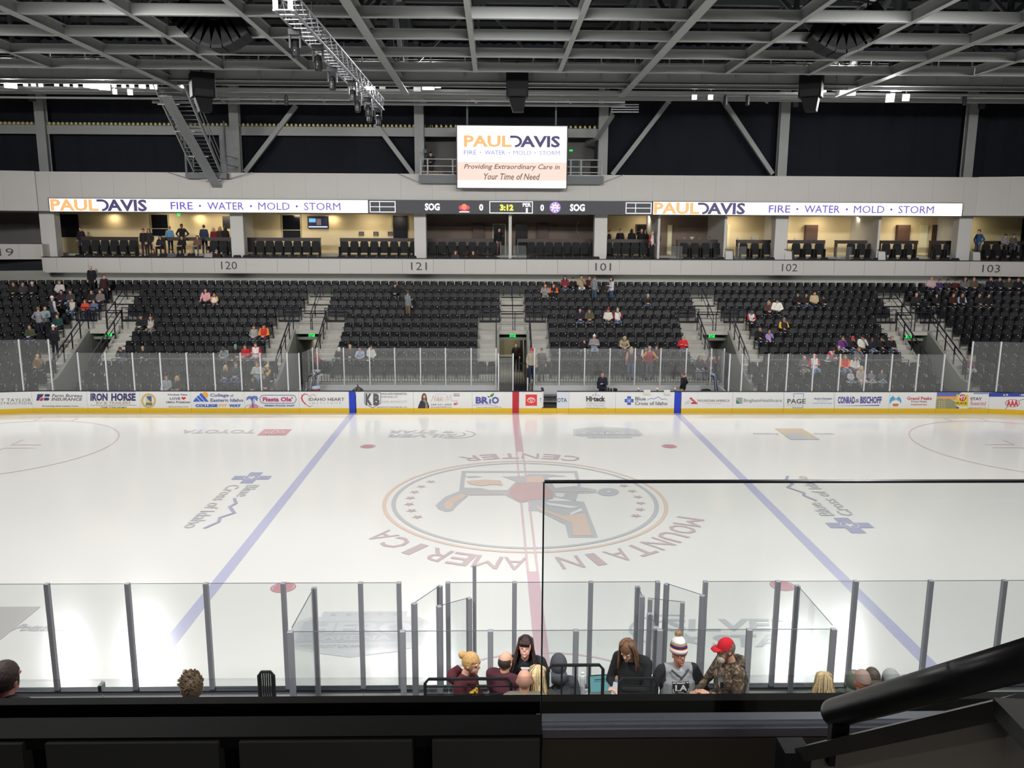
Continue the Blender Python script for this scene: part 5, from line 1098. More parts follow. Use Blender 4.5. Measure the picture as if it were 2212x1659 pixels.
m = MB(); m.box(-.09, .09, -.06, .06, 6.15, 9.62); o = m.build('suite_mullion', PWH); o.location = (atY(1102, 500, 24.6).x, 24.6, 0); tag(o, 'thin white mullion in the middle of the centre suite', 'post')
DKW = mat('dark_window_glass', (14, 16, 22), .15, spec=.5); BRN_W = mat('dark_brown_cabinet', (72, 48, 36), .5, var=.15, vscale=6); CRM = mat('cream_door', (215, 208, 170), .6)
def wallitem(name, x0, x1, y0, y1, m_, label, cat, frame=None, Y=SB, th=.05):
    a, b, c, d = pr(x0, x1, y0, y1, Y-.03); d = min(d, 9.6); t = empty(name, ((a+b)/2, Y-.03, c)); w_, h_ = (b-a)/2, d-c; m = MB(); m.box(-w_, w_, -th, .02, 0, h_); m.build('panel', m_, t)
    if frame:
        for q in ((-w_-.05, -w_, 0, h_), (w_, w_+.05, 0, h_), (-w_-.05, w_+.05, h_, h_+.05)): m = MB(); m.box(q[0], q[1], -th-.02, .02, q[2], q[3]); m.build('frame', frame, t)
        if cat == 'window': m = MB(); m.box(-w_, w_, -th-.015, 0, h_*.32, h_*.32+.04); m.build('frame', frame, t)
    tag(t, label, cat); return t
wallitem('curtain', 126, 168, 463, 512, CURT, 'dark curtained opening at the left end of the first suite', 'curtain')
wallitem('suite_window', 330, 362, 464, 509, DKW, 'tall dark window in the suite above number 120, left', 'window', OLV); wallitem('suite_window', 612, 648, 465, 513, DKW, 'tall dark window in the suite left of the lit television', 'window', OLV)
wallitem('television', 482, 501, 467, 492, BLK, 'black switched off television by the column above 120', 'television')
tv = wallitem('television', 667, 708, 469, 493, emis('tv_blue', (20, 26, 60), 1.), 'lit television with blue picture on the suite wall', 'television', BLK); loc = tv.location
p = Print(lambda u, v: (u, -.06, v), tv); p.rect(-.58, -.15, .38, .62, emis('tv_cyan', (120, 190, 235), 1.)); p.rect(-.1, .2, .2, .6, emis('tv_grey', (120, 100, 95), 1.)); p.rect(-.62, .6, .05, .13, emis('tv_white', (210, 225, 245), 1.)); p.done('picture')
for x in (781, 812, 843): wallitem('picture_frame', x-3.5, x+3.5, 502, 509, mat('picture_grey', (90, 80, 70)), 'small dark framed picture right of the lit television, %s' % nth((781, 812, 843).index(x)), 'picture', BLK)
wallitem('curtain', 850, 880, 466, 516, CURT, 'black curtain strip left of the centre suite', 'curtain')
for x0, x1, l in ((1022, 1045, 'left'), (1160, 1183, 'right')): wallitem('wall_cabinet', x0, x1, 484, 518, mat('dark_taupe_cabinet', (78, 60, 54), .6), 'dark taupe cabinet on the %s of the centre suite wall' % l, 'cabinet', th=.3)
wallitem('suite_door', 1066, 1091, 485, 552, DKW, 'dark open doorway left of the centre suite mullion', 'door', CRM); wallitem('suite_door', 1113, 1140, 485, 552, DKW, 'dark glazed door right of the centre suite mullion', 'door', mat('bronze', (92, 76, 50), .4))
wallitem('suite_window', 1375, 1399, 486, 508, DKW, 'dark window behind the standing group right of centre', 'window', BRN_W); wallitem('suite_door', 1399, 1410, 486, 552, CRM, 'cream door leaf beside the dark window right of centre', 'door')
wallitem('suite_door', 1440, 1452, 486, 552, CRM, 'narrow cream door edge in the unlit suite', 'door'); wallitem('suite_door', 1568, 1577, 485, 552, CRM, 'narrow cream door in the suite left of number 102', 'door')
for x0, x1, l in ((1736, 1764, 'above number 102'), (1933, 1963, 'in the last lit suite')): wallitem('wall_cabinet', x0, x1, 486, 521, BRN_W, 'tall dark brown cabinet on the suite wall %s' % l, 'cabinet', th=.3)
wallitem('suite_door', 1982, 2005, 486, 552, CRM, 'cream door standing open in the last lit suite', 'door'); wallitem('suite_door', 2010, 2043, 486, 540, BRN_W, 'dark brown door leaf at the right of the last lit suite', 'door')
wallitem('suite_door', 2202, 2260, 470, 540, DKW, 'dark opening at the far right suite', 'door')
sg = wallitem('exit_sign', 383.5, 388.5, 459, 466.5, emis('exit_green', (40, 235, 90), 1.6), 'small green exit sign in the suite above number 120', 'sign', Y=28)
p = Print(lambda u, v: (u, SB-.14, v), wb); a = atY(1199, 490, SB); p.line([(a.x-.12, a.z), (a.x, a.z+.12), (a.x+.12, a.z), (a.x, a.z-.12)], .05, BLK, closed=True); a = atY(1245, 493, SB); p.disc(a.x+.3, a.z+.05, .35, .45, mat('wall_logo', (150, 145, 142)), n=12, hole=.8, a0=2.0, a1=4.2); p.text('SUITES', a.x, a.x+.9, a.z-.05, a.z+.08, mat('wall_logo_dark', (88, 80, 76))) if False else None; p.done('wall_emblem')
SUL = [(-22, 0), (-18.6, 0), (-13.8, 0), (-9, 0), (8.9, 1), (14.3, 1), (17.5, 1), (20, 1), (22.6, 1), (25.6, 1), (30, 0)]
for x, k in SUL:
    area_light('suite_downlight', (x, 27.9, 9.55), (x, 28.5, 7.4), 26 if not k else 34, .8, .4, (1, .88, .66)); 
for i, x in enumerate((-25.5, -20, -16.8, -11.5, -7.2)): area_light('suite_downlight', (x, 28.6, 9.5), (x, 28.95, 8), 10, .3, .2, (1, .86, .6))
COUNT = [(178, 296), (352, 500), (530, 692), (735, 894), (921, 1066), (1117, 1283), (1311, 1401), (1462, 1560), (1592, 1672), (1698, 1781), (1806, 1894), (1900, 1981), (2011, 2066), (2130, 2230)]
DKB = mat('dark_brown_counter', (52, 38, 34), .5, var=.1)
for i, (a, b) in enumerate(COUNT):
    x0, x1 = atY(a, 512, 26.6).x, atY(b, 512, 26.6).x; t = empty('drink_counter', ((x0+x1)/2, 26.6, 7.0)); h = (x1-x0)/2
    m = MB(); m.box(-h, h, -.2, .25, 1.08, 1.13); m.build('top', DKB, t); m = MB(); m.box(-h, h, -.2, -.16, .92, 1.08); m.build('apron', DKB, t)
    for e in (-1, 1): m = MB(); m.box(e*(h-.04)-.03, e*(h-.04)+.03, -.15, .2, -.02 if False else 0.0, 1.08); m.build('leg', BLK, t)
    tag(t, 'long dark brown drink counter behind the suite seats, %s from the left' % nth(i), 'counter', 'suite drink counters')
def suite_seat_parts():
    f = MB(); f.box(-.25, -.21, -.4, .05, 0, .62); f.box(.21, .25, -.4, .05, 0, .62)
    b = MB(); b.prism([(-.2, .4), (.2, .4), (.225, .6), (.22, .85), (.17, .95), (-.17, .95), (-.22, .85), (-.225, .6)], lambda x, z: (x, -.02+.05*(z-.4), z), lambda x, z: (x, .07+.05*(z-.4), z))
    p_ = MB(); p_.box(-.2, .2, -.14, -.04, .26, .62); return f.mesh('frame', SEATC), b.mesh('backrest', SEATC), p_.mesh('cushion', SEATC)
SF, SBK, SP = suite_seat_parts()
GR = [(176, 298, 'first group'), (452, 692, 'before the lit television'), (733, 905, 'third group, left of centre suite'), (922, 1075, 'in centre suite, left'), (1138, 1293, 'in centre suite, right'), (1304, 1401, 'right of the centre suite'), (1466, 1560, 'in the unlit suite'), (1594, 1668, 'left of the potted plant suite column'), (1708, 1782, 'right of the fifth suite column'), (1828, 1894, 'by the pale side wall'), (1903, 1975, 'left in last lit suite'), (2014, 2060, 'right in last lit suite'), (2120, 2210, 'at the far right suite')]
for a, b, wn in GR:
    x0, x1 = atY(a, 530, 25.85).x, atY(b, 530, 25.85).x; n = max(2, int((x1-x0)/.545)); st = (x1-x0)/n
    for r, (Y, z) in enumerate(((25.85, 6.98), (24.85, 6.15))):
        for i in range(n):
            t = empty('suite_chair', (x0+st*(i+.5), Y, z)); t.scale = (1.12, 1, 1); inst(SF, 'frame', t); inst(SBK, 'backrest', t); inst(SP, 'cushion', t)
            tag(t, 'padded black seat, %s from left, %s row, %s' % (nth(i), 'back' if r == 0 else 'front', wn), 'seat', 'padded suite seats, %s row, %s' % ('back' if r == 0 else 'front', wn))
for i, px in enumerate((1575, 1703, 1905, 2110)):
    x = atY(px, 540, 24.9).x; t = empty('suite_divider', (x, 24.9, 6.15)); m = MB(); m.prism([(-.35, 0), (.5, 0), (.5, 1.25), (.25, 1.35), (.0, 1.3)], lambda y, z: (-.22, y, z), lambda y, z: (.22, y, z)); m.build('panel', PWH, t); m = MB(); m.bar((.26, -.35, .05), (.26, 0, 1.38), .05); m.bar((.26, 0, 1.38), (-.25, 0, 1.42), .05); m.build('rail', BLK, t)
    tag(t, 'sloped grey divider wall between suite seat groups, %s from the left' % nth(i), 'wall', 'suite dividers')
for i, (a, b) in enumerate(((1080, 1100), (1108, 1137), (1448, 1474), (1590, 1612), (1805, 1840))):
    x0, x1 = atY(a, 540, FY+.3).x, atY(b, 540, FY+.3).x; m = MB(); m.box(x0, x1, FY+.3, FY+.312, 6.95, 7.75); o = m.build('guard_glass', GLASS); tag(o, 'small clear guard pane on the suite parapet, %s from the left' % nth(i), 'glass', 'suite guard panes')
def sp(px, hy, label, ps='stand', Y=27.6, fl=7.1, rz=0, scale=.98, **kw):
    x = atY(px, hy, Y).x; return person(PS[ps], (x, Y, fl), rz, label, scale=scale, group='people in the suites', **kw)
sp(309, 496, 'woman in dark maroon standing at the suite stairs', Y=25.4, fl=6.98, hair='short', hc=(90, 30, 40), top=(32, 24, 30), bot=(48, 28, 38), scale=.95)
sp(321, 495, 'woman with long brown hair standing at the suite stairs', Y=25.4, fl=6.98, hair='long', hc=(95, 65, 50), top=(38, 36, 34), bot=(30, 30, 34), scale=.95)
sp(366, 493, 'fair haired person from behind in light blue shirt', rz=PI, hair='short', hc=(150, 115, 80), top=(105, 150, 185))
sp(392, 487, 'broad man in black jacket with hands on hips', 'hips', hair='short', hc=DKH, top=(26, 24, 26), bot=BK, skin=(120, 80, 60), scale=1.06)
sp(440, 489, 'dark haired person in blue plaid seen from behind', 'stand', rz=PI, hair='short', hc=DKH, top=(48, 60, 82), scale=1.03)
sp(462, 495, 'blonde woman in red top in the suite above 120', hair='long', hc=(200, 175, 130), top=(125, 35, 38), scale=.95)
sp(475, 489, 'fair haired woman in dark top beside the red top', hair='long', hc=(160, 130, 90), top=(60, 50, 45))
sp(486, 495, 'dark haired woman with back turned near the column', rz=PI, hair='long', hc=(40, 30, 25), top=(34, 32, 32))
sp(174, 503, 'person in dark clothes in front of the curtained opening', hair='short', hc=(110, 50, 40), top=(40, 30, 34), scale=.93)
for i, (px, ps, l, kw) in enumerate(((331, 'sit', 'long haired woman in brown in the front suite row', dict(hair='long', hc=BRN, top=(52, 44, 42))), (353, 'sit', 'balding man in dark shirt in the front suite row', dict(hair='fringe', hc=GRH, top=(26, 30, 30))), (370, 'sitR', 'person in grey hoodie turned right in front suite row', dict(hair='short', hc=BRN, top=(92, 92, 98))), (389, 'sit', 'man in dark cap in the front suite row', dict(hair='cap', hc=BK, top=(26, 26, 30))), (413, 'sit', 'bearded man in black in the front suite row', dict(hair='bald', top=(28, 28, 32))), (450, 'sit', 'dark haired woman in white top in front suite row', dict(hair='short', hc=BRN, top=(165, 160, 165))), (468, 'sit', 'man in black cap with white front panel', dict(hair='cap', hc=(120, 122, 120), top=(26, 28, 30))), (984, 'sitR', 'man in grey shirt leaning in the centre suite', dict(hair='short', hc=BRN, top=(56, 54, 58))), (1022, 'sitR', 'man with glasses in dark top in the centre suite', dict(hair='short', hc=BRN, top=(40, 30, 28))))):
    sp(px, 540, l, ps, Y=24.75, fl=6.22, **kw)
for px, l, kw in ((347, 'woman with long dark hair in second suite row', dict(hair='long', hc=DKH, top=(36, 36, 40))), (393, 'person in black in the second suite row', dict(hair='short', hc=DKH, top=(22, 22, 26))), (427, 'person in brown hoodie and grey jeans in second suite row', dict(hair='hood', hc=(110, 80, 70), top=(108, 80, 70), bot=(90, 100, 110)))): sp(px, 515, l, 'sit', Y=25.7, fl=7.02, bot=kw.pop('bot', BK), **kw)
sp(1078, 497, 'person in black shirt and plaid shorts at the suite doorway', 'standtalk', Y=27.0, rz=.5, hair='short', hc=DKH, top=(20, 20, 24), bot=(110, 95, 88))
sp(1317, 501, 'woman in patterned black top at the left of the bar group', hair='short', hc=BRN, top=(40, 36, 36), rz=1.2, scale=.92)
sp(1340, 498, 'bearded man in black shirt looking down at the bar', hair='short', hc=BRN, top=(18, 20, 24), scale=.96)
sp(1365, 497, 'woman from behind in black jacket at the bar', rz=PI, hair='long', hc=(36, 24, 22), top=(20, 20, 22), scale=.96)
sp(1386, 498, 'balding man in dark jacket near the dark window', hair='fringe', hc=BRN, top=(28, 26, 28), scale=.96)
sp(1394, 500, 'woman with long dark hair beside the balding man', hair='long', hc=(34, 24, 22), top=(26, 22, 24), scale=.93)
sp(1409, 495, 'person in grey cap, white top and red scarf standing', Y=25.3, fl=6.98, rz=.9, hair='cap', hc=(130, 130, 128), top=(195, 198, 200), sl=(170, 45, 40), bot=BK)
sp(1419, 502, 'person in plaid shirt behind the red scarf', Y=26.2, fl=7.1, rz=PI, hair='short', hc=BRN, top=(95, 70, 62), bot=(26, 30, 40), scale=.93)
sp(2116, 497, 'large man in blue shirt standing at the far right suite', 'hips', Y=25.5, fl=6.98, rz=-1.3, hair='short', hc=BRN, top=(40, 80, 120), bot=(80, 80, 82), scale=1.06)
sp(2172, 505, 'man in dark cap and grey tee sitting at far right suite', 'sit', Y=26.0, fl=7.35, hair='cap', hc=(60, 56, 52), top=(135, 135, 140), bot=(62, 62, 66)); sp(2190, 504, 'man in olive shirt sitting at the far right suite', 'sit', Y=26.0, fl=7.35, hair='short', hc=(80, 50, 45), top=(90, 84, 76), bot=(90, 92, 100))
for i, (px, kind) in enumerate(((1478, 0), (1494, 1), (1510, 2), (1533, 2), (1627, 1), (1636, 3), (1593, 4), (1716, 4), (1968, 4))):
    x = atY(px, 508, 26.7).x; m = MB(); m.lathe([[(.02, 0), (.09, .1), (.1, .14)], [(.05, 0), (.14, .12), (.16, .17)], [(.05, 0), (.05, .1), (.11, .2)], [(.03, 0), (.035, .2), (.015, .28)], [(.04, 0), (.045, .13)]][kind], n=8)
    o = m.build('counter_item', mat('item_%d' % kind, ((150, 150, 155), (215, 212, 205), (110, 120, 90), (200, 200, 190), (205, 205, 205))[kind], .4)); o.location = (x, 26.65, 8.13); tag(o, 'small %s on the suite counter, %s from the left' % (('glass dish', 'white bowl', 'potted plant', 'bottle', 'cup')[kind], nth(i)), 'tableware')

# ================================================================ DISPLAYS
def emap(rgb, k=1.): return emis('led_%d_%d_%d' % rgb, rgb, k)
rb = empty('ribbon_display', (0, FY-.08, 9.6)); X0r, X1r = -26.92, 26.78; xa, xb = -8.45, 8.34
m = MB(); m.box(X0r-.05, X1r+.05, -.06, .12, -.03, .76); m.build('housing', BLK, rb)
LW = emap((255, 255, 255), 1.25)
m = MB(); m.box(X0r, xa, -.075, -.06, 0, .73); m.build('left_screen', LW, rb); m = MB(); m.box(xb, X1r, -.075, -.06, 0, .73); m.build('right_screen', LW, rb); m = MB(); m.box(xa, xb, -.072, -.06, 0, .73); m.build('score_screen', emap((22, 24, 34)), rb)
tag(rb, 'long narrow lit ribbon display with score in its black middle', 'display')
p = Print(lambda u, v: (u, -.082, v), rb); ORL = emap((245, 182, 112), 1.); DNV = emap((58, 48, 100), 1.); PUR = emap((92, 70, 178), 1.)
def rx(px): return atY(px, 448, FY-.08).x
def paul(p, a, b, z0, z1, nav=DNV):
    w_ = b-a; p.text('PAUL', a, a+w_*.495, z0, z1, ORL, bold=.035); p.text('AVIS', a+w_*.585, b, z0, z1, nav, bold=.035)
    x = a+w_*.48; p.poly([(x, z1-(z1-z0)*.2), (x, z1), (x+w_*.06, z1), (x+w_*.06, z1-(z1-z0)*.2)], nav); p.disc(x+w_*.05, (z0+z1)/2, w_*.075, (z1-z0)/2, nav, n=12, hole=.62, a0=-PI/2, a1=PI/2)
def fire(p, a, b, z0, z1, m_, bold=.0):
    w_ = b-a; p.text('FIRE', a, a+w_*.13, z0, z1, m_, bold=bold); p.text('WATER', a+w_*.215, a+w_*.43, z0, z1, m_, bold=bold); p.text('MOLD', a+w_*.515, a+w_*.70, z0, z1, m_, bold=bold); p.text('STORM', a+w_*.785, b, z0, z1, m_, bold=bold)
    for t in (.172, .472, .742): p.disc(a+w_*t, (z0+z1)/2, .028*(z1-z0)/.4*2.2, .07*(z1-z0)/.4, m_, n=10) if False else p.disc(a+w_*t, (z0+z1)/2, (z1-z0)*.16, (z1-z0)*.16, m_, n=10)
paul(p, rx(111), rx(319), .02, .70); fire(p, rx(370), rx(736), .14, .57, PUR, .01); paul(p, rx(1412), rx(1609), .02, .70); fire(p, rx(1660), rx(2016), .14, .57, PUR, .01)
LWT = emap((250, 248, 255), 1.2); LY = emap((245, 245, 70), 1.3)
for a, b in ((800, 854), (1352, 1406)):
    p.line([(rx(a), .06), (rx(b), .06), (rx(b), .66), (rx(a), .66)], .045, LWT, closed=True); xm = rx(a+(b-a)*.38); p.line([(xm, .06), (xm, .66)], .035, LWT); p.line([(rx(a), .36), (rx(b), .36)], .035, LWT)
for a, b in ((918, 950), (1231, 1263)): p.text('SOG', rx(a), rx(b), .16, .58, LWT, bold=.04)
p.text('0', rx(1035), rx(1044), .16, .55, LWT, bold=.04); p.text('0', rx(1167), rx(1175), .16, .55, LWT, bold=.04)
p.line([(rx(1058), .04), (rx(1150), .04), (rx(1150), .69), (rx(1058), .69)], .045, LWT, closed=True); p.text('3:12', rx(1080), rx(1109), .17, .53, LY, bold=.05); p.text('PER', rx(1129), rx(1147), .40, .62, LWT, bold=.03); p.text('1', rx(1136), rx(1140), .08, .34, LWT, bold=.03)
cx = rx(1199); p.disc(cx, .37, .34, .34, emap((120, 80, 200)), n=28, hole=.86); p.disc(cx, .37, .29, .29, emap((230, 225, 240)), n=24); 
for k in range(8): p.disc(cx+.23*math.cos(k*PI/4+.3), .37+.23*math.sin(k*PI/4+.3), .05, .05, emap((225, 60, 110)) if k % 2 == 0 else emap((110, 100, 200)), n=8)
p.rect(cx-.09, cx+.09, .24, .29, emap((60, 90, 210))); p.rect(cx-.06, cx+.08, .40, .43, emap((210, 80, 90)))
cx = rx(1003); p.disc(cx-.2, .34, .12, .13, emap((225, 50, 100)), n=12); p.disc(cx+.2, .34, .12, .13, emap((225, 50, 100)), n=12); p.disc(cx, .38, .16, .18, emap((240, 130, 80)), n=14); p.rect(cx-.3, cx+.3, .06, .12, LWT); p.rect(cx-.18, cx+.18, .12, .2, emap((220, 60, 70)))
p.done()
vd = empty('video_screen', (0, 23.22, 11.04)); vd.scale = (.993,)*3; m = MB(); m.box(-3.24, 3.19, 0, .3, -.05, 3.51); m.build('housing', BLK, vd); m = MB(); m.box(-3.18, 3.13, -.02, .0, 0, 3.46); m.build('screen', LW, vd); tag(vd, 'large square lit video screen hung in front of the camera platform', 'display')
p = Print(lambda u, v: (u, -.03, v), vd); paul(p, -2.80, 2.74, 2.28, 2.93); fire(p, -2.8, 2.74, 1.86, 2.1, emap((140, 140, 205)), .012); p.rect(-3.18, 3.13, .42, 1.45, emap((246, 214, 200), 1.))
BRT = emap((92, 62, 55)); p.text('Providing Extraordinary Care in', -2.8, 2.74, .98, 1.34, BRT, shear=.25, bold=.012); p.text('Your Time of Need', -1.65, 1.6, .46, .82, BRT, shear=.25, bold=.012); p.done()

# ================================================================ UPPER LEVEL: curtain, columns, platforms
cw = MB(); N = 160
for i in range(N):   # hanging folds
    x0 = -36+72*i/N; x1 = x0+72/N; y0 = 27.0+.06*math.sin(i*1.9)+.04*math.sin(i*.7); y1 = 27.0+.06*math.sin((i+1)*1.9)+.04*math.sin((i+1)*.7)
    if -5.6 < x0 < 5.0:
        cw.add([(x0, y0, 15.0), (x1, y1, 15.0), (x1, y1, 19.5), (x0, y0, 19.5)], [(0, 1, 2, 3)]); continue
    cw.add([(x0, y0, 11.6), (x1, y1, 11.6), (x1, y1, 19.5), (x0, y0, 19.5)], [(0, 1, 2, 3)])
o = cw.build('curtain', CURT, smooth=True); tag(o, 'wide dark navy curtain hanging above the pale upper wall', 'curtain')
ub = struct(empty('trim_3'), 'steel frame of the upper wall')
for i, x in enumerate((-28.1, -16.62, -5.58, 5.55, 16.55, 28.05)):
    m = MB(); m.box(-.28, .28, -.03, .03, 11.6, 18.5); m.box(-.28, .28, .37, .43, 11.6, 18.5); m.box(-.03, .03, .03, .37, 11.6, 18.5); o = m.build('steel_column', STEEL); o.location = (x, 26, 0); o['kind'] = 'structure'; o['label'] = 'tall grey steel column before the curtain, %s from the left' % nth(i)
for a, b in ((-34, -16.9), (-16.3, -5.85), (-5.3, 5.3)):
    m = MB(); m.box(a, b, 26.25, 26.4, 14.2, 14.72); m.build('beam', STEEL, ub)
YD = mat('deck_edge_yellow', (200, 190, 130), .6)
m = MB()
for i in range(110):
    x = -33.5+i*.262
    if x < -5.9 or (-5.9 < x < 5.4): m.prism([(x, 14.74), (x+.16, 14.74), (x+.12, 14.88), (x+.04, 14.88)], lambda u, v: (u, 26.2, v), lambda u, v: (u, 26.6, v))
for i in range(36):
    x = -5.2+i*.29; m.prism([(x, 14.74), (x+.16, 14.74), (x+.12, 14.88), (x+.04, 14.88)], lambda u, v: (u, 26.2, v), lambda u, v: (u, 26.6, v))
stuff(m.build('deck_flutes', YD, ub))
for i, (a, b, c, d) in enumerate(((640, 228, 530, 372), (812, 268, 892, 376), (1447, 216, 1322, 378), (1560, 214, 1668, 376))):
    m = MB(); m.bar(atY(a, b, 26.2), atY(c, d, 26.2), .26, .26); m.build('brace', STEEL, ub)
MW = mat('mech_room_wall', (120, 118, 116), .8, var=.05)
m = MB(); m.box(-5.4, 5.3, 28.4, 28.5, 11.6, 15.2); struct(m.build('wall_platform', MW), 'grey wall behind the camera platform')
cp = empty('camera_platform', (0, 23.6, 11.3))
m = MB(); m.box(-5.41, 5.32, 0, .2, 0, .46); m.build('edge_beam', STEELD, cp); m = MB(); m.box(-5.41, 5.32, .2, 4.8, .3, .45); m.build('deck', STEELD, cp)
for z in (1.37, .98, .66): m = MB(); m.bar((-5.35, .1, z), (5.25, .1, z), .05); m.build('rail', STEEL, cp)
for x in (-5.3, -4.9, -3.45, 3.4, 4.0, 5.2): m = MB(); m.bar((x, .1, .4), (x, .1, 1.4), .08); m.build('post', STEEL, cp)
tag(cp, 'grey railed steel camera platform behind the large screen', 'platform')
for a in (-2.6, 2.5): m = MB(); m.box(a-.05, a+.05, 23.7, 23.8, 14.4, 16.2); o = m.build('screen_hanger', STEELD); tag(o, 'steel hanger above the %s part of the large screen' % ('left' if a < 0 else 'right'), 'hanger')
person(PS['sit'], (atY(931, 340, 25.5).x, 25.4, 11.98), 0, 'camera operator in black cap seated on the high platform', hair='cap', hc=BK, top=(24, 24, 28), bot=BK, group='platform crew')
m = MB(); m.box(-.5, .5, -.25, .25, .0, .42); small('bench', m, mat('tan_crate', (130, 100, 75), .7), (atY(931, 350, 25.4).x, 25.5, 11.75), 'tan bench under the camera operator', 'bench')
t = empty('camera_tripod', (atY(919, 340, 25.3).x, 25.3, 11.75))
for k in range(3): a = k*2.1+.3; m = MB(); m.bar((.35*math.cos(a), .35*math.sin(a), 0), (0, 0, 1.35), .035); m.build('leg', BLK, t)
m = MB(); m.box(-.1, .1, -.22, .2, 1.38, 1.6); m.build('camera', BLK, t); tag(t, 'black video camera on a tripod at the left of the platform', 'camera')
for x0, x1, y0, y1, c, l in ((957, 985, 318, 372, (92, 62, 58), 'dull red door behind the platform rail'), (1228, 1250, 318, 345, (70, 84, 92), 'blue grey electrical cabinet behind the right rail'), (1262, 1275, 322, 352, (120, 120, 120), 'small grey electrical box behind the right rail'), (1276, 1292, 318, 348, (28, 28, 30), 'black electrical box at the right end of the platform')):
    wallitem('wall_panel', x0, x1, y0, y1, mat('mech_%d' % c[0], c, .6), l, 'panel', Y=28.4, th=.12)
q = atY(1233, 325, 28.2)
for e in (-.05, .07): m = MB(); m.box(-.04, .04, -.02, .02, -.05, .05); small('indicator_lamp', m, emis('exit_green', (40, 235, 90), 1.6), (q.x+e, 28.2, q.z), 'tiny green indicator lamp on the cabinet, %s' % ('left' if e < 0 else 'right'), 'lamp')
# conduit runs
CON = mat('galvanised_conduit', (165, 167, 168), .4, .4)
t = empty('conduit_bundle', (0, 0, 0))
for i in range(4):
    o_ = i*.13; m = MB(); m.tube([atY(1380, 226, 22)+Vector((0, 0, -o_)), atY(1322, 226, 22)+Vector((0, 0, -o_)), atY(1318+i*3, 250, 23.2), atY(1285+i*3, 300, 25), atY(1265, 306, 26.5)+Vector((0, 0, -o_*.5))], .035, 6); m.build('conduit', CON, t)
tag(t, 'bundle of bent grey conduits dropping to the right end of the platform', 'conduit')
# left stair platform and stair bridge
sp_ = empty('stair_platform', (-17.65, 23.6, 11.5)); m = MB(); m.box(-1.18, 1.18, 0, 2.6, 0, .3); m.build('deck', STEELD, sp_)
m = MB(); m.box(-1.2, -1.1, .1, .2, .3, 2.9); m.build('post', STEELD, sp_); m = MB(); m.box(1.1, 1.18, .1, .2, .3, 3.2); m.build('post', STEELD, sp_)
m = MB(); m.box(.1, 1.05, 2.4, 2.5, .3, 3.1); m.build('door_leaf', mat('grey_door', (150, 150, 152), .6), sp_)
for z in (.8, 1.3): m = MB(); m.bar((1.14, .1, z), (1.14, 2.5, z), .04); m.build('rail', STEEL, sp_)
tag(sp_, 'small railed platform with a grey door at the foot of the stair', 'platform')
st = empty('catwalk_stair', (-17.6, 21.3, 13.7)); A = Vector((0, 2.5, -1.85)); Bt = Vector((.35, -3.6, 2.1)); dr = (Bt-A)
for s in (-.75, .75): m = MB(); m.bar(A+Vector((s, 0, 0)), Bt+Vector((s, 0, 0)), .06, .25); m.build('stringer', STEEL, st)
for k in range(22): q = A+dr*((k+.5)/22); m = MB(); m.box(q.x-.72, q.x+.72, q.y-.13, q.y+.13, q.z, q.z+.03); m.build('tread', STEELD, st)
for s in (-.78, .78):
    for h in (.5, 1.0): m = MB(); m.bar(A+Vector((s, 0, h)), Bt+Vector((s, 0, h)), .04); m.build('rail', STEEL, st)
    for k in range(4): q = A+dr*(k/3)+Vector((s, 0, 0)); m = MB(); m.bar(q, q+Vector((0, 0, 1.0)), .045); m.build('post', STEEL, st)
tag(st, 'grey steel stair seen from below rising from the left platform to the catwalk', 'stair')
ct = empty('conduit_tray', (-17.6, 21.3, 13.4)); e0 = Vector((.25, 2.9, -2.45)); e1 = Vector((-.05, -3.4, 1.75))
for k in range(8): m = MB(); o_ = Vector(((k-3.5)*.075+.15, 0, 0)); m.tube([e0+o_+Vector((0, 0, -.0)), e1+o_], .032, 6); m.build('conduit', CON, ct)
for k in range(4): q = e0.lerp(e1, .1+k*.27); m = MB(); m.box(q.x-.5, q.x+.6, q.y-.04, q.y+.04, q.z+.03, q.z+.08); m.build('strut', STEEL, ct)
tag(ct, 'tray of parallel grey conduits slung under the stair', 'conduit')
for a, b in (((363, 372), (408, 386)), ((490, 388), (545, 372)), ((860, 375), (905, 394)), ((1303, 394), (1348, 377))):
    m = MB(); m.bar(atY(*a, 23.95), atY(*b, 23.8), .03); o = m.build('brace_wire', STEELD); tag(o, 'thin slanting brace on the top of the pale wall near x %s' % ('left platform, left' if a[0] == 363 else 'left platform, right' if a[0] == 490 else 'camera platform, left' if a[0] == 860 else 'camera platform, right'), 'brace'); o['label'] = o['label'].replace('near x ', 'at the ')

# ================================================================ ROOF STEEL
HB = 15.45
def ibeam(a, b, w_, h, tf=.02, tw=.02):
    m = MB(); a = Vector(a); b = Vector(b); m.bar(a+Vector((0, 0, tf/2)), b+Vector((0, 0, tf/2)), w_, tf); m.bar(a+Vector((0, 0, h-tf/2)), b+Vector((0, 0, h-tf/2)), w_, tf); m.bar(a+Vector((0, 0, h/2)), b+Vector((0, 0, h/2)), tw, h-2*tf); return m
roof = struct(empty('ceiling'), 'grey roof steelwork over the rink')
GX = [3.7*k-1.85 for k in range(-9, 11)]
for k, x in enumerate(GX):
    main = (round((x-5.55)/3.7) % 3) == 0
    ibeam((x, -30, HB-(.03 if main else 0)), (x, 18.9 if main else 12.7, HB-(.03 if main else 0)), .34 if main else .2, .40).build('girder', STEEL, roof)
YBM = [-27+3.045*j for j in range(14)]
for y in YBM:
    for k in range(len(GX)-1):
        ibeam((GX[k]+.02, y, HB+.01), (GX[k+1]-.02, y, HB+.01), .17, .36, .018, .014).build('cross_beam', STEEL, roof)
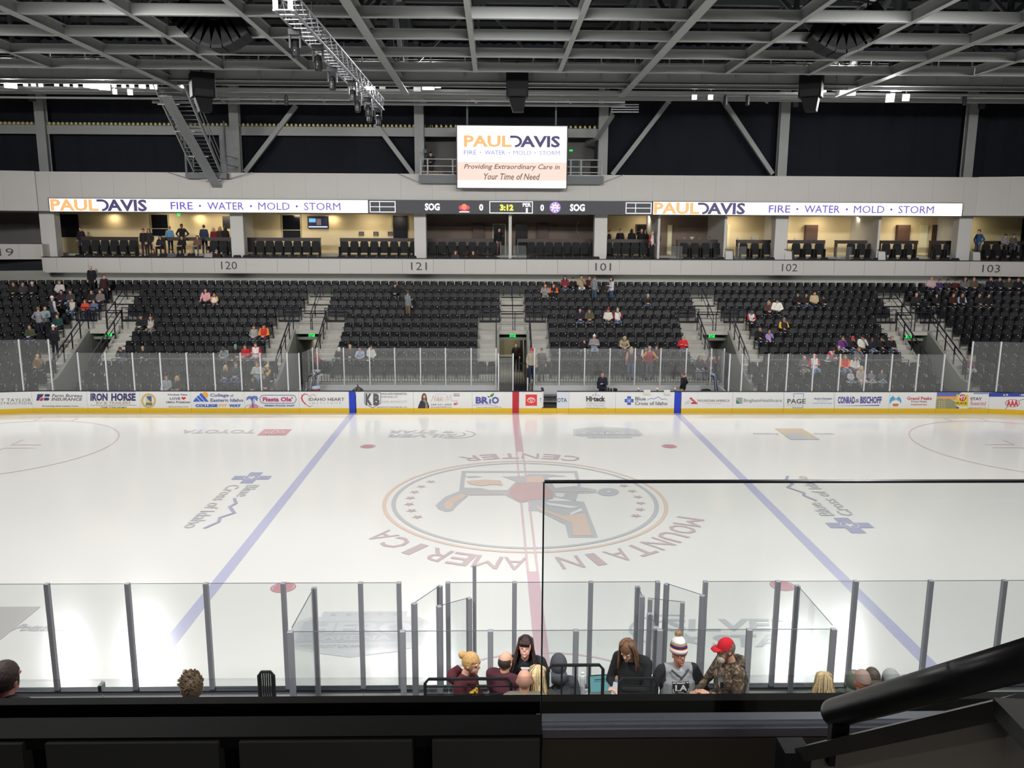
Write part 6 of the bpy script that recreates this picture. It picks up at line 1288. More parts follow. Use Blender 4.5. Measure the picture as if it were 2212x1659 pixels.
# roof trusses above
TT = 19.4
STEELD_ = STEELD; STEELD = mat('truss_steel', (66, 69, 71), .6, var=.05)
tr = struct(empty('ceiling_trusses'), 'steel trusses under the dark roof deck')
for x in (-27.75, -16.65, -5.55, 5.55, 16.65, 27.75):
    m = MB(); m.bar((x, -30, TT), (x, 26, TT), .3, .3); m.build('top_chord', STEELD, tr)
    for j in range(9):
        y = -24+6.09*j; m = MB(); m.bar((x, y, HB+.4), (x, y, TT), .28, .28); m.build('vertical', STEELD, tr)
        if y < 18: m = MB(); m.bar((x, y, HB+.4 if j % 2 else TT), (x, y+6.09, TT if j % 2 else HB+.4), .2, .2); m.build('diagonal', STEELD, tr)
for y in (-8, 4.2, 16.4):
    m = MB(); m.bar((-34, y, TT), (34, y, TT), .25, .25); m.build('top_chord', STEELD, tr)
    for k in range(18):
        x = -31.4+3.7*k; m = MB(); m.bar((x, y, HB+.4), (x, y, TT), .16, .16); m.build('vertical', STEELD, tr); m = MB(); m.bar((x, y, HB+.4 if k % 2 else TT), (x+3.7, y, TT if k % 2 else HB+.4), .12, .12); m.build('diagonal', STEELD, tr)
for k in range(24): m = MB(); y = -26+k*2.2; m.bar((-34, y, TT+.35), (34, y, TT+.35), .12, .22); m.build('purlin', STEELD, tr)
dk = MB(); n = 240
for i in range(n):
    x0 = -36+72*i/n; z = TT+.5+(.06 if i % 2 else 0); x1 = x0+72/n; dk.add([(x0, -32, z), (x1, -32, z), (x1, 28, z), (x0, 28, z)], [(0, 3, 2, 1)])
    z2 = TT+.5+(0 if i % 2 else .06); dk.add([(x1, -32, z), (x1, -32, z2), (x1, 28, z2), (x1, 28, z)], [(0, 1, 2, 3)])
struct(dk.build('ceiling_deck', DECK), 'dark ribbed roof deck')
STEELD = STEELD_
# far catwalk and pipes
cwk = empty('catwalk', (0, 16.6, 15.6))
m = ibeam((-34, -.45, 0), (34, -.45, 0), .18, .5); m.build('edge_beam', STEEL, cwk); m = ibeam((-34, .75, 0), (34, .75, 0), .18, .4); m.build('edge_beam', STEEL, cwk); m = MB(); m.box(-34, 34, -.35, .65, .42, .46); m.build('deck', STEELD, cwk)
for y in (-.5, .8):
    for z in (.62, .95, 1.3): m = MB(); m.bar((-34, y, z), (34, y, z), .035); m.build('rail', STEEL, cwk)
    for k in range(42): x = -33.6+k*1.64; m = MB(); m.bar((x, y, .3), (x, y, 1.32), .06); m.build('post', STEEL, cwk)
for k in range(42): x = -33.6+k*1.64; m = MB(); m.bar((x, -.56, .0), (x, -.56, .5), .025); m.build('stiffener', STEEL, cwk)
tag(cwk, 'long railed catwalk running across the far end of the steel grid', 'catwalk')
for i, (Y, py, px0, px1, r) in enumerate(((18.9, 197, -200, 2400, .06), (19.3, 203, -200, 2400, .06), (20.3, 209, -200, 2400, .05), (20.8, 213, 350, 2400, .05), (21.0, 219, -200, 1350, .05), (22.2, 226.5, 330, 1350, .07))):
    a, b = atY(px0, py-(0), Y), atY(px1, py, Y); z = atY(1100, py, Y).z; m = MB(); m.bar((a.x, Y, z), (b.x, Y, z), r*2, r*2); o = m.build('pipe', STEEL); tag(o, 'long straight grey pipe under the far roof edge, %s from the top' % nth(i), 'pipe', 'pipes at the far roof edge')
for i, px in enumerate((372, 480, 590, 697, 912, 1022, 1112, 1225, 1440, 1650)):
    m = MB(); m.bar(atY(px-14, 206, 20.3), atY(px+8, 222, 22), .09, .09); o = m.build('pipe_bracket', STEEL); tag(o, 'short slanting pipe bracket under the roof edge, %s from the left' % nth(i), 'bracket', 'pipe brackets')
# lamps -------------------------------------------------------------------
LAMP = emis('lamp_face', (255, 252, 255), 14.); HOUS = mat('lamp_housing_white', (190, 190, 192), .5)
def flood(px, py, Y, label, size=.42, k=1., power=0, target=None, lit=True):
    q = atY(px, py, Y); t = empty('floodlight', q); tg = Vector(target or (q.x*.45, -13, 0)); R = (tg-q).to_track_quat('-Z', 'Y').to_matrix().to_4x4()
    m = MB(); m.box(-size/2, size/2, -size/2, size/2, 0, .14, R); [m.box(-size/2+.02, size/2-.02, -size/2+(j+.3)*size/6, -size/2+(j+.6)*size/6, .14, .2, R) for j in range(6)]; m.build('housing', HOUS, t)
    m = MB(); m.box(-size/2+.02, size/2-.02, -size/2+.02, size/2-.02, -.02, 0, R); m.build('lens', LAMP if lit else HOUS, t)
    m = MB(); m.bar((0, 0, .05), (0, 0, max(.3, HB+.3-q.z)), .035); m.build('hanger', STEEL, t)
    tag(t, label, 'light', 'floodlights at the far roof edge')
    if power:
        l = area_light('flood_beam', q+(tg-q).normalized()*.06, tg, power, size, size)
    return t
i = 0
for px, py, s, pw in ((22, 178, .8, 800), (55, 182, .3, 0), (72, 182, .3, 0), (88, 183, .3, 0), (122, 182, .3, 0), (143, 181, .38, 0), (163, 184, .3, 0), (186, 183, .4, 0), (205, 180, .75, 800), (225, 183, .75, 800), (246, 184, .3, 0), (267, 185, .28, 0), (285, 185, .3, 0), (248, 199, .3, 0), (281, 200, .35, 0), (307, 184, .45, 0), (331, 185, .5, 0), (381, 185, .35, 0), (396, 187, .25, 0)):
    flood(px, py, 17.9, 'bright lit floodlight in the left cluster, %s from the left' % nth(i), s*.72, power=pw); i += 1
for px, py, s, pw, l, lit in ((797, 181, .62, 600, 'round bright lamp right of the aluminium truss', 1), (781, 184, .2, 0, 'small lit lamp beside the aluminium truss', 1), (925, 181, .62, 600, 'bright lamp left of the centre speaker', 1), (946, 184, .3, 0, 'small lamp right of the bright lamp', 1), (901, 190, .36, 0, 'unlit tilted white lamp left of the bright lamp', 0), (826, 186, .3, 0, 'unlit white lamp below the main girder', 0),
        (1500, 210, .26, 0, 'small lit lamp under the right roof edge, left one', 1), (1535, 210, .26, 0, 'small lit lamp under the right roof edge, right one', 1), (1777, 191, .4, 500, 'lit lamp right of the right speaker, first', 1), (1808, 187, .4, 500, 'lit lamp right of the right speaker, second', 1), (1838, 196, .5, 500, 'square tilted lit lamp hanging by a rod', 1), (1934, 191, .34, 0, 'lit lamp pair in the right bracket, left one', 1), (1941, 191, .34, 0, 'lit lamp pair in the right bracket, right one', 1), (1923, 212, .42, 600, 'bright lamp below the right bracket', 1), (1957, 211, .35, 0, 'dimmer lamp right below the right bracket', 1)):
    flood(px, py, 18.2, l, s, power=pw, lit=lit)
# aluminium lighting truss
tx, ty0, ty1, tz = -6.66, -1.9, 16.4, 14.35
t = empty('lighting_truss', (tx, (ty0+ty1)/2, tz)); L = (ty1-ty0)/2
for sx in (-.26, .26):
    for z in (0, .5): m = MB(); m.tube([(sx, -L, z), (sx, L, z)], .028, 8); m.build('chord', ALU, t)
m = MB(); nb = 36
for j in range(nb):
    y0 = -L+2*L*j/nb; y1 = y0+2*L/nb
    for sx in (-.26, .26): m.bar((sx, y0, 0 if j % 2 else .5), (sx, y1, .5 if j % 2 else 0), .022)
    for z in (0, .5): m.bar((-.26, y0, z), (.26, y0, z), .022); m.bar((-.26, y0, z), (.26, y1, z), .018)
stuff(m.build('lattice', ALU, t))
for sx in (-.2, .2): m = MB(); m.box(sx-.07, sx+.07, -L-.03, -L, .0, .5); m.build('end_plate', ALUW, t)
for y in (-5.5, 0, 5.5): m = MB(); m.bar((0, y, .5), (0, y, 1.4), .03); m.build('hanger', BLK, t)
tag(t, 'long silver lattice lighting truss pointing towards the far wall', 'truss')
for i, (px, py) in enumerate(((623, 78), (646, 112), (704, 152), (717, 186), (765, 208), (772, 232), (801, 250), (805, 268))):
    # each head hangs below the truss at the depth its picture position gives
    Y = [.2, 2.2, 5.8, 8.6, 11.3, 12.6, 14.6, 15.8][i]; z = atY(px, py, Y).z; hz = min(tz-.32, z); x = tx+(-.2 if i % 2 == 0 else .05)
    h = empty('moving_head_light', (x, Y, tz-.02)); m = MB(); m.box(-.17, .17, -.13, .13, -.16, 0); m.build('base', BLK, h)
    for s in (-1, 1): m = MB(); m.box(s*.15-.025, s*.15+.025, -.05, .05, -.52, -.14); m.build('yoke', BLK, h)
    m = MB(); m.lathe([(.09, -.80), (.125, -.74), (.125, -.50), (.10, -.34), (.04, -.30)], n=12); m.build('head', BLK, h); m = MB(); m.ell((0, -.12, -.6), .02, .02, .02, 8, 6); m.build('badge', NUMPL, h)
    tag(h, 'black moving head stage light under the truss, %s from the near end' % nth(i), 'light', 'moving heads on the truss')
# arrays and hung speakers
def line_array(side, cx_, zc):
    t = empty('line_array', (cx_, 6.4, 0)); SPK = mat('speaker_black', (13, 14, 16), .65, spec=.2); SG = mat('speaker_grey', (34, 35, 38), .6, spec=.2)
    path = [(400, 28), (411, 39), (422, 49), (434, 59), (447, 68), (461, 75), (476, 78), (491, 74), (505, 66), (518, 57)] if side < 0 else [(1886, 38), (1872, 50), (1860, 61), (1848, 71), (1836, 80), (1822, 87), (1807, 89), (1793, 84), (1780, 76), (1768, 67)]
    P = [atY(a, b, 6.4) for a, b in path]
    for i, q in enumerate(P):
        d = (P[min(i+1, 9)]-P[max(i-1, 0)]).normalized(); n = Vector((-d.z, 0, d.x));
        if n.z < 0: n = -n
        M = Matrix(((d.x, 0, n.x, q.x-cx_), (0, 1, 0, 0), (d.z, 0, n.z, q.z), (0, 0, 0, 1)))
        m = MB(); m.box(-.2, .2, -.55, .55, -.40, .42, M); m.build('cabinet', SPK, t, bevel=.01)
        m = MB(); m.box(-.19, .19, -.57, .4, -.52, -.40, M); m.build('grille', SG, t)
    nn = []
    for i, q in enumerate(P):
        d = (P[min(i+1, 9)]-P[max(i-1, 0)]).normalized(); n = Vector((-d.z, 0, d.x)); nn.append(n if n.z > 0 else -n)
    m = MB()
    for i in range(9):
        c_ = [v-Vector((cx_, 0, 0)) for v in (P[i]-nn[i]*.43, P[i+1]-nn[i+1]*.43, P[i+1]+nn[i+1]*.36, P[i]+nn[i]*.36)]; c_ = [Vector((v.x, 0, v.z)) for v in c_]
        m.add([v+Vector((0, e, 0)) for e in (-.52, .52) for v in c_], [(0, 1, 2, 3), (7, 6, 5, 4), (0, 4, 5, 1), (2, 6, 7, 3), (1, 5, 6, 2), (0, 3, 7, 4)])
    m.build('body', SPK, t)
    for k in (1, 8): m = MB(); m.bar((P[k].x-cx_, 0, P[k].z+.35), (P[k].x-cx_, 0, TT), .05); m.build('chain', BLK, t)
    m = MB(); m.bar((P[0].x-cx_, 0, P[0].z+.5), (P[4].x-cx_, 0, P[0].z+.6), .08); m.build('hanging_bar', BLK, t)
    tag(t, 'large curved black hanging speaker array on the %s' % ('left' if side < 0 else 'right'), 'speaker', 'curved speaker arrays')
line_array(-1, -11.4, 15.6); line_array(1, 11.9, 15.6)
for px, l, rz in ((437, 'left', .5), (1117, 'centre', 0), (1752, 'right', -.5)):
    q = atY(px, 190, 15.35); t = empty('hung_speaker', (q.x, 15.35, q.z-.1), rz); SPK = mat('speaker_black', (13, 14, 16), .65, spec=.2)
    m = MB(); m.box(-.52, .52, -.4, .4, -.35, .75); m.build('cabinet', SPK, t, bevel=.02); m = MB(); m.prism([(-.4, -.36), (.4, -.36), (.32, -1.0), (-.2, -1.0)], lambda x, z: (x, -.3, z), lambda x, z: (x, .3, z)); m.build('lower_cabinet', SPK, t, bevel=.02)
    m = MB(); m.box(-.42, .42, -.42, -.4, -.3, .0); m.build('grille', mat('speaker_grille', (18, 19, 21), .8), t); m = MB(); m.box(-.03, .03, -.03, .03, .75, 1.6); m.build('hanger', BLK, t)
    if l != 'centre': m = MB(); s = -1 if l == 'right' else 1; m.box(s*.521, s*.53, -.38, .38, -.3, .7); m.build('side_panel', mat('speaker_side_grey', (170, 170, 172), .5), t)
    tag(t, 'boxy black hung loudspeaker at the far roof edge, %s' % l, 'speaker', 'hung loudspeakers')
for i, (px, Y) in enumerate(((1567, 19), (1615, 19), (2085, 19), (618, 19.5))):
    q = atY(px, 208, Y); h = empty('spot_light', (q.x, Y, q.z)); m = MB(); m.lathe([(.1, -.45), (.11, -.4), (.09, 0), (.04, .05)], n=10); m.build('can', BLK, h); m = MB(); m.bar((0, 0, 0), (0, 0, .5), .03); m.build('yoke', BLK, h); tag(h, 'small black spot light hanging at the far roof edge, %s' % nth([3, 1, 2, 0].index(i) if False else i), 'light', 'small black spots')

# ================================================================ NEAR SIDE: people by the penalty boxes
m = MB(); m.box(-12, 12, -19.6, -15.2, 1.75, 2.0); o = m.build('floor_near', CONCD); struct(o, 'raised floor behind the penalty boxes'); m = MB(); m.box(-12, 12, -22.8, -18.2, 2.0, 2.35); struct(m.build('floor_near', CONCD), 'seating tread nearer the camera')
SKB = mat('white_back_skirt', (188, 190, 194), .5)
m = MB()
for a, b in ((-26, -3.95), (4.05, 26)): m.box(a, b, -13.16, -13.08, .0, .98)
struct(m.build('baseboard_near', SKB), 'pale back face of the near boards')
def face(t, HM, eye=(60, 45, 35), brow=(70, 50, 40), lip=(170, 90, 85), smile=0, skin=None):
    m = MB()
    for s in (-1, 1): m.ell((s*.031, -.083, .004), .013, .006, .0075, 8, 6)
    o = m.build('eyes', mat('eye_white', (225, 220, 215), .3), t, smooth=True); o.matrix_local = HM
    m = MB()
    for s in (-1, 1): m.ell((s*.031, -.088, .004), .006, .004, .006, 8, 6)
    o = m.build('irises', mat('iris_%d' % eye[0], eye, .3), t, smooth=True); o.matrix_local = HM
    m = MB()
    for s in (-1, 1): m.tube([(s*.015, -.09, .022), (s*.032, -.091, .028), (s*.05, -.083, .022)], .0045, 6)
    o = m.build('eyebrows', hairm(brow), t); o.matrix_local = HM
    m = MB(); m.ell((0, -.083, -.062), .024, .008, .006+.006*smile, 10, 6); o = m.build('lips', mat('lips', lip, .5), t, smooth=True); o.matrix_local = HM
    if smile: m = MB(); m.ell((0, -.089, -.061), .016, .004, .005, 8, 6); o = m.build('teeth', mat('teeth', (235, 232, 225), .4), t); o.matrix_local = HM
HV = .011
def near(px, hy, Y, J, label, rz=0, h=1., hair=None, hc=BRN, top=BK, sl=None, bot=JN, skin=SKIN, fa=None, under=None, ratio=None, standing=True):
    P = body_meshes(J, HV, ratio=ratio, name='body'); topz = (J['hed'].z+.125)*h; q = atY(px, hy, Y)
    t = person(P, (q.x-J['hed'].x*h*0, Y, q.z-topz), rz, label, hair=hair, hc=hc, top=top, sl=sl, bot=bot, skin=skin, scale=h, under=under, group=None)
    if fa is not None: face(t, P['hm'], **fa)
    return t, P, J
def strands(t, HM, m_, pts, r0=.006, n=26, seed=1, name='hair_strands', rad=.085):
    n = n*3
    """long hair as many thick locks from the crown down a path"""
    rn = random.Random(seed); mbs = [MB(), MB(), MB()]; base = tuple(int(v) for v in m_.name.split('_')[1:4])
    for k in range(n):
        a = PI*(-.12+1.24*k/(n-1)); ox, oy = rad*math.cos(a), .012+rad*1.15*math.sin(a)
        L = [(ox*.4, oy*.4, .135), (ox*.92, oy*.92, .098), (ox*1.1, oy*1.12, .0)]
        for (dx, dy, dz, sc) in pts: L.append((ox*sc+dx+rn.uniform(-.014, .014), oy*sc+dy+rn.uniform(-.016, .012), dz+rn.uniform(-.025, .025)))
        q = 1+rn.uniform(-.3, .35); mbs[k % 3].tube(L, [r0*.8*q, r0*1.5*q, r0*1.6*q]+[r0*1.4*q]*(len(pts)-1)+[r0*.4], 6)
    for f_, mb in zip((.55, 1., 1.25), mbs): o = mb.build(name, hairm(tuple(min(250, int(v*f_)) for v in base)), t, smooth=True); o.matrix_local = HM
    return o
from mathutils.bvhtree import BVHTree
def onshirt(P, lift=.004):
    me = P['shirt']; bv = BVHTree.FromPolygons([v.co for v in me.vertices], [tuple(p.vertices) for p in me.polygons])
    def f(u, v):
        h = bv.ray_cast(Vector((u, -1.2, v)), Vector((0, 1, 0)))[0]
        return Vector((u, (h.y if h else -.15)-lift, v))
    return f
def printon(t, f, fn, name='print'):
    p = Print(f, t); fn(p); return p.done(name)
# 1 blonde with bun, maroon hoodie, turned right
J = pose('stand', hy=0, wr=(.16, -.22, 1.05), el=(.24, -.02, 1.12), hed=(0, -.06, 1.61), hp=.12)
t, P, J = near(1008, 1409, -17.0, J, 'woman with blonde bun in maroon hoodie with yellow letters', rz=PI/2-.35, hair='bun', hc=(185, 145, 90), top=(72, 16, 28), bot=(40, 38, 48), skin=(215, 165, 140), fa=dict(brow=(150, 110, 70)))
m = MB(); m.tube([(-.1, .10, 1.40), (-.09, .15, 1.44), (0, .17, 1.43), (.09, .15, 1.44), (.1, .10, 1.40)], [.04, .06, .07, .06, .04], 8); m.tube([(-.1, .1, 1.42), (-.11, -.02, 1.44), (-.05, -.1, 1.40), (.05, -.1, 1.40), (.11, -.02, 1.44), (.1, .1, 1.42)], .035, 8); m.build('hood', cloth((72, 16, 28)), t, smooth=True)
p = Print(onshirt(P), t); p.text('TSU', -.12, .12, 1.22, 1.33, mat('yellow_print', (225, 190, 60), .6), bold=.05); p.text('BISON', -.12, .12, 1.03, 1.12, mat('yellow_print', (225, 190, 60), .6), bold=.05) if False else None; p.done('print')
# 2 man with bald crown, maroon shirt, seen from behind
J = pose(hp=.1, fat=1.1)
near(1088, 1411, -16.75, J, 'man with bald crown and dark fringe in maroon shirt, back turned', rz=PI-.6, hair='fringe', hc=(45, 35, 32), top=(70, 26, 38), bot=(45, 45, 52))
# 3 woman facing the camera, long dark hair, black jersey
J = pose('stand', hp=-.28, fat=1.18, elR=(.3, -.02, 1.12), wrR=(.26, -.2, .98), elL=(-.34, .0, 1.12), wrL=(-.24, -.24, 1.0), hy=-.1)
t, P, J = near(1135, 1375, -16.45, J, 'laughing woman with long dark hair and fringe in black and white jersey', rz=-.05, hair='short', hc=(42, 22, 24), top=(20, 20, 24), sl=(24, 24, 28), bot=BK, skin=(225, 170, 150), fa=dict(smile=1, brow=(50, 30, 28)))
strands(t, P['hm'], hairm((48, 24, 26)), [(0, .0, -.10, 1.25), (0, -.02, -.24, 1.7), (0, -.03, -.36, 2.1)], n=30)
m = MB(); [m.tube([(x, -.075-.0*abs(x), .085), (x*1.05, -.098, .055), (x*1.05, -.094, .03)], .011, 6) for x in [-.05+.0125*k for k in range(9)]]; o = m.build('fringe_locks', hairm((48, 24, 26)), t, smooth=True); o.matrix_local = P['hm']
m = MB(); m.prism([(-.05, 1.42), (.05, 1.42), (0, 1.34)], lambda u, v: (u, -.155, v), lambda u, v: (u, -.13, v)); m.build('collar_badge', cloth((210, 210, 212)), t)
for s in (-1, 1):
    m = MB(); E_l = J['elL'] if s < 0 else J['elR']; S_l = J['shL'] if s < 0 else J['shR']; a = S_l.lerp(E_l, .45); b = S_l.lerp(E_l, .95); m.tube([a, b], [.074, .068], 12, False); m.build('white_sleeve_band', cloth((205, 205, 208)), t, smooth=True)
p = Print(lambda u, v: (-.30+.0*u, -.05+u, v), t, out=(-1, 0, 0)); p.done('print')
sx = J['shL'].lerp(J['elL'], .25); p = Print(lambda u, v: (sx.x-.03+u*.7, sx.y-.085, sx.z+v), t); p.text('12', -.06, .07, -.05, .07, mat('white_print', (215, 215, 215), .6), bold=.03); p.done('print')
# 4 bald man, back of head; 5 blonde woman, back of head
J = pose(fat=1.1); near(1133, 1451, -17.75, J, 'bald man seen from behind, lowest in front of the laughing woman', rz=PI, hair=None, top=(110, 108, 92), bot=BK, skin=(190, 140, 120))
J = pose(); t, P, J = near(1160, 1444, -17.6, J, 'woman with long pale blonde hair seen from behind', rz=PI-.2, hair='short', hc=(190, 165, 125), top=(60, 55, 50), bot=BK); strands(t, P['hm'], hairm((188, 160, 118)), [(0, .02, -.12, 1.3), (0, .03, -.26, 1.6), (0, .03, -.34, 1.7)], n=24, seed=3)
# 6 grey hooded person from behind
J = pose('stand', fat=1.05, wr=(.1, -.28, 1.0)); near(1207, 1416, -16.4, J, 'person in dark grey hooded top seen from behind beside the laughing woman', rz=PI, hair='hood', hc=(70, 72, 78), top=(66, 68, 74), bot=(40, 42, 46))
# 7 long brown hair, head bowed, phone
J = pose('stand', hp=.45, hed=(-.02, -.12, 1.58), nek=(0, -.03, 1.46), wrR=(-.04, -.28, 1.18), elR=(.22, -.1, 1.14), wrL=(-.1, -.27, 1.16), elL=(-.24, -.08, 1.14))
t, P, J = near(1367, 1376, -16.6, J, 'woman with long brown hair bowing her head over a phone', rz=-.5, hair='short', hc=(105, 72, 48), top=(18, 19, 23), bot=BK, skin=(220, 170, 145)); strands(t, P['hm'], hairm((112, 78, 52)), [(0, -.03, -.12, 1.2), (.0, -.05, -.26, 1.35), (.01, -.05, -.38, 1.3)], n=34, seed=5, rad=.088)
m = MB(); m.box(-.04, .04, -.01, .01, -.07, .07); o = m.build('phone', mat('white_phone', (200, 200, 205), .3)); q = t.matrix_world; bpy.context.view_layer.update(); o.location = t.matrix_world @ Vector((-.07, -.34, 1.20)); o.rotation_euler = (-.5, 0, -.5); tag(o, 'pale phone held by the woman with bowed head', 'phone')
J = pose('stand'); near(1336, 1428, -15.75, J, 'person in pale grey cap half hidden behind the bowed woman', rz=PI-.3, h=.86, hair='cap', hc=(130, 135, 150), top=(90, 92, 100), bot=BK)
# 8 beanie man in black and grey jersey
J = pose('stand', fat=1.22, hp=-.08, hy=.2, wr=(.2, -.26, .98), el=(.34, -.02, 1.14))
t, P, J = near(1467, 1390, -16.7, J, 'man in striped bobble beanie and grey jersey with black sleeves', rz=.08, hair=None, top=(150, 152, 155), sl=(26, 28, 34), bot=(40, 40, 46), skin=(185, 125, 105), fa=dict(brow=(80, 50, 40)), h=1.0)
def band(name, rgb, z0, z1, r0, r1, n=22):
    m = MB(); m.lathe([(r0, z0), (r1, z1)], n=n, sx=.94, sy=1.12); o = m.build(name, cloth(rgb), t, smooth=True); o.matrix_local = P['hm'] @ Matrix.Translation((0, .012, 0)); return o
band('beanie_cuff', (225, 205, 205), .03, .085, .104, .106); band('beanie_stripe', (225, 150, 50), .085, .095, .105, .102); band('beanie_band', (58, 44, 110), .095, .13, .102, .094); band('beanie_stripe', (225, 150, 50), .13, .14, .094, .090)
m = MB(); m.lathe([(.09, .14), (.078, .17), (.055, .20), (.02, .22)], n=22, sx=.94, sy=1.12); o = m.build('beanie', cloth((222, 220, 215)), t, smooth=True); o.matrix_local = P['hm'] @ Matrix.Translation((0, .012, 0))
m = MB(); rn = random.Random(4); m.ell((0, .02, .245), .04, .04, .035, 10, 8)
for k in range(60):
    v = Vector((rn.gauss(0, 1), rn.gauss(0, 1), rn.gauss(0, 1))).normalized(); m.tube([Vector((0, .02, .245))+v*.03, Vector((0, .02, .245))+v*.052], [.006, .002], 4)
o = m.build('pompom', cloth((150, 120, 80)), t); o.matrix_local = P['hm']
f0_ = onshirt(P, .004); f1_ = onshirt(P, .009)
DKP = mat('black_print', (22, 22, 26), .7); WHP = mat('white_print', (215, 215, 215), .6)
def sub(p, x0, x1, z0, z1, m_, n=5):
    for i in range(n):
        for j in range(n): p.rect(x0+(x1-x0)*i/n, x0+(x1-x0)*(i+1)/n, z0+(z1-z0)*j/n, z0+(z1-z0)*(j+1)/n, m_)
p = Print(f0_, t); sub(p, -.10, .10, 1.20, 1.33, DKP)
for j in range(6): w0 = .075*(1-(j/6)**2); sub(p, -w0, w0, 1.185-.022*(j+1), 1.185-.022*j, DKP, 2)
p.done('crest')
p = Print(f1_, t); p.text('LA', -.07, .07, 1.23, 1.305, WHP, bold=.03); [p.line(q_, .007, WHP) for q_ in ([(-.09, 1.21), (0, 1.21), (.09, 1.21)], [(-.09, 1.32), (0, 1.32), (.09, 1.32)], [(-.09, 1.21), (-.09, 1.32)], [(.09, 1.21), (.09, 1.32)])]; p.done('crest')
m = MB(); m.tube([(-.1, -.075, 1.455), (-.05, -.13, 1.425), (0, -.15, 1.39), (.05, -.13, 1.425), (.1, -.075, 1.455)], .012, 8); m.build('collar', cloth((60, 62, 68)), t)
# 9 red cap, camouflage hooded jacket, turned left
CAMO = mat('camouflage', (96, 82, 66), .9); nt = CAMO.node_tree; b_ = nt.nodes['Principled BSDF']; tc = nt.nodes.new('ShaderNodeTexCoord'); vo = nt.nodes.new('ShaderNodeTexNoise'); vo.inputs['Scale'].default_value = 11; vo.inputs['Distortion'].default_value = 1.6; vo.inputs['Detail'].default_value = 3; cr = nt.nodes.new('ShaderNodeValToRGB')
nt.links.new(tc.outputs['Object'], vo.inputs['Vector']); nt.links.new(vo.outputs[0], cr.inputs[0]); nt.links.new(cr.outputs[0], b_.inputs['Base Color']); cr.color_ramp.interpolation = 'CONSTANT'
for e, c in zip((0, .42, .5, .58), ((38, 32, 28), (92, 74, 58), (58, 52, 42), (135, 112, 90))):
    el_ = cr.color_ramp.elements[0] if e == 0 else cr.color_ramp.elements[1] if e == .42 else cr.color_ramp.elements.new(e); el_.position = e; el_.color = (*lin(c), 1)
J = pose('stand', fat=1.25, hp=.15, elR=(.3, -.08, 1.14), wrR=(.14, -.33, 1.2), elL=(-.28, -.1, 1.13), wrL=(-.1, -.34, 1.1), hed=(0, -.07, 1.62))
t, P, J = near(1580, 1379, -16.9, J, 'bearded man in bright red cap and camouflage jacket turned left', rz=-PI/2+.25, hair='cap', hc=(185, 18, 34), under=(110, 100, 88), top=(96, 82, 66), bot=(45, 40, 36), skin=(200, 150, 125), fa=dict(brow=(150, 140, 130)), h=1.02)
sh_ = [c for c in t.children if c.name.startswith('shirt')][0]; [setattr(s_, 'material', CAMO) for s_ in sh_.material_slots]
m = MB(); m.ell((0, -.06, -.10), .05, .045, .06, 12, 8); o = m.build('beard', hairm((190, 180, 170)), t, smooth=True); o.matrix_local = P['hm']
m = MB(); m.tube([(-.11, -.04, 1.43), (-.12, .07, 1.455), (0, .135, 1.46), (.12, .07, 1.455), (.11, -.04, 1.43)], [.035, .05, .062, .05, .035], 10); m.build('hood', CAMO, t, smooth=True)
# 10+ the heads at the right and left
J = pose(); t, P, J = near(1783, 1458, -17.2, J, 'woman with long pale blonde hair and grey top at the right', rz=PI-.2, hair='short', hc=(180, 155, 115), top=(95, 98, 100), bot=BK); strands(t, P['hm'], hairm((178, 152, 112)), [(0, .02, -.12, 1.4), (0, .02, -.26, 1.9)], n=26, seed=8)
J = pose(); near(1868, 1454, -17.5, J, 'man in patterned cap with reddish neck under the handrail', rz=PI, hair='cap', hc=(150, 128, 118), top=(30, 30, 34), bot=BK, skin=(205, 120, 95))
J = pose(); t, P, J = near(1889, 1449, -16.9, J, 'person with dark wavy hair behind the patterned cap', rz=PI, hair='long', hc=(70, 58, 48), top=(50, 52, 52), bot=BK)
J = pose(); t, P, J = near(1848, 1455, -17.1, J, 'child in grey and green striped hood left of patterned cap', rz=PI-.3, h=.92, hair='hood', hc=(88, 95, 85), top=(80, 86, 78), bot=BK)
J = pose(); near(1929, 1452, -16.9, J, 'person in pale grey hood above the handrail', rz=PI, h=.95, hair='hood', hc=(150, 155, 150), top=(120, 122, 122), bot=BK)
J = pose(); near(2027, 1480, -17.2, J, 'person with ginger hair below the handrail at the right', rz=PI-.4, hair='short', hc=(160, 105, 60), top=(30, 28, 30), bot=BK, skin=(220, 160, 130))
J = pose(); t, P, J = near(412, 1461, -18.3, J, 'person with tousled brown hair seen from behind at the left', rz=PI+.3, h=1.22, hair='short', hc=(92, 74, 54), top=(40, 40, 44), bot=BK, skin=(205, 150, 130))
m = MB(); rn = random.Random(9)
for k in range(150):
    a = rn.uniform(0, 2*PI); e = rn.uniform(.1, 1.3); v = Vector((math.cos(a)*math.cos(e)*.084, .014+math.sin(a)*math.cos(e)*.105, .02+math.sin(e)*.118)); m.tube([v, v*1.1+Vector((rn.uniform(.0, .03), .0, rn.uniform(-.01, .02)))], [.009, .002], 4)
o = m.build('hair_tufts', hairm((92, 74, 54)), t); o.matrix_local = P['hm']
J = pose(wrR=(.52, -.30, .98), elR=(.42, -.02, .86), wrL=(-.1, -.3, .7), sh=(.18, 0, .96)); t, P, J = near(-4, 1438, -20.6, J, 'person at the left edge with dark sleeve and raised arm', rz=PI-.2, h=1.0, hair='short', hc=(50, 34, 30), top=(36, 38, 42), bot=BK, skin=(210, 140, 125))
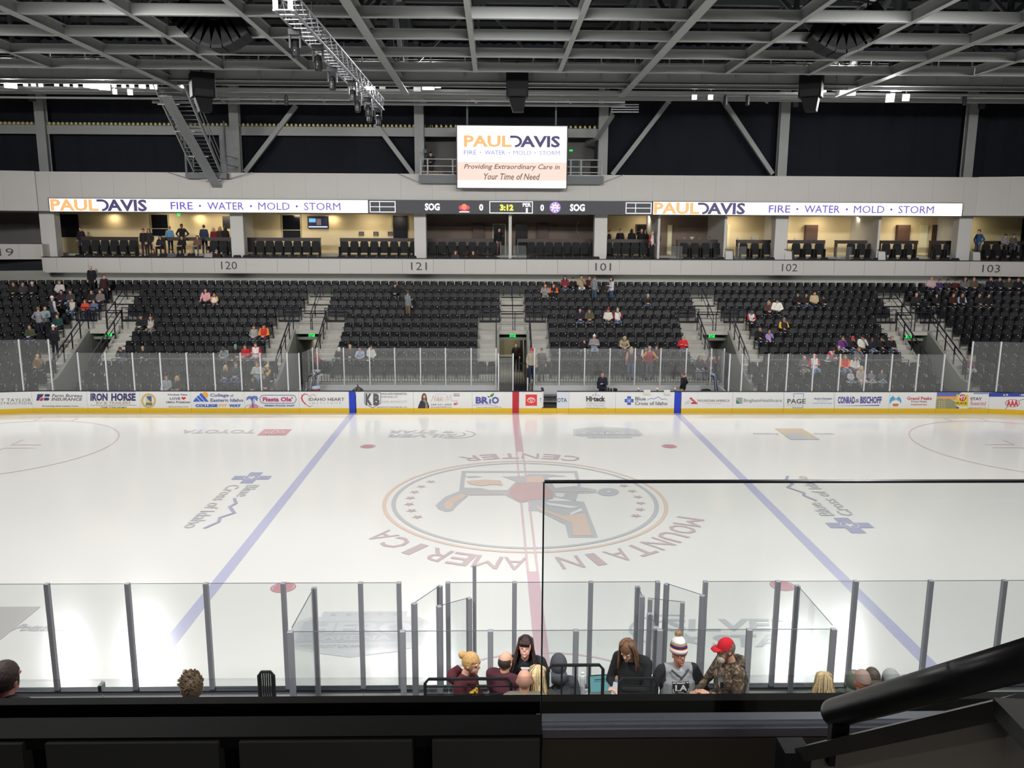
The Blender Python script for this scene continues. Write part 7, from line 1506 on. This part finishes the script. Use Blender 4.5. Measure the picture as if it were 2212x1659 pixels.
# furniture among them
def barback(px0, px1, y0, Y, label, n=6, name='metal_chair', zb=2.0, bars=True):
    a, b = atY(px0, y0, Y), atY(px1, y0, Y); t = empty(name, (a.x, Y, zb)); w_ = b.x-a.x; h = a.z-zb
    m = MB(); m.tube([(0, 0, 0), (0, 0, h-.05), (.04, 0, h), (w_-.04, 0, h), (w_, 0, h-.05), (w_, 0, 0)], .018, 8); m.build('frame', BLK, t)
    for k in range(1, n):
        m = MB(); x = w_*k/n; m.bar((x, 0, .3), (x, 0, h), .018) if bars else m.bar((0, 0, h-.09*k), (w_, 0, h-.09*k), .012); m.build('bar', BLK, t)
    if name == 'metal_chair': m = MB(); m.box(0, w_, 0, .4, .4, .45); m.build('seat', BLK, t); [MB().box(x, x+.03, .37, .4, 0, .42).build('leg', BLK, t) for x in (0, w_-.03)]
    tag(t, label, 'chair' if name == 'metal_chair' else 'railing'); return t
barback(558, 591, 1451, -16.4, 'black metal barred chair back left of the penalty boxes', 7)
barback(1184, 1303, 1437, -17.6, 'black rounded guard rail in front of the laptop', 4, 'crowd_rail', 2.35); barback(918, 1104, 1467, -17.4, 'black square guard rail with thin cables by the maroon hoodie', 4, 'cable_rail', 2.35, bars=False); barback(1338, 1420, 1466, -17.3, 'short black guard rail with cables in front of the bowed woman', 3, 'cable_rail', 2.35, bars=False)
t = empty('officials_table', (atY(1290, 1480, -16.3).x, -16.3, 2.0)); m = MB(); m.box(-.34, .34, -.2, .14, .86, .9); m.build('top', mat('white_table', (225, 226, 228), .4), t)
for x in (-.3, .3): m = MB(); m.box(x-.03, x+.03, -.15, .1, 0, .86); m.build('leg', ALUD, t)
tag(t, 'white officials table beside the second glass line', 'table')
q = atY(1302, 1487, -16.3); t = empty('laptop', (q.x, -16.28, 2.915), .1); m = MB(); m.box(-.16, .16, -.2, 0, -.01, .012); m.build('keyboard', mat('laptop_grey', (120, 122, 126), .4), t); M = Matrix.Rotation(math.radians(-12), 4, 'X'); m = MB(); m.box(-.16, .16, 0, .012, .0, .22, M); m.build('lid', BLK, t); m = MB(); m.box(-.15, .15, -.003, 0, .015, .21, M); m.build('screen', emis('laptop_screen', (120, 185, 190), .8), t)
p = Print(lambda u, v: M @ Vector((u, -.006, v)), t); p.rect(-.10, .04, .16, .17, emis('laptop_text', (40, 60, 70), .6)); p.rect(-.10, .08, .14, .145, emis('laptop_text', (40, 60, 70), .6)); p.done('picture'); tag(t, 'open laptop with pale teal screen on the officials table', 'laptop')
m = MB(); m.lathe([(.037, 0), (.038, .2), (.03, .23), (.02, .24), (.02, .27)], n=12); small('drink_bottle', m, mat('white_flask', (215, 216, 218), .4), (atY(1258, 1480, -16.25).x, -16.25, 2.9), 'tall white flask standing left of the laptop', 'bottle')
m = MB(); m.box(-.3, .3, -.12, .12, -.015, .015); small('clipboard', m, mat('white_board', (200, 202, 204), .5), (atY(1415, 1483, -16.1).x, -16.1, atY(1415, 1483, -16.1).z), 'white board sloping down in front of the jersey man', 'board').rotation_euler = (.35, .38, -.5)

# ================================================================ FOREGROUND LEDGE, GLASS AND HANDRAIL
NBK = mat('near_black_panel', (5, 5, 5), .7, spec=.1, var=.08); DBR = mat('dark_brown_laminate', (17, 14, 13), .6, spec=.15, var=.1, vscale=4)
def strip3(name, y_top, y_bot, Y0, Y1, m_, label=None, x0=-400, x1=2600, th=.05, kind=True):
    """plank seen from above: its far edge shows at y_top (depth Y0), its near edge at depth Y1"""
    z = atY(1106, y_top, Y0).z; a, b = atY(x0, y_top, Y0).x, atY(x1, y_top, Y0).x; m = MB(); m.box(a, b, Y1, Y0, z-th, z); o = m.build(name, m_); return o, z
o, zL = strip3('trim_ledge', 1501, 1515, -23.05, atZ(1106, 1516, atY(1106, 1501, -23.05).z).y, DBR, th=.04); struct(o, 'dark cap ledge of the suite parapet')
m = MB(); m.box(-12, 12, -23.11, -23.07, 6.2, zL-.04); struct(m.build('wall_parapet', NBK), 'black inner face of the suite parapet')
gz = atY(600, 1456, -22.95).z
for i, (a, b) in enumerate(((-300, 218), (220, 1556), (1558, 2600))):
    xa_, xb_ = atY(a, 1456, -22.98).x, atY(b, 1456, -22.98).x; m = MB(); m.box(xa_, xb_, -22.99, -22.975, zL-.3, gz); o = m.build('parapet_glass', GLASSN); tag(o, 'low clear parapet pane beyond the dark ledge, %s from the left' % nth(i), 'glass', 'low parapet panes')
for i, px in enumerate((219, 1557)): x = atY(px, 1456, -22.98).x; m = MB(); m.box(x-.006, x+.006, -23.0, -22.972, zL-.01, zL+.012); o = m.build('glass_clip', ALU); tag(o, 'small metal clip at the foot of the parapet glass, %s' % ('left' if i == 0 else 'right'), 'clip', 'glass clips')
z1 = atY(600, 1547, -24.0).z; xe = atY(1168, 1560, -24.0).x; yn = atZ(600, 1591, z1).y
m = MB(); m.box(-9, xe, yn, -24.0, z1-.025, z1); o = m.build('drink_rail', DBR); tag(o, 'near black drink rail along the bottom left', 'counter')
t = empty('panelling', (-3, yn, 6.6)); zp = atY(600, 1603, yn-.01).z-6.6
for a_, b_ in ((-500, 58), (108, 478), (522, 892), (935, 1165)): a_, b_ = atY(a_, 1640, yn).x, atY(b_, 1640, yn).x; m = MB(); m.box(a_+3, b_+3, -.012, .02, 0, zp); m.build('panel', mat('dark_grey_panel', (50, 49, 46), .7), t)
m = MB(); m.box(-6, xe+3, .02, .1, 0, z1-6.63); m.build('backing', NBK, t); tag(t, 'dark panelled front below the drink rail', 'panelling')
# tall clear guard and its metal channel at the right
z_a = atY(1400, 1540, -23.9).z; y_a = atZ(1400, 1556, z_a).y; z_b = z_a-.012; y_b = atZ(1400, 1570, z_b).y; z_c = atY(1400, 1588, y_b).z
gY = (y_a+y_b)/2; gx0 = atY(1173, 1300, gY).x; gx1 = 3.2; gt = atY(1500, 1042, gY).z; gb = z_b-.005
m = MB(); m.box(gx0, gx1, gY-.005, gY+.005, gb, gt); o = m.build('guard_glass', GLASSN); tag(o, 'tall clear guard pane standing in a metal channel at the right', 'glass')
m = MB(); m.box(gx0, gx1, gY-.006, gY+.006, gt, gt+.004); m.box(gx0-.003, gx0, gY-.006, gY+.006, gb, gt); o2 = m.build('polished_edge', mat('dark_glass_edge', (30, 32, 44), .3), o)
t = empty('glass_channel', (gx0, 0, 0)); CH = mat('brushed_channel', (175, 180, 192), .3, .45)
m = MB(); m.box(-.01, gx1-gx0, y_a, -23.9, z_a-.03, z_a); m.build('far_lip', CH, t); m = MB(); m.box(-.01, gx1-gx0, y_b, y_a, z_b-.03, z_b); m.build('channel_body', mat('dark_channel', (105, 108, 118), .35, .4), t); m = MB(); m.box(-.01, gx1-gx0, y_b-.008, y_b, z_c, z_b-.001); m.build('near_lip', mat('purple_grey_lip', (128, 122, 132), .25, .6), t)
tag(t, 'long brushed metal channel holding the tall guard pane', 'channel')
m = MB(); m.box(gx0-.01, gx1, y_b-.014, y_b+.02, 6.5, z_c-.002); o = m.build('guard_wall', mat('brown_laminate_wall', (66, 57, 48), .4, var=.08)); tag(o, 'dark brown laminated wall under the metal channel', 'wall')
m = MB(); m.box(-.035, .0, -.05, .05, -.16, .0); small('end_bracket', m, BLK, (gx0-.012, gY-.02, z_b), 'small black bracket at the left end of the channel', 'bracket')
# handrail at the lower right
t = empty('handrail', atD(1790, 1545, 1.55)); o0 = t.location.copy(); A_ = atD(1798, 1541, 1.52)-o0; B_e = atD(2290, 1404, 1.0)-o0; d = (B_e-A_).normalized()
m = MB(); m.tube([A_-d*.012, A_-d*.008, A_+d*.004, A_+d*.02, A_.lerp(B_e, .5), B_e], [.008, .018, .0245, .0255, .0255, .0255], 20); rl = m.build('rail', mat('black_handrail', (24, 25, 27), .35, spec=.6), t, smooth=True)
pb = atD(1786, 1640, 1.53)-o0; m = MB(); m.bar(A_+d*.03+Vector((0, 0, -.0)), A_+d*.03+Vector((0, 0, -.105)), .032, .018, up=(0, 1, 0)); m.build('post', BLK, t); tag(t, 'thick black sloping handrail at the lower right', 'handrail')
t = empty('stair_wall', atD(1900, 1620, 1.45)); o0 = t.location.copy()
a = atD(1735, 1640, 1.58)-o0; b = atD(2180, 1543, 1.18)-o0; c = atD(2330, 1700, 1.02)-o0; dn = Vector((0, 0, -.7)); th = Vector((.02, .03, 0))
m = MB(); m.add([a, b, c, c+dn, b+dn, a+dn]+[v+th for v in (a, b, c, c+dn, b+dn, a+dn)], [(0, 1, 4, 5), (1, 2, 3, 4), (11, 10, 7, 6), (10, 9, 8, 7), (0, 6, 7, 1), (1, 7, 8, 2), (5, 11, 6, 0)]); m.build('panel', mat('warm_grey_panel', (165, 157, 146), .7, var=.04), t)
m = MB(); u = Vector((0, 0, .012)); m.bar(a+u-(b-a)*.03, b+u, .05, .026); m.bar(b+u, c+u, .05, .026); m.build('cap', mat('dark_metal_cap', (62, 60, 58), .4, spec=.6), t)
m = MB(); m.bar(a+Vector((-.02, 0, .03)), a+Vector((-.02, 0, -.7)), .05, .05); m.build('end_post', BLK, t); tag(t, 'warm grey stair wall with dark metal cap at lower right corner', 'wall')
m = MB(); m.box(-14, 14, -28, -24.4, 6.4, 6.6); struct(m.build('floor_box', CONCD), 'floor where the viewer stands')

# ---------------------------------------------------------------- details go one level under the part that carries them
def under(child, carrier, root=None):
    for t in list(COL.objects):
        if t.parent is not None or (root and not t.name.startswith(root)): continue
        ch = t.children; c = [o for o in ch if o.name.split('.')[0] == carrier]
        if not c or c[0].matrix_local != Matrix.Identity(4): continue
        for o in ch:
            if o.name.split('.')[0] in child: o.parent = c[0]
bpy.context.view_layer.update()
under(('lettering',), 'panel', 'dasher_board'); under(('lettering',), 'score_screen', 'ribbon_display'); under(('lettering',), 'screen', 'video_screen')
under(('eyes', 'irises', 'eyebrows', 'lips', 'teeth'), 'body', 'person'); under(('number_plate',), 'backrest', 'folding_chair'); under(('badge',), 'head', 'moving_head'); under(('collar', 'crest', 'print', 'hood'), 'shirt', 'person'); under(('lettering',), 'housing', 'exit_sign')
